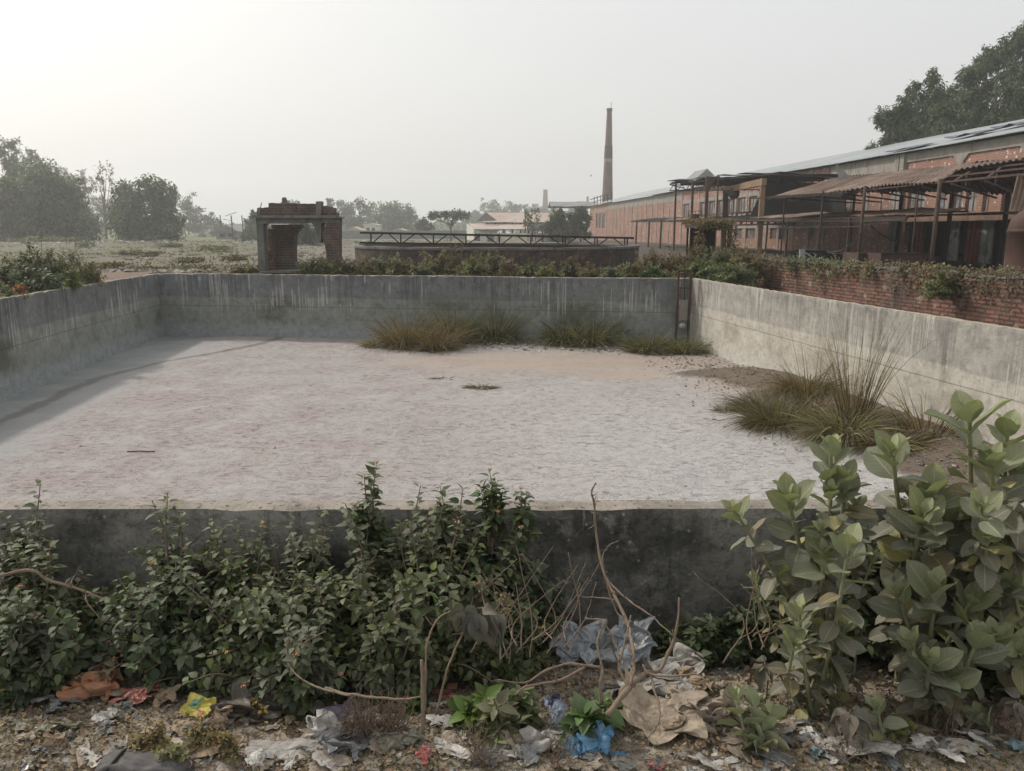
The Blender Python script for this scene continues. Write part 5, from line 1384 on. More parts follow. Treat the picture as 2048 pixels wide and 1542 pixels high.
# ---- leafy shrubs -----------------------------------------------------------
LT = tpl_lantana()
def leafy(name, label, cat, p, rx, ry, h, nstem, per, ls, mat, group=None, tintc=(1, 1, 1), stem='twig', droop=.3, sr=.008, fl=0, hang=False, spread=1.0, shell=.55, wild=.12, flat=1.0):
    """a shrub: stems from the base to points in a half ellipsoid, leaf pairs along each stem's outer part"""
    t = thing(name, label, cat, p, group); p = np.asarray(p, float)
    mb = MB(); P, D, N, S, TT = [], [], [], [], []
    tips = []
    for i in range(nstem):
        a = random.uniform(0, 2*math.pi); q = random.random()**.5*.95
        rad = shell + (1-shell)*random.random()**.7
        el = math.asin(random.random()**.8)
        rad *= .86 + .42*noise.noise((math.cos(a)*1.6+p[0]*7, math.sin(a)*1.6+p[1]*5, el*2.2))
        if random.random() < wild: rad *= random.uniform(1.1, 1.4)
        e = p + np.array((rx*math.cos(a)*math.cos(el), ry*math.sin(a)*math.cos(el), h*math.sin(el)**flat))*rad
        e[2] = min(e[2], p[2]+h*random.uniform(.98, 1.1))
        s0 = p + np.array((random.uniform(-.25, .25)*rx*spread, random.uniform(-.25, .25)*ry*spread, 0))
        m_ = (s0*.45+e*.55) + np.array((0, 0, h*.12)) + rng.normal(0, .05*min(rx, h), 3)
        pa = smooth_path([s0, m_, e], 6); mb.tube(pa, np.linspace(sr, sr*.35, len(pa)), 4, cap=False)
        tips.append((pa[-1], pa[-1]-pa[-2]))
        L = np.linalg.norm(e-s0); k0 = per
        f = 1-(np.arange(k0)+rng.random(k0)*.5)/k0*min(.85, max(.35, .30/max(L, .1)+.35))
        ii = f*(len(pa)-1); i0 = np.clip(ii.astype(int), 0, len(pa)-2); fr = (ii-i0)[:, None]
        nd = pa[i0]*(1-fr)+pa[i0+1]*fr; ax = unit(pa[i0+1]-pa[i0])
        ph = np.arange(k0)*math.pi/2+random.uniform(0, 6)
        u1 = unit(np.cross(ax, (0, 0, 1.0)+rng.normal(0, .01, (k0, 3)))); u2 = np.cross(ax, u1)
        for sg_ in (1, -1):
            d = sg_*(np.cos(ph)[:, None]*u1+np.sin(ph)[:, None]*u2) + ax*.45 + rng.normal(0, .25, (k0, 3)); d = unit(d); d[:, 2] -= droop*rng.random(k0)
            P.append(nd+unit(d)*ls*.18); D.append(d); N.append(unit(np.array((0, 0, 1.0))+ax*.4+rng.normal(0, .28, (k0, 3)))); 
            S.append(ls*rng.uniform(.55, 1.2, k0)*(.55+.45*np.minimum(1, (1-f)*4+.25)))
            TT.append(rvar(k0, tintc, .16, .06)*np.where((f > .93)[:, None], np.array((1.5, 1.45, 1.0)), 1.0))
    mb.build('stems', MAT[stem], t, smooth=True)
    P, D, N, S, TT = [np.concatenate(q) for q in (P, D, N, S, TT)]
    V, fs, tt, _ = scatter(LT, P, frames(D, N), S, TT)
    put('foliage', V, fs, MAT[mat], t, tint=tt, smooth=True)
    for e, dv in random.sample(tips, min(fl, len(tips))):
        flower(t, e+unit(dv)*.012)
    return t
FLW = None
def flower(t, c, r=None):
    r = r or random.uniform(.0085, .0125); mb = MB()
    pal = random.choice([((.62, .24, .25), (.64, .40, .16)), ((.62, .28, .14), (.64, .42, .12)), ((.66, .34, .38), (.62, .42, .26))])
    n = random.randint(9, 13)
    for i in range(n):
        z = 1-(i+.3)/n*.75; a = i*2.4+random.uniform(-.3, .3); s_ = math.sqrt(max(0, 1-z*z)); d = unit(np.array((s_*math.cos(a), s_*math.sin(a), z))+rng.normal(0, .12, 3))
        q = c+d*r*np.array((1, 1, .6))*random.uniform(.85, 1.2); u1 = unit(np.cross(d, (.3, .2, 1))); u2 = np.cross(d, u1); k = r*random.uniform(.3, .45)
        col = np.array(pal[0] if i > 3 else pal[1])*random.uniform(.8, 1.15)
        V = [q-d*.0006]+[q+(u1*math.cos(b)+u2*math.sin(b))*k*(1 if j % 2 else .5)+d*(.0012 if j % 2 else 0) for j, b in enumerate(np.linspace(0, 2*np.pi, 9)[:-1])]
        mb.add(V, [np.array([(0, 1+j, 1+(j+1) % 8) for j in range(8)])], col)
        mb.tube([c-np.array((0, 0, r*.5)), q-d*.0006], .0007, 3, tint=(.16, .2, .09), cap=False)
    mb.tube([c-np.array((0, 0, .015)), c], .0012, 4, tint=(.2, .22, .1))
    return mb.build('flower_head', MAT['flower'], t, boxuv=False)

# bushes outside the shaded wall
p = lambda u, v, Y: at(u, v, Y)
def bush_at(u, vt, vb, Y, wpx, label, nstem, per, ls, mat='weed', name='shrub', cat='shrub', **k):
    b = at(u, vb, Y); t_ = at(u, vt, Y); w = wpx/F*Y/2
    return leafy(name, label, cat, b, w, k.pop('ry', w*.8), max(.1, t_[2]-b[2]), nstem, per, ls, mat, **k)
def bushW(u, vt, vb, Y, w, *a, **k): return bush_at(u, vt-8-(vb-vt)*.12, vb+4, Y, w*1.25, a[0], int(a[1]*1.2), *a[2:], wild=.2, **k)
gW = 'shrubs outside the shaded tank wall'
bushW(28, 518, 592, 16.5, 110, 'dark leafy shrub cut by the frame edge behind the shaded wall', 70, 16, .085, 'lantana', group=gW, tintc=(1.3, 1.25, 1.2))
bushW(92, 486, 590, 17.2, 130, 'tallest dark shrub behind the shaded tank wall', 110, 16, .085, 'lantana', group=gW, tintc=(1.3, 1.25, 1.2))
bushW(150, 508, 585, 17.6, 110, 'dusty brownish shrub sloping down behind the shaded wall', 80, 16, .08, 'lantana', group=gW, tintc=(1.7, 1.35, 1.1))
bushW(185, 525, 575, 18, 60, 'small thin dusty shrub at the tail of the shrub group', 30, 12, .07, 'vine', group=gW, tintc=(1.2, .95, .9))
bushW(90, 545, 592, 15.9, 80, 'broad leaved dark plant nearest the shaded wall top', 40, 12, .11, 'lantana', group=gW, tintc=(1.0, 1.15, 1.15))
bushW(146, 541, 577, 16.4, 34, 'small bright yellow green plant on the shaded wall edge', 22, 12, .07, 'fresh', group=gW, tintc=(1.2, 1.0, .6))
bushW(42, 560, 592, 15.4, 30, 'small plant with reddish orange leaves by the wall edge', 12, 10, .07, 'dryleaf', group=gW, tintc=(1.6, .7, .4))
bushW(12, 572, 600, 14.2, 60, 'greyish low litter grown weed at the frame edge', 16, 8, .07, 'weed', group=gW)
# weeds along the far wall
gB = 'weed bushes between the end wall and the brick basin'
BK = [(505, 535, 550, 23.5, 40, 'low dry weed at the foot of the gateway pillar'), (480, 538, 549, 23, 34, 'thin brown weed left of the gateway pillar'), (622, 516, 553, 22.9, 50, 'leafy bush against the foot of the brick gateway pillar'), (655, 512, 553, 23.2, 60, 'bush in front of the brick gateway pillar'), (695, 514, 553, 23.4, 60, 'bush between the gateway and the brick basin'), (735, 520, 554, 23, 50, 'yellowish bush below the truss end near the gateway'),
      (765, 503, 555, 24.4, 56, 'bush under the first truss panels'), (803, 512, 555, 24.0, 60, 'dull bush under the second truss panel'), (845, 524, 555, 23, 44, 'low bush in the gap under the third truss panel'), (882, 498, 556, 24.5, 70, 'tall bush under the third truss upright'), (912, 486, 556, 25.0, 46, 'tallest shoot like bush against the basin wall'), (948, 506, 557, 24.0, 56, 'round bush at the middle of the basin wall'), (988, 497, 557, 24.4, 60, 'pale leafed bush under the fifth truss panel'), (1022, 512, 557, 23.6, 46, 'small bush beside the pale leafed one'),
      (1062, 522, 558, 22.6, 50, 'bright bush in front of the dark basin wall'), (1100, 527, 558, 22.2, 52, 'low green bush before the dark basin wall'), (1142, 516, 558, 22.4, 50, 'spiky topped bush before the dark basin wall'), (1180, 530, 558, 21.8, 46, 'low bush near the end of the basin wall'), (1222, 534, 558, 21.4, 44, 'small weed left of the sluice gate corner'), (1262, 526, 558, 21.6, 50, 'leafy weed where the basin wall ends')]
for k, (u, vt, vb, Y, w, lab) in enumerate(BK):
    m_ = 'weed' if k % 3 != 1 else 'vine'
    bush_at(u, vt-9, vb+6, Y, w*1.55, lab, int(w*1.25), 13, .08, m_, group=gB, tintc=[(1, 1, 1), (1.2, .95, .8), (.8, .9, .8), (1.15, 1.2, .7)][k % 4])
# creeper mound in the corner
gM = 'creeper mounds by the boundary wall corner'
MD = [(1300, 498, 560, 24.5, 80, 'brown tipped creeper mound next to the truss end', 'vine', (1.15, .9, .8)), (1350, 500, 560, 24, 90, 'dull brown creeper heap behind the sluice gate', 'vine', (1.2, .95, .8)), (1395, 476, 560, 24.5, 80, 'creeper climbing towards the overgrown hut', 'vine', (1, 1, .85)), (1400, 515, 562, 22.5, 90, 'bright green creeper in front of the overgrown hut', 'weed', (.85, 1.05, .7)), (1448, 490, 562, 23.5, 100, 'largest creeper mound below the overgrown hut', 'vine', (.95, 1.1, .8)), (1492, 494, 562, 23, 80, 'brownish creeper mound at the brick wall end', 'vine', (1.25, .95, .8)), (1470, 528, 565, 21.5, 80, 'low dark creeper skirt at the wall corner', 'weed', (.7, .85, .65)), (1300, 532, 562, 21.5, 60, 'broad leaved weed beside the sluice gate frame', 'fresh', (.5, .6, .6))]
for u, vt, vb, Y, w, lab, m_, tc in MD:
    bush_at(u, vt-6, vb+8, Y, w*1.4, lab, int(w*1.7), 15, .085, m_, name='creeper', cat='creeper', group=gM, tintc=tc, shell=.7)
# overgrown hut: a small roof on posts smothered by creeper
hu = thing('overgrown_hut', 'small flat roofed hut smothered in creeper at the wall end', 'hut', at(1425, 505, 25.5))
a, b = at(1398, 449, 25), at(1464, 449, 25); mb = MB(); mb.box((a[0], 25, a[2]-.1), (b[0], 27, a[2])); mb.build('roof', MAT['darkmetal'], hu)
for x in (a[0]+.05, b[0]-.1):
    for y in (25.05, 26.9): mb = MB(); mb.box((x, y, -.2), (x+.06, y+.06, a[2]-.102)); mb.build('post', MAT['rustdark'], hu)
mb = MB(); mb.box((a[0]+.1, 26.6, -.1), (b[0]-.1, 26.66, a[2]-.105)); mb.build('back_wall', MAT['dark'], hu)
n = 2600; q = rng.random((n, 3)); pos = np.stack([a[0]-.15+(b[0]-a[0]+.3)*q[:, 0], 24.8+2.2*q[:, 1], a[2]+.02+.16*q[:, 2]], -1)
edge = rng.random(n) < .45; pos[edge, 1] = 24.8+.15*q[edge, 2]
sidew = (q[:, 0] < .25) | (q[:, 0] > .72)
pos[edge & sidew, 2] = (a[2]-1.1*q[:, 1]**1.0)[edge & sidew]; pos[edge & ~sidew, 2] = (a[2]+.1-.25*q[:, 1])[edge & ~sidew]
V, fs, tt, _ = scatter(LT, pos, frames(rand_dirs(n, -.2), rand_dirs(n, 1.0)+np.array((0, -.6, 0))), rng.uniform(.05, .1, n), rvar(n, (1.35, 1.1, .95), .2))
o = put('creeper', V, fs, MAT['vine'], tint=tt, loc=(a[0], 25, a[2])); tag(o, 'dry brownish creeper spread over the overgrown hut roof', 'creeper', gM)
# creepers hanging over the brick boundary wall
def hanging(u0, Y, wid, drop, n, label, mat, tc, ls=.07, top=.12):
    c = bwall(Y, .76, .06); t = thing('wall_creeper', label, 'creeper', c, 'creepers hanging over the brick boundary wall')
    dl = unit(b1-b0); mb = MB(); P = []
    mb.tube(np.array([(c[0]+dl[0]*q*wid-nn[0]*.05, c[1]+dl[1]*q*wid-nn[1]*.05, .80+.02*noise.noise((q*7, u0, 0))) for q in np.linspace(-.52, .52, 12)]), .006, 5)
    n = int(n*.62); ns = max(5, int(wid*8))
    for i in range(ns):
        s0 = random.uniform(-.5, .5)*wid; L = drop*random.uniform(.3, 1.0)*(1-(abs(s0)/wid*1.3)**2)
        o0 = np.array((dl[0]*s0, dl[1]*s0))
        st = np.array((c[0]+o0[0]-nn[0]*.1, c[1]+o0[1]-nn[1]*.1, .76+random.uniform(0, top)))
        e = np.array((c[0]+o0[0]+nn[0]*.16+random.uniform(-.1, .1), c[1]+o0[1]+nn[1]*.16+random.uniform(-.15, .15), .76-L))
        m_ = np.array((c[0]+o0[0]+nn[0]*.14, c[1]+o0[1]+nn[1]*.14, .80+random.uniform(0, top*.6)))
        pa = smooth_path([st, m_, (m_+e)/2+rng.normal(0, .03, 3), e], 5); mb.tube(pa, .004, 4, cap=False)
        k = max(4, n//ns); P.append(pa[rng.integers(0, len(pa), k)]+rng.normal(0, .055, (k, 3))+np.array((nn[0], nn[1], 0))*.03)
    mb.build('stems', MAT['twig'], t)
    P = np.concatenate(P); k = len(P)
    d = rand_dirs(k, -.6)+np.array((nn[0], nn[1], 0))*.5; nr = rand_dirs(k)*.6+np.array((nn[0]*.8, nn[1]*.8, .7))
    V, fs, tt, _ = scatter(LT, P, frames(d, nr), ls*rng.uniform(.6, 1.2, k), rvar(k, tc, .2, .07)); put('foliage', V, fs, MAT[mat], t, tint=tt, smooth=True)
for args in ((1525, 23.2, 1.6, .35, 900, 'first creeper tuft on the brick wall beside the mounds', 'vine', (1.1, .95, .8)), (1560, 21.4, 1.2, .5, 800, 'green creeper tuft drooping in two lobes over the brick wall', 'weed', (.75, .8, .6)), (1600, 20.0, 1.1, .65, 800, 'longest narrow creeper tongue down the brick wall', 'weed', (.85, .9, .65)), (1650, 18.8, 1.0, .4, 700, 'rounded leafy creeper tuft beneath the wide canopy posts', 'vine', (1.2, 1.15, .8)), (1690, 17.6, .9, .5, 450, 'thin greyish creeper beside the smaller steel box', 'vine', (.9, .85, .8)),
             (1745, 16.6, 1.2, .4, 800, 'dry brown topped creeper before the steel boxes', 'vine', (1.35, 1.0, .8)), (1860, 14.8, 2.2, .75, 900, 'bare twiggy brown creeper mat low on the brick wall', 'vine', (.95, .75, .65)), (1960, 13.2, 1.6, .7, 600, 'sparse withered creeper before the pressure vessel', 'vine', (.9, .75, .65))): hanging(*args)
leafy('creeper', 'big light green bush leaning over the brick wall near the thick post', 'creeper', bwall(15.6, .25, .25), .95, .3, .85, 100, 14, .07, 'weed', tintc=(.95, 1.0, .75), shell=.4, group='creepers hanging over the brick boundary wall')
leafy('shrub', 'thin grey leaved bush standing up behind the wall at the thick post', 'shrub', bwall(14.9, .5, -.35), .4, .3, .65, 26, 9, .075, 'greyleaf', tintc=(1.6, 1.7, 1.4))

# ---- grass in the tank --------------------------------------------------------
def clump(label, u, v, rad, h, n, tc, wid=.012, bend=(.4, 1.1), lean=.8, elong=(1, 1), group='grass clumps in the tank', ht=None):
    c = onz(u, v, FZ+.03); c[2] = zfloor(c[0], c[1])
    if v > 705: wid *= 1.4; n = int(n*.75)
    if v < 705 and h < .98: h *= 1.3; n = int(n*1.2)
    if v < 705: lean *= .85; n = int(n*.6); wid *= 1.6; n = int(n*1.25)
    a = rng.uniform(0, 2*np.pi, n); q = np.sqrt(rng.random(n))
    base = np.stack([c[0]+rad*.6*q*np.cos(a)*elong[0], c[1]+rad*.6*q*np.sin(a)*elong[1], np.full(n, c[2]-.02)], -1)
    d = np.stack([np.cos(a)*q*lean, np.sin(a)*q*lean, np.ones(n)], -1)+rng.normal(0, .22 if lean > .75 else .085, (n, 3))
    L = h*rng.uniform(.4, 1.35, n)
    V, fs, tt = blades(base, d, L, wid*rng.uniform(.6, 1.3, n), rng.uniform(*bend, n)*rng.choice([.35, .75, 1.25], n), 6, rvar(n, tc, .45, .08))
    k = int(n*.7); s2 = rng.integers(0, n, k)
    b2 = base[s2]*1.0; b2[:, :2] += (b2[:, :2]-c[:2])*.35
    V2, f2, t2 = blades(b2, d[s2]*np.array((2.2, 2.2, .7))+rng.normal(0, .4, (k, 3))*np.array((1, 1, .2)), h*rng.uniform(.2, .55, k), wid*rng.uniform(.6, 1.3, k), rng.uniform(.2, .9, k), 5, rvar(k, np.array(tc)*.5+np.array((.36, .33, .28)), .4, .06))
    f2 = [f+len(V) for f in f2]; V = np.concatenate([V, V2]); tt = np.concatenate([tt, t2]); fs = fs+f2
    o = put('grass_clump', V, fs, MAT['grass'], loc=c, tint=tt)
    return tag(o, label, 'grass clump', group)
tg, tr_, td = (.66, .67, .52), (.84, .68, .56), (.84, .80, .70)
clump('reddish drooping grass clump, biggest against the end wall', 815, 690, .75, 1.05, 1100, tr_)
clump('reddish front tuft at the foot of the biggest end wall clump', 870, 696, .55, .75, 700, tr_)
clump('greener grass clump in the middle of the end wall group', 905, 684, .6, .95, 800, tg)
clump('rounded green grey clump at the end of the long end wall group', 985, 682, .65, .85, 900, (.75, .76, .6))
clump('flattened dry grass fringe left of the biggest end wall clump', 752, 690, .35, .4, 300, td, bend=(.9, 1.6), lean=1.6)
clump('low dry fringe at the right foot of the long end wall group', 1030, 686, .35, .4, 260, td, bend=(.9, 1.6), lean=1.6)
clump('spreading green clump right of the gap by the end wall', 1130, 688, .6, .65, 700, tg)
clump('dense green clump with litter at its foot by the end wall', 1180, 690, .6, .7, 800, tg)
clump('upright tall green tuft near the sluice gate', 1235, 682, .4, .95, 550, (.75, .88, .58))
clump('low grey green clump in front of the sluice gate', 1300, 700, .65, .5, 700, tg, lean=1.1)
clump('dusty grey clump in the sunlit corner of the tank', 1365, 702, .6, .5, 600, (.8, .82, .72), lean=1.1)
clump('big drooping olive grass clump beside the soil bank', 1560, 850, .55, .75, 1500, (.62, .58, .48), .008, (.5, 1.3), 1.0)
clump('dark grass clump on the far side of the big olive clump', 1520, 815, .5, .55, 900, (.60, .56, .47), .008, (.8, 1.4), 1.2)
clump('brown grass clump on the crest of the soil bank', 1610, 800, .5, .65, 900, (.72, .58, .46), .008, (.6, 1.3), 1.0)
clump('grey thatch of dead grass at the foot of the tall stems', 1690, 880, .6, .6, 1400, (.88, .84, .78), .010, (.7, 1.4), 1.1)
clump('tall upright reddish grass stems by the pale wall', 1705, 860, .34, 1.6, 230, (.74, .60, .48), .0065, (.04, .28), .28)
clump('leaning fan of tall grass stems beside the big olive clump', 1625, 835, .3, 1.25, 110, (.74, .62, .50), .0065, (.1, .5), .5)
clump('arching thin grass stems by the pale wall behind the milkweed', 1850, 890, .5, .95, 120, (.75, .6, .45), .009, (.15, .8), .7)
clump('short grass tuft on the soil behind the milkweed', 1780, 905, .5, .5, 600, (.7, .62, .5), .010, (.6, 1.3), 1.1)
clump('small green tuft creeping onto the white crust', 1450, 818, .22, .2, 240, (.6, .75, .45), .009, (.6, 1.5), 1.6)
clump('small dark dry tuft alone on the open crust', 885, 754, .28, .16, 260, (.5, .45, .36), .010, (.8, 1.8), 2.2, (1.1, .5), group=None)
clump('larger round dry tuft alone on the open crust', 964, 772, .36, .2, 420, (.6, .58, .46), .010, (.8, 1.8), 2.2, (1.1, .6), group=None)
# debris on the bed
def chunks(n, posf, s0, s1, cols, name, label, cat, mat='scrap', flat=.5):
    P = np.array([posf() for _ in range(n)])
    T_ = np.array([(0, 0, 1), (1, 0, 0), (.31, .95, 0), (-.81, .59, 0), (-.81, -.59, 0), (.31, -.95, 0), (0, 0, -.4)])
    fs0 = [np.array([(0, 1, 2), (0, 2, 3), (0, 3, 4), (0, 4, 5), (0, 5, 1), (6, 2, 1), (6, 3, 2), (6, 4, 3), (6, 5, 4), (6, 1, 5)])]
    jit = rng.normal(0, .25, (n, 7, 3)); sc = rng.uniform(s0, s1, n)*rng.random(n)**.5
    Vv = (T_[None]*np.array((1, 1, flat))+jit*np.array((1, 1, flat)))*sc[:, None, None]
    ang = rng.uniform(0, 6.28, n); ca, sa_ = np.cos(ang), np.sin(ang)
    R = np.zeros((n, 3, 3)); R[:, 0, 0] = ca; R[:, 0, 1] = -sa_; R[:, 1, 0] = sa_; R[:, 1, 1] = ca; R[:, 2, 2] = 1
    Vv = np.einsum('nij,nkj->nki', R, Vv)+P[:, None]
    cols = np.array(cols); tn = cols[rng.integers(0, len(cols), n)]*(1+rng.normal(0, .15, (n, 1)))
    F_ = (fs0[0][None]+(np.arange(n)*7)[:, None, None]).reshape(-1, 3)
    o = put(name, Vv.reshape(-1, 3), [F_], MAT[mat], tint=np.repeat(np.clip(tn, 0, 1), 7, 0)); return tag(o, label, cat, kind='stuff')
def bedpos():
    s_, t_ = rng.random(), rng.random()**1.6
    q = (cNL*(1-s_)+cNR*s_)*(1-t_)+(cBL*(1-s_)+cBR*s_)*t_
    return (q[0], q[1], zfloor(q[0], q[1])+.005)
chunks(500, bedpos, .006, .024, [(.42, .39, .36), (.5, .48, .45), (.22, .19, .17), (.30, .25, .22)], 'sludge_crumbs', 'crumbs of dried sludge and grit lying on the tank bed', 'debris')
def soilpos():
    y = rng.uniform(8, 18.8); x = 4.54+(19.5-y)*.1556-abs(rng.normal(.9, .6)); return (x, y, zfloor(x, y)+.01)
chunks(2600, soilpos, .008, .035, [(.12, .095, .07), (.2, .16, .12), (.3, .25, .2), (.09, .07, .06)], 'soil_clods', 'clods of brown soil along the foot of the pale wall', 'soil')
def wallfoot():
    f = rng.random(); x = -1.5+f*6; y = 19.4+(4.54-x)*.149-abs(rng.normal(.7, .4)); return (x, y, zfloor(x, y)+.02)
chunks(500, wallfoot, .02, .08, [(.25, .2, .16), (.4, .37, .33), (.15, .12, .1)], 'wall_foot_debris', 'broken bits lying along the foot of the end wall', 'debris')
p_ = onz(255, 906, FZ); q_ = onz(310, 906, FZ); mb = MB(); mb.tube([p_+(0, 0, .02), (p_+q_)/2+(0, 0, .025), q_+(0, 0, .02)], .008, 6)
tag(mb.build('stick', MAT['rustdark'], None, loc=p_), 'straight dark stick lying on the pinkish crust', 'stick')
gF = 'low scrub bushes scattered over the field'
for u, vt, vb, Y, w, lab in ((258, 494, 508, 52, 46, 'green scrub patch in the middle of the rubble field'), (170, 482, 491, 80, 26, 'small dark scrub on the pale rubble bank'), (300, 500, 510, 48, 30, 'low scrub right of the green scrub patch'), (345, 484, 493, 75, 40, 'scrub growing on the far end of the rubble bank'), (430, 488, 497, 62, 50, 'dull scrub in the field left of the gateway'), (470, 506, 518, 36, 34, 'thin dry scrub near the gateway'), (385, 510, 522, 36, 40, 'flat dry scrub near the tank corner'), (90, 466, 480, 95, 90, 'long low green scrub below the bamboo'), (215, 520, 533, 28, 50, 'brown scrub between the shrubs and the rubble'), (270, 528, 542, 25, 50, 'reddish brown scrub behind the tank corner')):
    bush_at(u, vb-(vb-vt)*.62, vb, Y, w*1.7, lab, 46, 8, .0026*Y+.03, 'weed' if vt < 500 else 'vine', name='scrub', cat='scrub', group=gF, ry=w/F*Y*1.6, shell=.2, wild=.3, tintc=(.85, .9, .7) if vt < 505 else (.95, .8, .68))
# ---- field: rubble and low weeds ------------------------------------------------
def fieldpos():
    while True:
        y = 22.0 + 78*rng.random()**1.9; x = rng.uniform(-.62, .12)*y
        if y > 26 and (x-CX)**2+(y-CY)**2 < 40: continue
        return (x, y, gh(x, y))
fc = [(.19, .172, .148), (.25, .232, .205), (.14, .122, .10), (.10, .085, .07), (.20, .17, .14), (.30, .285, .26), (.14, .095, .072)]
chunks(14000, fieldpos, .03, .16, fc, 'field_rubble', 'rubble strewn over the open field', 'rubble')
def bankpos():
    y = 95+.1*0+rng.normal(0, 5); x = rng.uniform(-62, -8); return (x, y+.1*x, gh(x, y+.1*x))
chunks(3500, bankpos, .07, .28, fc[:3]+[(.46, .43, .40)], 'rubble_bank', 'long low bank of pale rubble across the far field', 'rubble')
n = 5000; yy = 23+95*rng.random(n)**1.3; xx = rng.uniform(-.70, .10, n)*yy
k = np.array([noise.noise((x*.12, y*.07, 9)) for x, y in zip(xx, yy)])+(-xx/yy-.30)*.9; sel = k > .08; xx, yy = xx[sel], yy[sel]
base = np.stack([xx, yy, [gh(x, y) for x, y in zip(xx, yy)]], -1); n = len(xx)
base = np.repeat(base, 6, 0)+rng.normal(0, .15, (n*6, 3))*np.array((1, 1, 0)); n *= 6
V, fs, tt = blades(base, rand_dirs(n, 1.6), rng.uniform(.08, .36, n), rng.uniform(.03, .07, n), rng.uniform(.1, .8, n), 3, rvar(n, (.46, .52, .30), .4))
tag(put('field_weeds', V, fs, MAT['grass'], tint=tt), 'patchy green weeds growing over the open field', 'weeds', kind='stuff')
# ---- foreground plants --------------------------------------------------------
def gpoint(u, v):
    z = -.05
    for _ in range(12): q = onz(u, v, z); z = gh(q[0], q[1])
    return onz(u, v, z)
def fore(u, vt, Y, wpx, label, dens=.5, per=11, ls=.047, mat='lantana', fl=5, name='lantana_shrub', cat='shrub', ry=None, group='flowering shrubs along the front wall', **k):
    a = ray(u, vt)[0]; x = a*Y; zg = gh(x, Y) if Y < 3.08 else -.12
    top = at(u, vt, Y)[2]; w = wpx/F*(Y*CP+1.4*SP)/2
    return leafy(name, label, cat, (x, Y, zg-.01), w, ry or max(.12, min(w*.8, .28)), max(.08, top-zg), int(wpx*dens), per, ls, mat, group=group, fl=fl, sr=.005, **k)
LS = [(15, 1008, 2.95, 120, 'tall shrub reaching the wall top at the frame edge'), (62, 1110, 2.80, 150, 'shrub below the long bare branch at the frame edge'), (35, 1215, 2.52, 190, 'paler near shrub at the frame edge above the grey sheets'), (180, 1165, 2.93, 210, 'low shrub under the broad bare patch of wall'), (165, 1235, 2.82, 220, 'dark low shrub behind the orange sheet'),
      (345, 1035, 2.94, 140, 'tall shrub with orange flowers topping the cracked wall'), (330, 1150, 2.72, 230, 'broad shrub in front of the tall orange flowered one'), (475, 1085, 2.90, 170, 'mid height shrub against the streaked wall'), (590, 1058, 2.94, 160, 'taller shrub with arching tips against the streaked wall'), (540, 1185, 2.62, 280, 'wide dense shrub spilling towards the purple plastic'),
      (400, 1238, 2.68, 210, 'dense rounded shrub behind the yellow packet'), (690, 1165, 2.72, 200, 'dark shrub filling the gap before the highest shrub mass'), (780, 1020, 2.95, 170, 'start of the highest shrub mass at the wall top'), (885, 1015, 2.97, 180, 'middle of the highest shrub mass at the wall top'), (985, 1022, 2.97, 150, 'far side of the highest shrub mass at the wall top'), (850, 1105, 2.74, 280, 'broad front of the highest shrub mass with pink flowers'),
      (600, 1265, 2.45, 170, 'low shrub beside the curved bare twig'), (780, 1235, 2.55, 200, 'low dark shrub behind the arching withered stem'), (1065, 1110, 2.95, 130, 'thinning shrub at the bare wall'), (1000, 1235, 2.72, 170, 'shady shrub behind the withered plant')]
for k, (u, vt, Y, w, lab) in enumerate(LS):
    fore(u, vt-(34 if 250 < u < 1080 or u < 70 else 8), Y, w*1.3, lab, flat=.62, dens=.58, fl=8, wild=.32, shell=.3, tintc=[(1, 1, 1), (1.15, 1.12, 1), (.9, 1, .95), (1.25, 1.2, 1.0)][k % 4])
for u, vt, Y, w, lab, n_ in ((747, 902, 3.0, 60, 'slim flowering shoot standing above the wall top', 12), (985, 892, 3.0, 80, 'tallest leafy shoot standing above the wall top', 15), (886, 955, 3.0, 44, 'short flowering shoot just over the wall top', 9), (1045, 950, 2.99, 50, 'side shoot leaning away from the tallest shoot', 8), (715, 985, 2.99, 40, 'small shoot at the wall top left of the slim one', 6)):
    a_ = at(u, 1090, Y); tp_ = at(u, vt, Y)
    leafy('lantana_shoot', lab, 'shrub', a_, w/F*3/2, .07, tp_[2]-a_[2], n_, 8, .047, 'lantana', group='flowering shrubs along the front wall', fl=2, sr=.0035, tintc=(1.05, 1.15, .95), shell=.7)
    sh = bpy.context.scene.objects[[o.name for o in COL.objects if o.name.startswith('lantana_shoot')][-1]]
    mb = MB()
    for q in range(3): g0 = np.array((a_[0]+random.uniform(-.06, .06), Y-random.uniform(.03, .1), -.14)); mb.tube(smooth_path([g0, (g0+a_)/2+rng.normal(0, .015, 3), a_+rng.normal(0, .012, 3)+(0, 0, .03)], 5), .0035, 5)
    mb.build('main_stem', MAT['twig'], sh, smooth=True)
for u, vt, Y, w, lab in ((1395, 1212, 2.86, 140, 'thin shrub at the wall foot behind the pale sheets'), (1330, 1268, 2.93, 80, 'small weed against the blackened wall foot'), (1478, 1195, 2.9, 120, 'shrub at the wall foot beside the milkweed'), (1545, 1110, 2.9, 90, 'lighter green shrub tucked into the milkweed edge'), (1700, 985, 2.98, 200, 'dark shrub behind the milkweed at the wall top'), (1850, 940, 3.0, 200, 'dark shrub showing between the tallest milkweed stems'), (1990, 960, 2.98, 190, 'dark shrub behind the milkweed at the frame edge'),
                         (1800, 1150, 2.85, 220, 'deep shaded shrub inside the milkweed thicket'), (1960, 1160, 2.8, 220, 'shaded shrub in the lower milkweed thicket'), (2030, 1270, 2.55, 150, 'low shaded shrub at the frame corner'), (1640, 1180, 2.85, 150, 'shaded shrub behind the pale milkweed stems')):
    fore(u, vt, Y, w, lab, dens=.6, fl=2, shell=.4, tintc=(.95, 1.05, .95))
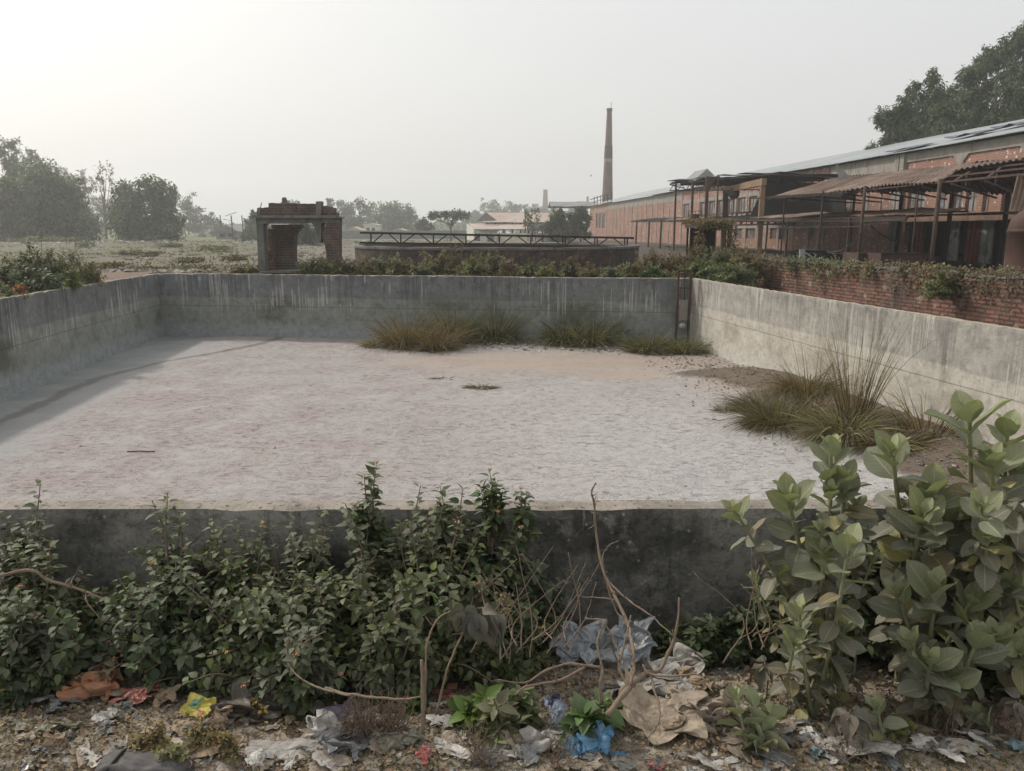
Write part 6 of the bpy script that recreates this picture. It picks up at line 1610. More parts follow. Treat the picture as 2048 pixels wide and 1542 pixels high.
# ---- giant milkweed --------------------------------------------------------------
BIG = tpl_big()
def tpl_droop():
    V, q, uv = tpl_big(8, 4, .30); V = V.copy(); t = V[:, 1]; u = (uv[:, 0]-.5)*2
    V[:, 0] = .27*np.sin(np.pi*np.clip(t, 0, 1)**.62)**1.25*u; V[:, 2] = -.28*t**2+.17*np.abs(u)*np.sin(np.pi*t)+.03*np.sin(t*11+u*3)
    return V, q, uv
def milk(label, base, tips, group='giant milkweed plants', dead=.0):
    base = (base[0], base[1], base[2]+(.16 if base[0] > 1560 else 0)); b = np.array((ray(base[0], base[1])[0]*base[2], base[2], 0)); b[2] = gh(b[0], b[1])
    t = thing('milkweed', label, 'plant', b, group); mb = MB()
    more = [(u+random.uniform(-65, 65), v+random.uniform(70, 170), Y+random.uniform(-.12, .15), sc*random.uniform(.5, .75)) for (u, v, Y, sc) in tips if sc > .65 and v < 1150 for _ in range(2 if u > 1640 else 1)]
    for (u, v, Y, sc) in list(tips)+more:
        sc = sc*(.84 if v < 1100 else .78)
        if v > 1100: Y += .14
        e = at(u, v+12, Y); s0 = b+np.array((random.uniform(-.018, .018), random.uniform(-.015, .015), -.01))
        m_ = s0*.55+e*.45; m_[2] += -.02; m_[:2] += (s0[:2]-e[:2])*.12+rng.normal(0, .02, 2)
        pa = smooth_path([s0, m_, e*.85+m_*.15+np.array((0, 0, .0)), e], 8); mb.tube(pa, np.linspace(.011*sc+.002, .005*sc+.001, len(pa)), 7)
        d = np.linalg.norm(np.diff(pa, axis=0), axis=1); cum = np.concatenate([[0], np.cumsum(d)]); L = cum[-1]
        P, D, N, S, TT = [], [], [], [], []
        q = 0; dist = .004; ph = random.uniform(0, math.pi)
        while dist < min(L*.82, .50*sc+.12):
            x = L-dist; i = min(len(pa)-2, int(np.searchsorted(cum, x)-1)); f = (x-cum[i])/(d[i]+1e-9); c = pa[i]*(1-f)+pa[i+1]*f; ax = unit(pa[i+1]-pa[i])
            u1 = unit(np.cross(ax, (.2, 1, .1))); u2 = np.cross(ax, u1)
            size = sc*[.07, .12, .16, .175, .175, .17, .16, .15][min(q, 7)]*random.uniform(.85, 1.12)
            up = [3.0, 2.2, 1.4, .75, .3, .0, -.25, -.4][min(q, 7)]
            for sg_ in (1, -1):
                if q > 3 and random.random() < .22: continue
                r_ = sg_*(math.cos(ph)*u1+math.sin(ph)*u2); dd = unit(r_+ax*(up+random.uniform(-.35, .35))+rng.normal(0, .2, 3))
                P.append(c+r_*.008); D.append(dd); N.append(unit(ax*1.0 - r_*up*.6+rng.normal(0, .3, 3))); S.append(size*random.uniform(.75, 1.12))
                col = np.array([(1.5, 1.5, 1.2), (1.4, 1.42, 1.05), (1.2, 1.22, 1.0), (1.0, 1.0, .98), (.9, .88, .95), (.88, .82, .9), (.85, .78, .84), (.85, .75, .76)][min(q, 7)])
                if q > 2 and random.random() < .10: col = np.array((1.5, 1.25, .7))
                elif q > 3 and random.random() < .15: col = np.array((1.0, .75, .6))
                TT.append(col*random.uniform(.8, 1.15))
            q += 1; dist += [.018, .03, .045, .06, .065, .07, .07, .075][min(q, 7)]*sc; ph += math.pi/2+random.uniform(-.15, .15)
        V, fs, tt, uv = scatter(BIG, np.array(P), frames(np.array(D), np.array(N)), np.array(S), np.array(TT))
        put('leaves', V, fs, MAT['calo'], t, tint=tt, uv=uv, smooth=True)
    mb.build('stems', MAT['stemgreen'], t, smooth=True)
milk('tallest milkweed with big pale top leaves at the frame edge', (1940, 1400, 2.45), [(1938, 815, 2.5, 1.1), (2015, 845, 2.55, 1.05), (1985, 905, 2.4, .95), (2050, 930, 2.5, 1.0)])
milk('milkweed with two upright rosettes against the wall top', (1800, 1400, 2.5), [(1785, 885, 2.6, 1.0), (1870, 965, 2.5, 1.1), (1845, 1010, 2.45, .9), (1905, 1000, 2.55, .9)])
milk('leaning milkweed nearest the bare wall, with one low side shoot', (1640, 1415, 2.4), [(1575, 975, 2.5, 1.0), (1467, 1005, 2.62, .7), (1662, 885, 2.62, 1.0), (1692, 935, 2.55, .8), (1650, 1090, 2.4, .8)])
milk('shorter milkweed with three bright rosettes low in the thicket', (1850, 1400, 2.3), [(1795, 1170, 2.25, .95), (1872, 1155, 2.22, 1.0), (1945, 1180, 2.25, .95), (1990, 1260, 2.2, .85)])
milk('low grey milkweed spreading at the foot of the thicket', (1870, 1400, 2.15), [(1860, 1305, 2.1, .85), (1912, 1335, 2.1, .7), (1960, 1255, 2.15, .85), (1820, 1265, 2.15, .75)])
milk('dusty pale leaved milkweed stem in front of the bare soil', (1622, 1425, 2.2), [(1597, 1205, 2.2, .75), (1690, 1240, 2.2, .8), (1700, 1075, 2.3, .8), (1588, 1270, 2.15, .6)])
milk('small young milkweed beside the beige sacks', (1510, 1470, 2.1), [(1468, 1375, 2.1, .58), (1510, 1382, 2.12, .6), (1548, 1408, 2.05, .55), (1525, 1428, 2.03, .5)])
milk('dark milkweed at the frame edge below the tallest one', (2030, 1400, 2.35), [(2025, 1150, 2.3, .95), (2045, 1040, 2.5, 1.0), (1990, 1090, 2.45, .9), (2040, 1290, 2.2, .8)])
milk('seedling milkweed drooping by the tan cardboard', (1760, 1450, 2.05), [(1752, 1395, 2.05, .6)])
milk('small milkweed sprig under the thicket near the frame corner', (1965, 1470, 2.08), [(1960, 1415, 2.1, .6)])
# ---- dead stems -------------------------------------------------------------------
def twigs(name, label, polys, mat='twig', cat='branch', base=None):
    p0 = at(*polys[0][0][0][:2], polys[0][0][0][2]); t = thing(name, label, cat, p0)
    for pl, r0, r1 in polys:
        mb = MB(); pa = smooth_path([at(u, v, Y) for u, v, Y in pl], 7)
        pa0 = pa.copy(); pa = pa + np.array([[noise.noise(tuple(q*23)), noise.noise(tuple(q*23+5)), noise.noise(tuple(q*23+9))] for q in pa])*.004
        rr = np.linspace(r0, r1, len(pa))*(1+.18*rng.normal(0, 1, len(pa)).clip(-1, 1.5)); mb.tube(pa, rr, 7)
        for q in range(max(2, len(pa)//5)):
            i = rng.integers(1, len(pa)-1); d = unit(rng.normal(0, 1, 3)+(0, 0, .3)); L_ = random.uniform(.008, .04); mb.tube([pa[i], pa[i]+d*L_*.5, pa[i]+d*L_+rng.normal(0, .004, 3)], [rr[i]*.6, rr[i]*.4, rr[i]*.2], 5)
        mb.build('branch', MAT[mat], t, smooth=True)
    return t
twigs('dead_branch', 'grey forked dead branch leaning over the beige sacks', [
    ([(1216, 1430, 2.12), (1257, 1376, 2.2), (1293, 1347, 2.25)], .011, .007), ([(1292, 1347, 2.25), (1321, 1337, 2.28), (1343, 1293, 2.3), (1353, 1254, 2.3), (1359, 1195, 2.32)], .007, .003),
    ([(1292, 1347, 2.25), (1340, 1353, 2.2), (1390, 1350, 2.18), (1412, 1362, 2.15)], .005, .002), ([(1301, 1350, 2.24), (1318, 1411, 2.15), (1318, 1442, 2.1), (1296, 1476, 2.05)], .004, .002),
    ([(1257, 1374, 2.2), (1240, 1333, 2.25), (1252, 1275, 2.3), (1262, 1230, 2.35)], .005, .002), ([(1262, 1370, 2.2), (1268, 1330, 2.25), (1258, 1290, 2.3)], .005, .003)])
twigs('dead_sapling', 'tall curved bare stem rising past the wall top', [
    ([(1262, 1365, 2.25), (1266, 1310, 2.35), (1256, 1250, 2.5), (1234, 1200, 2.6), (1208, 1145, 2.7), (1195, 1080, 2.78), (1188, 1010, 2.8), (1184, 985, 2.8), (1192, 966, 2.8)], .007, .003),
    ([(1256, 1250, 2.5), (1290, 1160, 2.6), (1240, 1090, 2.6)][:1]+[(1228, 1215, 2.55), (1205, 1120, 2.6), (1215, 1095, 2.6), (1238, 1082, 2.6)], .003, .0015),
    ([(1215, 1160, 2.68), (1250, 1195, 2.6), (1300, 1230, 2.5), (1345, 1270, 2.4)], .004, .002), ([(1234, 1200, 2.6), (1190, 1195, 2.65), (1155, 1190, 2.68), (1160, 1165, 2.7)], .003, .0015)])
twigs('dead_branch', 'brown kinked branch lying across the litter', [
    ([(1203, 1410, 2.2), (1201, 1370, 2.22), (1205, 1334, 2.25)], .006, .005), ([(1205, 1334, 2.25), (1136, 1328, 2.25), (1092, 1342, 2.22), (1048, 1366, 2.18), (995, 1358, 2.15)], .0048, .0025),
    ([(1170, 1335, 2.24), (1120, 1360, 2.2), (1055, 1372, 2.15), (1030, 1390, 2.12)], .005, .003), ([(1205, 1334, 2.25), (1194, 1286, 2.3), (1206, 1243, 2.35), (1172, 1237, 2.38)], .004, .002), ([(1206, 1243, 2.35), (1233, 1290, 2.3), (1237, 1350, 2.22)], .003, .0015)])
twigs('bare_branch', 'long brown bare branch across the shrubs at the frame edge', [
    ([(-20, 1160, 2.4), (40, 1141, 2.45), (75, 1145, 2.45), (90, 1157, 2.45), (137, 1172, 2.45), (170, 1185, 2.45)], .006, .004), ([(170, 1185, 2.45), (218, 1187, 2.5)], .002, .001), ([(170, 1185, 2.45), (195, 1193, 2.44), (216, 1207, 2.42)], .003, .0015), ([(170, 1187, 2.45), (173, 1205, 2.42), (200, 1238, 2.4)], .003, .0015), ([(137, 1172, 2.45), (150, 1150, 2.5), (163, 1130, 2.5)], .002, .001)])
twigs('dead_branch', 'curved bare twig arching out of the low shrub', [
    ([(700, 1390, 2.1), (655, 1380, 2.15), (619, 1367, 2.2), (589, 1345, 2.25), (577, 1326, 2.3), (582, 1308, 2.32), (604, 1288, 2.34), (653, 1262, 2.36)], .0034, .0014), ([(577, 1326, 2.3), (574, 1290, 2.34), (583, 1262, 2.36)], .003, .0015), ([(604, 1288, 2.34), (598, 1268, 2.36), (625, 1275, 2.35)], .002, .001)])
twigs('stake', 'short brown stake standing in the litter by the withered plant', [([(846, 1468, 2.05), (846, 1395, 2.07), (843, 1320, 2.1)], .0065, .006)], cat='stake')
twigs('bare_branch', 'thin horizontal brown branch lying behind the stake', [([(650, 1376, 2.25), (720, 1392, 2.18), (800, 1398, 2.14), (845, 1393, 2.12)], .005, .003)])
for k, (u, n_, lab) in enumerate(((1080, 12, 'fan of dry straight stems leaning on the bare wall'), (1010, 8, 'thin dry stems under the shady shrub'), (1500, 7, 'bare thin stems between the sacks and the milkweed'))):
    pl = []
    for j in range(n_):
        uu = u+random.uniform(-70, 60); pl.append(([(uu, 1330-random.uniform(0, 60), 2.5), (uu+random.uniform(-20, 50), 1240, 2.6), (uu+random.uniform(-60, 130), random.uniform(1090, 1200), 2.7)], .0028, .001))
    twigs('dry_bush', lab, pl, cat='dry bush')
# withered plant
wp = twigs('withered_plant', 'withered plant with large grey hanging leaves and tan seed heads on an arching stem', [
    ([(849, 1420, 2.1), (851, 1346, 2.12), (853, 1293, 2.15), (871, 1245, 2.18), (898, 1225, 2.2), (940, 1218, 2.22), (975, 1215, 2.22)], .004, .0025), ([(872, 1430, 2.1), (898, 1329, 2.13), (924, 1267, 2.18), (950, 1220, 2.22)], .0035, .0025), ([(970, 1225, 2.22), (966, 1195, 2.25), (962, 1168, 2.26)], .0025, .0015), ([(970, 1225, 2.22), (995, 1215, 2.24), (1010, 1185, 2.25)], .0025, .0015)], cat='plant')
P, D, S = [], [], []
for u, v, du, dv, s_ in ((925, 1222, -14, 50, .085), (940, 1225, -4, 60, .11), (955, 1225, 3, 62, .12), (972, 1222, 12, 66, .125), (985, 1222, 24, 52, .10), (930, 1215, -42, 26, .075), (965, 1215, 30, 12, .07), (950, 1212, -20, 30, .09), (988, 1235, 10, 50, .09)):
    a_ = at(u, v, 2.2+random.uniform(-.03, .03)); e_ = at(u+du, v+dv, 2.17); P.append(a_); D.append(e_-a_); S.append(s_)
P, D = np.array(P), np.array(D)
V, fs, tt, uv = scatter(tpl_droop(), P, frames(D, np.tile((.1, -1.0, .35), (len(P), 1))+rng.normal(0, .35, (len(P), 3))), np.array(S), rvar(len(P), (1, 1, 1), .15))
put('leaves', V, fs, MAT['greyleaf'], wp, tint=tt, smooth=True)
for u, v, k in ((962, 1172, 16), (1006, 1195, 22), (1012, 1222, 12)):
    c = at(u, v, 2.24); mb = MB()
    for j in range(k):
        q = c+rng.normal(0, 1, 3)*np.array((.011, .009, .017)); 
        mb.tube([q, q+np.array((0, 0, .004)), q+np.array((0, 0, .008))], [.0015, .0042, .001], 5, tint=rvar(1, (.22, .17, .085), .2)[0])
    mb.build('seed_head', MAT['scrap'], wp, boxuv=False)
for u, v, lab in ((1530, 1345, 'withered grey leafed plant hanging behind the small young milkweed'), (1700, 1440, 'withered grey leafed plant beside the tan cardboard'), (2040, 1420, 'withered grey leafed plant at the frame corner')):
    b = gpoint(u, v+60); tpx = at(u, v-20, b[1]); t = thing('withered_plant', lab, 'plant', b)
    mb = MB(); mb.tube(smooth_path([b, (b+tpx)/2+(.01, 0, 0), tpx], 5), .003, 5); mb.build('stem', MAT['twig'], t, smooth=True)
    n = 8; an = np.linspace(0, 6.28, n, endpoint=False)+random.random(); D = np.stack([np.cos(an), np.sin(an), -.7+rng.normal(0, .4, n)], -1)
    V, fs, tt, uv = scatter(tpl_droop(), np.tile(tpx, (n, 1))+D*.006, frames(D, np.tile((0, 0, 1.0), (n, 1))+D*.6), rng.uniform(.06, .105, n), rvar(n, (1.1, 1.05, 1), .15)); put('leaves', V, fs, MAT['greyleaf'], t, tint=tt, smooth=True)
# small green plants among the litter
def small(u, v, hpx, wpx, label, nst, per, ls, mat, tc=(1, 1, 1), name='weed', cat='weed', **k):
    b = gpoint(u, v); s_ = (b[1]*CP+1.5*SP)/F
    return leafy(name, label, cat, b, wpx*s_/2, wpx*s_/2*.8, hpx*s_*1.12, nst, per, ls, mat, tintc=tc, sr=.003, **k)
small(970, 1440, 110, 70, 'tallest bright green weed in the litter', 5, 7, .06, 'fresh', (1, .95, .7))
small(940, 1450, 85, 60, 'second bright green weed right of the stake', 5, 7, .06, 'fresh', (.9, .9, .7))
small(1000, 1470, 90, 110, 'dull spreading weed under the tallest green one', 9, 8, .06, 'weed')
small(1035, 1445, 80, 80, 'dark leafed weed left of the blue white packet', 8, 7, .06, 'weed', (.8, .95, .8))
small(1170, 1475, 75, 110, 'broad leafed dark green weed above the blue plastic', 10, 6, .075, 'weed', (.6, .95, .7))
small(1215, 1440, 60, 60, 'small weed behind the broad leafed one', 7, 6, .05, 'weed', (.9, 1, .7))
small(830, 1420, 45, 44, 'tiny fresh weed left of the stake', 5, 6, .045, 'fresh', (.8, .9, .7))
small(595, 1430, 75, 50, 'upright green weed by the white board', 6, 8, .045, 'weed', (.8, 1, .6))
small(735, 1360, 60, 60, 'pale dusty weed behind the thin horizontal branch', 6, 7, .05, 'weed', (1.3, 1.3, 1.2))
small(300, 1505, 70, 120, 'yellow leafed low shrublet in the middle of the litter', 26, 9, .019, 'dryleaf', (.85, .78, .45))
small(400, 1490, 52, 110, 'bushiest yellowing shrublet behind the black bag', 30, 9, .019, 'dryleaf', (.8, .75, .45))
small(345, 1530, 55, 90, 'green tinged shrublet just above the black bag', 22, 9, .02, 'weed', (1.2, 1.15, .6))
small(450, 1515, 60, 80, 'brown shrublet between the black bag and the grey sheet', 18, 8, .02, 'dryleaf', (.8, .75, .4))
small(510, 1440, 50, 70, 'sparse yellow flecked shrublet before the brown tarp', 12, 8, .022, 'dryleaf', (1.3, 1.2, .5))
small(1590, 1330, 40, 50, 'tiny weed at the foot of the milkweed stems', 6, 6, .04, 'weed', (.9, 1, .7))
small(1800, 1480, 55, 60, 'thin budding weed in front of the milkweed', 6, 6, .03, 'weed', (1.1, 1.1, .7))
def twiggy(u, v, hpx, wpx, n, label):
    b = gpoint(u, v); s_ = (b[1]*CP+1.5*SP)/F; t = thing('dry_shrublet', label, 'shrublet', b); mb = MB()
    for i in range(n):
        a = random.uniform(0, 6.28); r_ = random.random()**.6; e = b+np.array((math.cos(a)*r_*wpx*s_/2, math.sin(a)*r_*wpx*s_/2*.8, hpx*s_*(1.05-.5*r_)*random.uniform(.5, 1.1)))
        s0 = b+np.array((random.uniform(-.03, .03), random.uniform(-.03, .03), -.01)); m_ = (s0+e)/2+rng.normal(0, .012, 3)
        pa = smooth_path([s0, m_, e], 4); mb.tube(pa, np.linspace(.0018, .0007, len(pa)), 4, cap=False)
        for q in range(3):
            c = pa[rng.integers(3, len(pa))]; mb.tube([c, c+rng.normal(0, .012, 3)+(0, 0, .006), c+rng.normal(0, .02, 3)+(0, 0, .018)], [.0012, .0009, .0005], 3, cap=False)
    mb.build('twigs', MAT['twig'], t, smooth=True)
twiggy(725, 1480, 100, 110, 70, 'dense brown twiggy shrublet left of the stake')
twiggy(790, 1470, 110, 90, 50, 'brown twiggy shrublet touching the stake')
twiggy(960, 1525, 90, 120, 26, 'open twiggy shrublet over the white scraps')
twiggy(1120, 1520, 60, 90, 18, 'low twigs in front of the blue plastic')
twiggy(1700, 1535, 90, 110, 12, 'thin bare twigs in front of the grey rag')
twiggy(1900, 1470, 80, 90, 16, 'thin twigs below the low grey milkweed')
# ---- litter ------------------------------------------------------------------------
PL = {}
def pmat(key, col, col2=None, **k):
    MAT['p_'+key] = plastic(key, col, col2, **k)
pmat('orange_sack_cloth', (.50, .22, .11), (.42, .21, .125), rough=.75, dirt=.35)
pmat('pink_orange_film', (.46, .17, .12), (.38, .16, .13), dirt=.3)
pmat('grey_plastic', (.17, .17, .16), (.115, .12, .11), dirt=.5)
pmat('beige_sack', (.42, .35, .26), (.34, .27, .20), rough=.7, dirt=.6, dirtcol=(.19, .14, .09))
pmat('beige_film', (.44, .36, .28), (.35, .29, .225), trans=.3, dirt=.35)
pmat('dirty_white', (.42, .40, .37), (.33, .31, .28), rough=.6, dirt=.5)
pmat('white_card', (.52, .50, .46), (.42, .40, .37), trans=0, rough=.8, dirt=.4)
pmat('clear_film', (.30, .31, .31), (.22, .23, .23), rough=.25, trans=.4, dirt=.35)
pmat('purple_film', (.30, .25, .32), (.25, .21, .27), trans=.25, dirt=.25)
pmat('blue_film', (.06, .18, .31), (.08, .23, .38), dirt=.35, trans=.2, dirtcol=(.3, .32, .34))
pmat('blue_white_packet', (.45, .48, .55), (.30, .34, .45), dirt=.3)
pmat('silver_foil', (.22, .26, .31), (.36, .37, .36), rough=.3, trans=0, dirt=.5)
pmat('brown_sheet', (.20, .105, .075), (.15, .085, .06), trans=0, dirt=.4)
pmat('tan_card', (.34, .26, .17), (.28, .205, .135), trans=0, rough=.85, dirt=.3)
pmat('olive_sack', (.19, .18, .12), (.15, .145, .10), dirt=.4)
pmat('black_bag_cloth', (.045, .042, .042), (.065, .06, .058), trans=0, rough=.7, dirt=.35, dirtcol=(.13, .12, .11))
pmat('maroon', (.10, .02, .03), (.08, .02, .025), trans=0)
pmat('red_packet', (.42, .10, .09), (.36, .14, .13), dirt=.25)
pmat('yellow_packet', (.50, .42, .05), (.42, .36, .06), dirt=.2)
pmat('green_print', (.10, .25, .10), (.14, .30, .20), dirt=.2)
pmat('brown_tarp', (.15, .125, .105), (.11, .095, .08), dirt=.4)
pmat('teal_film', (.16, .24, .25), (.2, .27, .28), dirt=.3)
pmat('navy_film', (.035, .05, .10), (.05, .06, .11), dirt=.3)
def crumple(w, d, h, seed, n=30, fold=1.0, rag=.18):
    """crumpled sheet, local coordinates, resting around z = 0"""
    g = np.linspace(-1, 1, n); A, B = np.meshgrid(g, g, indexing='ij')
    ang = np.arctan2(B, A); e = np.array([noise.fractal((math.cos(t)*1.6+seed, math.sin(t)*1.6, seed), 1, 2, 3) for t in ang.ravel()]).reshape(n, n)
    k = 1+rag*e*np.maximum(abs(A), abs(B))**2
    X, Y = A*w/2*k, B*d/2*k
    Q = np.stack([A.ravel(), B.ravel(), np.full(A.size, seed*3.7)], -1)
    def rid(f, s): return 1-2*np.abs(np.array([noise.noise((q[0]*f+s, q[1]*f-s, q[2])) for q in Q])).reshape(n, n)
    rs = np.random.default_rng(int(seed*97)); C = np.zeros((n, n))
    for i in range(9):                                   # sharp random fold lines
        a = rs.uniform(0, np.pi); amp = rs.uniform(.2, 1)*(1 if i % 2 else -1)/(1+.12*i)
        C += amp*np.abs(A*np.cos(a)+B*np.sin(a)-rs.uniform(-.7, .7)+.10*np.sin(A*3+seed)*np.cos(B*2.5))
    for i in range(12):                                  # short creases
        a = rs.uniform(0, np.pi); cx, cy_ = rs.uniform(-.8, .8, 2); s_ = rs.uniform(.15, .4)
        C += rs.choice([-1, 1])*.35*np.exp(-((A-cx)**2+(B-cy_)**2)/s_**2)*(s_-np.abs((A-cx)*np.cos(a)+(B-cy_)*np.sin(a)))/s_
    C = (C-C.min())/(np.ptp(C)+1e-6)
    Z = h*(.95*C+.20*rid(1.1, seed)+.16*rid(2.6, seed+4)+.07*rid(7.0, seed+9)); Z = Z-Z.min()
    jx = np.array([noise.noise((q[0]*2.0+7+seed, q[1]*2.0, q[2])) for q in Q]).reshape(n, n)*h*fold
    jy = np.array([noise.noise((q[0]*2.0, q[1]*2.0+17+seed, q[2])) for q in Q]).reshape(n, n)*h*fold
    return np.stack([X+jx, Y+jy, Z], -1)
SEED = [1.0]
def sheet(name, label, cat, u, v, w, d, yaw, h, mat, tilt=0.0, n=46, rag=.18, lift=.0, extra=None, prnt=()):
    SEED[0] += 1.37; c = gpoint(u, v)
    V = crumple(w, d, h, SEED[0], n, rag=rag); m, k = V.shape[:2]
    if extra is not None: V = extra(V)
    P = V.reshape(-1, 3)
    ct_, st_ = math.cos(tilt), math.sin(tilt); P = np.stack([P[:, 0], P[:, 1]*ct_-P[:, 2]*st_, P[:, 1]*st_+P[:, 2]*ct_], -1); P[:, 2] -= P[:, 2].min()*(1 if tilt else 0)
    cy, sy = math.cos(yaw), math.sin(yaw); P = np.stack([P[:, 0]*cy-P[:, 1]*sy, P[:, 0]*sy+P[:, 1]*cy, P[:, 2]], -1)+np.array((c[0], c[1], 0))
    gz_ = np.array([gh(x, y) for x, y, _ in P]); P[:, 2] += gz_+.004+lift
    mb = MB(); Vg = P.reshape(m, k, 3); mb.grid(Vg); V2 = Vg.copy(); V2[..., 2] -= .0015; mb.grid(V2[:, ::-1])
    o = mb.build(name, MAT['p_'+mat], None, loc=(c[0], c[1], gh(c[0], c[1])), smooth=False)
    for pn, pm, i0, i1, j0, j1 in prnt:
        b2 = MB(); G2 = Vg[int(i0*m):int(i1*m), int(j0*k):int(j1*k)].copy(); G2[..., 2] += .0008; G2[..., 1] -= .0006; b2.grid(G2); b2.build(pn, MAT[pm], o, smooth=False)
    return tag(o, label, cat)
sheet('plastic_sheet', 'dark grey crumpled plastic sheet at the frame edge', 'rubbish', 45, 1372, .30, .20, .2, .06, 'grey_plastic')
sheet('plastic_sheet', 'grey folded sheet touching the orange sack cloth', 'rubbish', 110, 1360, .16, .13, .5, .05, 'grey_plastic', tilt=.35)
sheet('plastic_sheet', 'grey green scrap of sheet standing in the shrub', 'rubbish', 118, 1325, .12, .10, .6, .04, 'olive_sack', tilt=.8)
sheet('plastic_sheet', 'knotted grey plastic strip under the grey folded sheet', 'rubbish', 120, 1405, .13, .09, .3, .035, 'grey_plastic')
sheet('sack_cloth', 'bright orange folded sack cloth with upturned corners', 'sack', 185, 1390, .15, .11, .3, .07, 'orange_sack_cloth', tilt=.55, rag=.35)
sheet('sack_cloth', 'darker orange flap standing behind the bright sack cloth', 'sack', 228, 1368, .11, .10, -.2, .04, 'orange_sack_cloth', tilt=.95, rag=.3)
sheet('plastic_sheet', 'beige stiff sheet lying under the orange sack cloth', 'rubbish', 225, 1392, .16, .10, .1, .03, 'beige_film')
sheet('plastic_film', 'pinkish orange torn film by the striped stick packet', 'rubbish', 275, 1402, .14, .09, .1, .045, 'pink_orange_film', tilt=.2)
sheet('packet', 'narrow red and white packet standing by the shrub', 'packet', 312, 1366, .035, .09, .15, .02, 'red_packet', tilt=1.1, n=14)
sheet('paper', 'tan folded paper beside the yellow packet', 'paper', 333, 1405, .075, .07, .2, .035, 'tan_card', tilt=.5)
pk = sheet('packet', 'yellow printed packet with green picture, lying on the litter', 'packet', 397, 1428, .115, .085, -.35, .012, 'yellow_packet', tilt=.7, rag=.05, prnt=(('printed_picture', 'p_green_print', .2, .62, .4, .85), ('printed_patch', 'p_dirty_white', .3, .5, .5, .75), ('printed_band', 'p_red_packet', .66, .82, .15, .4)))
sheet('paper', 'crumpled white paper ball on the bare litter', 'paper', 216, 1442, .05, .045, .4, .035, 'white_card', tilt=.3)
sheet('plastic_film', 'crumpled clear film left of the white paper ball', 'rubbish', 112, 1428, .07, .05, .1, .03, 'clear_film')
sheet('plastic_sheet', 'pointed grey beige sheet half buried at the frame edge', 'rubbish', 40, 1450, .10, .05, -.7, .02, 'olive_sack')
sheet('paper', 'small tan paper curl near the frame edge', 'paper', 112, 1492, .06, .04, .2, .025, 'tan_card', tilt=.3)
sheet('plastic_sheet', 'long beige grey strip pointing at the tan paper curl', 'rubbish', 118, 1460, .13, .035, .6, .025, 'olive_sack')
sheet('tarp', 'brown grey folded tarp with a dark point', 'tarp', 520, 1420, .18, .13, .2, .085, 'brown_tarp', tilt=.45)
sheet('tarp', 'grey tarp flap spread behind the brown folded tarp', 'tarp', 545, 1388, .17, .07, -.1, .03, 'grey_plastic')
sheet('plastic_film', 'dark blue film between the tarp and the white board', 'rubbish', 560, 1400, .08, .05, .0, .02, 'navy_film')
sheet('board', 'flat white board scrap standing by the purple film', 'board', 628, 1425, .06, .05, .2, .006, 'white_card', tilt=.7, n=12, rag=.08)
sheet('plastic_film', 'purple tinted crumpled film', 'rubbish', 672, 1440, .11, .09, .3, .045, 'purple_film', tilt=.6)
sheet('board', 'wide grey white stiff board lying on the grass', 'board', 570, 1508, .22, .075, .12, .014, 'dirty_white', tilt=.25, rag=.08)
sheet('plastic_film', 'bundled whitish plastic beside the wide board', 'rubbish', 645, 1475, .08, .09, .5, .05, 'white_card', tilt=.4)
sheet('plastic_bag', 'clear crumpled plastic bag by the wide board', 'plastic bag', 690, 1498, .13, .11, .2, .06, 'clear_film')
sheet('sack_cloth', 'olive brown strip of sack below the twiggy shrublet', 'sack', 795, 1488, .14, .055, .45, .03, 'olive_sack', tilt=.3)
sheet('board', 'broken white speckled strip pointing down from the olive sack', 'board', 905, 1505, .15, .035, -.55, .015, 'white_card', tilt=.2)
sheet('brown_sheet', 'shiny brown curved sheet under the shrubs', 'rubbish', 898, 1362, .13, .06, .05, .03, 'brown_sheet', tilt=.35, rag=.08)
sheet('plastic_film', 'orange red scrap behind the second green weed', 'rubbish', 915, 1400, .10, .03, .05, .015, 'pink_orange_film')
sheet('plastic_film', 'grey lilac film hanging by the green weeds', 'rubbish', 985, 1362, .11, .06, .1, .04, 'purple_film', tilt=.5)
sheet('plastic_sheet', 'long grey sheet stretched over the ground right of the stake', 'rubbish', 985, 1462, .14, .07, -.5, .03, 'grey_plastic')
sheet('plastic_sheet', 'pale grey folded sheet left of the blue plastic', 'rubbish', 1085, 1495, .14, .07, .15, .04, 'dirty_white', tilt=.3)
sheet('plastic_sheet', 'dull beige sheet joined to the pale grey fold', 'rubbish', 1018, 1490, .11, .06, -.2, .03, 'beige_film')
sheet('paper', 'row of torn white paper in front of the pale grey fold', 'paper', 1030, 1512, .12, .025, .0, .012, 'white_card')
sheet('plastic_film', 'bright blue plastic film with two raised corners', 'rubbish', 1158, 1500, .085, .06, .2, .04, 'blue_film', tilt=.35, rag=.4)
sheet('plastic_film', 'upright blue plastic flap beside the two corners', 'rubbish', 1205, 1496, .055, .07, -.4, .03, 'blue_film', tilt=.95, rag=.4)
sheet('plastic_film', 'flat pale blue scrap at the end of the blue plastic', 'rubbish', 1235, 1512, .05, .025, .1, .01, 'blue_film')
sheet('packet', 'blue and white printed packet standing among the weeds', 'packet', 1110, 1440, .055, .075, .5, .025, 'blue_white_packet', tilt=.7, prnt=(('printed_band', 'p_navy_film', .1, .9, .72, .95),))
sheet('packet', 'small blue twist of packet on top of the blue white one', 'packet', 1112, 1406, .02, .03, .3, .012, 'navy_film', tilt=.8, n=12)
def curl(V):
    V = V.copy(); x = V[..., 0]; V[..., 2] += .9*np.maximum(0, V[..., 1])**1.0*.9+1.2*np.maximum(0, -x)**1.4; return V
sheet('sack', 'large stained beige sack sheet curled open on the ground', 'sack', 1325, 1462, .27, .16, -.35, .04, 'beige_sack', extra=curl)
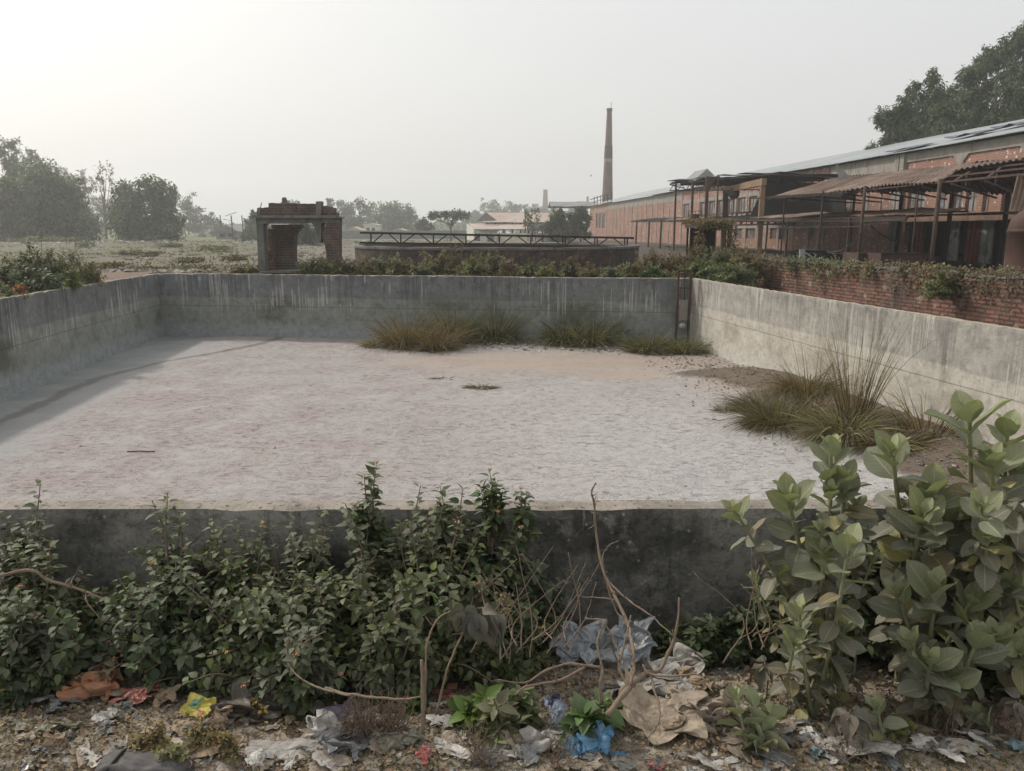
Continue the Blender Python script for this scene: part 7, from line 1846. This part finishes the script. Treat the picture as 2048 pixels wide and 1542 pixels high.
sheet('plastic_bag', 'crumpled translucent beige plastic bag behind the curled sack', 'plastic bag', 1355, 1430, .17, .13, .2, .09, 'beige_film')
sheet('plastic_bag', 'second crumpled beige bag next to the young milkweed', 'plastic bag', 1420, 1440, .13, .11, -.3, .08, 'beige_film')
sheet('plastic_sheet', 'dirty white sheet draped in folds under the dead branch', 'rubbish', 1300, 1392, .26, .13, .1, .08, 'dirty_white', tilt=.3)
sheet('plastic_sheet', 'dirty white sheet heaped upright behind the folds', 'rubbish', 1345, 1358, .20, .13, -.2, .09, 'dirty_white', tilt=.7)
sheet('plastic_sheet', 'grey edge of buried sheet left of the forked branch', 'rubbish', 1235, 1385, .15, .08, .2, .04, 'grey_plastic', tilt=.2)
sheet('plastic_sheet', 'orange lined torn sheet on the white folds', 'rubbish', 1385, 1378, .13, .07, -.2, .05, 'tan_card', tilt=.4)
sheet('foil_sheet', 'silvery blue foil sheet crumpled at the wall foot', 'rubbish', 1165, 1318, .20, .14, .05, .07, 'silver_foil', tilt=.65)
sheet('foil_sheet', 'raised bright corner of foil against the black wall', 'rubbish', 1262, 1325, .15, .16, -.1, .05, 'silver_foil', tilt=1.1)
sheet('plastic_film', 'tiny yellow scrap caught below the foil', 'rubbish', 1255, 1338, .03, .03, .1, .012, 'yellow_packet', tilt=.6, n=10)
sheet('board', 'narrow pale wooden strip on the grass', 'board', 1432, 1530, .15, .022, .28, .004, 'white_card', n=14, rag=.05)
sheet('packet', 'small red packet at the picture bottom', 'packet', 1312, 1536, .045, .025, -.3, .012, 'red_packet', n=14)
sheet('packet', 'red and white scrap on the dry grass below the stake', 'packet', 848, 1520, .035, .04, .6, .018, 'red_packet', tilt=.5, n=14)
sheet('cardboard', 'tan cardboard sheets propped under the milkweed', 'cardboard', 1712, 1462, .10, .09, .1, .02, 'tan_card', tilt=.8, rag=.1)
sheet('cardboard', 'tan card scrap deep under the thicket', 'cardboard', 1868, 1438, .08, .05, -.2, .015, 'tan_card', tilt=.4)
sheet('cardboard', 'brown card scrap under the thicket near the frame edge', 'cardboard', 1985, 1455, .09, .06, -.2, .02, 'brown_sheet', tilt=.3)
sheet('rag', 'grey white crumpled rag on the dry grass', 'rag', 1715, 1512, .19, .08, .1, .045, 'dirty_white')
sheet('rag', 'pale tail of rag left of the crumpled one', 'rag', 1668, 1505, .09, .05, .5, .03, 'dirty_white')
sheet('plastic_film', 'small blue grey crumple left of the rag', 'rubbish', 1628, 1510, .03, .035, .0, .02, 'teal_film', n=14)
sheet('plastic_film', 'thin clear film trailing below the young milkweed', 'rubbish', 1535, 1515, .14, .06, -.4, .02, 'clear_film')
sheet('plastic_film', 'pale teal scrap at the frame corner', 'rubbish', 2038, 1500, .05, .06, -.6, .03, 'teal_film')
sheet('plastic_film', 'tan torn film below the two rosette plants', 'rubbish', 1500, 1488, .13, .05, -.2, .03, 'beige_film')
sheet('plastic_film', 'blue bottle cap sized scrap behind the pale stems', 'rubbish', 1645, 1382, .02, .02, .2, .01, 'blue_film', n=10)
sheet('plastic_sheet', 'flat grey tan sheet under the dense brown twigs', 'rubbish', 745, 1445, .16, .09, .1, .03, 'dirty_white')
sheet('plastic_sheet', 'long dark strip lying along the shrub foot', 'rubbish', 430, 1445, .18, .03, .5, .015, 'grey_plastic')
sheet('paper', 'little tan cone of paper by the yellow packet tail', 'paper', 440, 1452, .05, .045, .8, .035, 'tan_card', tilt=.5)
# printed picture on the yellow packet: darker border, green blot, no words
# brick lumps
for k, (u, v, lab) in enumerate(((890, 1385, 'broken reddish brick half buried by the brown sheet'), (862, 1376, 'smaller brick bit beside the broken one'))):
    c = gpoint(u, v); mb = MB(); r = .045-.018*k; V = np.array([(x, y, z) for x in (-1, 1) for y in (-.6, .6) for z in (-.2, .7)])*r+rng.normal(0, .003, (8, 3))+c
    mb.add(V, [np.array([(0, 1, 3, 2), (4, 6, 7, 5), (0, 4, 5, 1), (2, 3, 7, 6), (0, 2, 6, 4), (1, 5, 7, 3)])]); tag(mb.build('brick', MAT['brick_old'], None, loc=c), lab, 'brick')
# black bag with maroon piping
c = gpoint(290, 1538); bg_ = thing('discarded_bag', 'flat black cloth bag with maroon piping at the picture bottom', 'bag', c)
n = 26; g = np.linspace(-1, 1, n); A, B = np.meshgrid(g, g, indexing='ij'); kk = 1-.12*np.abs(A*B)
h_ = .030*np.sqrt(np.maximum(0, (1-A**4)*(1-B**4)))
X, Y_ = A*.15*kk, B*.055*kk; cy, sy = math.cos(-.10), math.sin(-.10)
def bagpt(x, y, z): return np.stack([c[0]+x*cy-y*sy, c[1]+x*sy+y*cy, c[2]+.008+z], -1)
wr = np.array([noise.fractal((a*2.5, b*2.5, 4), 1, 2, 3) for a, b in zip(A.ravel(), B.ravel())]).reshape(n, n)*.007
mb = MB(); mb.grid(bagpt(X, Y_, h_+wr*(h_ > .005))); mb.grid(bagpt(X, Y_, -.004+0*h_)[:, ::-1]); mb.build('body', MAT['p_black_bag_cloth'], bg_, smooth=True)
t_ = np.linspace(-.2, 3.3, 30); mb = MB(); mb.tube(bagpt(.15*np.cos(t_)*.98, .055*np.sin(t_), .012+.0*t_), .0035, 6); mb.build('piping', MAT['p_maroon'], bg_, smooth=True)
t_ = np.linspace(0, 1, 14); mb = MB(); mb.tube(bagpt(-.09+.012*np.sin(t_*3), -.05+.1*t_, .028*np.sin(np.pi*(.12+.76*t_))+.006), .0045, 6); mb.build('zip_edge', MAT['black'], bg_, smooth=True)
# small flattened scraps, alike within each kind
for lab, m_, nm, cnt in (('small dusty beige plastic scrap trodden into the litter', 'beige_film', 'plastic_scrap', 16), ('small dirty white paper scrap lying in the litter', 'white_card', 'paper_scrap', 16), ('small grey plastic scrap flattened in the litter', 'grey_plastic', 'plastic_scrap', 12), ('small tan cardboard scrap lying in the litter', 'tan_card', 'card_scrap', 12), ('small clear film scrap caught in the litter', 'clear_film', 'film_scrap', 10), ('small pale sack scrap lying in the litter', 'dirty_white', 'sack_scrap', 12)):
    for k in range(int(cnt*1.7)):
        u_, v_ = random.uniform(20, 2030), 1400+140*random.random()**.8
        if 1480 < u_ and v_ < 1440: v_ += 60
        o = sheet(nm, lab, 'scrap', u_, v_, random.uniform(.03, .115), random.uniform(.02, .07), random.uniform(0, 3), random.uniform(.006, .022), m_, tilt=random.choice([0, 0, .25]), n=12, rag=.5)
        o['group'] = 'scraps: '+lab
# ---- uncountable litter, leaves and grass -----------------------------------------
def nearpos(y0=1.72, y1=2.95, pw=1.0, ymax=None):
    y = y0+(y1-y0)*rng.random()**pw; x = rng.uniform(-.74, .74)*(y+.35); return x, y
def scatterset(n, y0, y1, pw, dens=None):
    P = []
    while len(P) < n:
        x, y = nearpos(y0, y1, pw)
        if dens is None or rng.random() < dens(x, y): P.append((x, y, gh(x, y)))
    return np.array(P)
def patch(f, s): return lambda x, y: min(1, max(0, .5+1.2*noise.noise((x*f+s, y*f, s))))
n = 5200; P = scatterset(n, 1.75, 2.85, .9, patch(2.2, 3)); P[:, 2] += .006
cols = np.array([(.32, .255, .185), (.25, .19, .135), (.42, .365, .30), (.17, .13, .095), (.37, .325, .27), (.48, .435, .375), (.28, .25, .21), (.30, .20, .14), (.22, .26, .27), (.42, .33, .24)])
tn = cols[rng.integers(0, len(cols), n)]*(1+rng.normal(0, .2, (n, 1)))
tplS = (np.array([(-.5, -.5, .05), (.5, -.4, 0), (.6, .45, .22), (-.45, .5, .05), (0, .05, .16)]), [np.array([(0, 1, 4), (1, 2, 4), (2, 3, 4), (3, 0, 4)])])
tpls = []
for q in range(14):
    k = rng.integers(5, 9); an = np.sort(rng.uniform(0, 6.28, k)); rd = rng.uniform(.25, .7, k); asp = rng.uniform(.3, 1)
    tpls.append((np.concatenate([[(0, 0, .1)], np.stack([rd*np.cos(an), rd*np.sin(an)*asp, rng.uniform(-.05, .28, k)], -1)]), [np.array([(0, 1+j, 1+(j+1) % k) for j in range(k)])]))
Vs, Fs, Ts, o0 = [], [], [], 0
for q in range(14):
    sl_ = slice(q, n, 14); m_ = len(P[sl_])
    V, fs, tt, _ = scatter(tpls[q], P[sl_], frames(rand_dirs(m_)*np.array((1, 1, .4)), rand_dirs(m_)*.5+np.array((0, 0, 1.0))), rng.uniform(.008, .05, m_)*rng.random(m_)**.8, np.clip(tn[sl_]*.85, .02, .5))
    Vs.append(V); Fs.append(fs[0]+o0); Ts.append(tt); o0 += len(V)
tag(put('litter_scraps', np.concatenate(Vs), Fs, MAT['scrap'], tint=np.concatenate(Ts)), 'trampled scraps of paper and plastic mixed into the soil', 'litter', kind='stuff')
n = 15000; P = scatterset(n, 1.72, 2.95, .85, patch(1.6, 8)); P[:, 2] += rng.uniform(.002, .016, n)
tn = rvar(n, (1.0, .88, .78), .4, .07)
V, fs, tt, _ = scatter(LT, P, frames(rand_dirs(n)*np.array((1, 1, .5)), rand_dirs(n)*.6+np.array((0, 0, 1.0))), rng.uniform(.006, .024, n), tn)
tag(put('leaf_litter', V, fs, MAT['dryleaf'], tint=tt), 'brown dry leaf litter over the foreground soil', 'leaf litter', kind='stuff')
n = 36000; P = scatterset(n, 1.68, 2.55, 1.3, patch(1.3, 14)); P[:, 2] -= .003
gcol = np.where((np.array([noise.noise((x*1.8, y*1.8, 2)) for x, y, _ in P]) > .12)[:, None], np.array((.62, .70, .38)), np.array((.88, .74, .55)))
V, fs, tt = blades(P, rand_dirs(n, 1.1), rng.uniform(.012, .05, n), rng.uniform(.0016, .0034, n), rng.uniform(.1, .8, n), 3, gcol*(1+rng.normal(0, .25, (n, 1))))
tag(put('dry_grass', V, fs, MAT['grass'], tint=tt), 'short dry grass covering the front of the ground', 'grass', kind='stuff')
n = 1500; P = scatterset(n, 1.75, 2.95, .9); P[:, 2] += .006; d = rand_dirs(n)*np.array((1, 1, .25))
V, fs, tt = blades(P, d, rng.uniform(.03, .12, n), rng.uniform(.0018, .0035, n), rng.uniform(0, .15, n), 3, rvar(n, (.7, .52, .38), .3))
tag(put('fallen_twigs', V, fs, MAT['grass'], tint=tt), 'thin broken twigs and straw lying over the litter', 'twigs', kind='stuff')
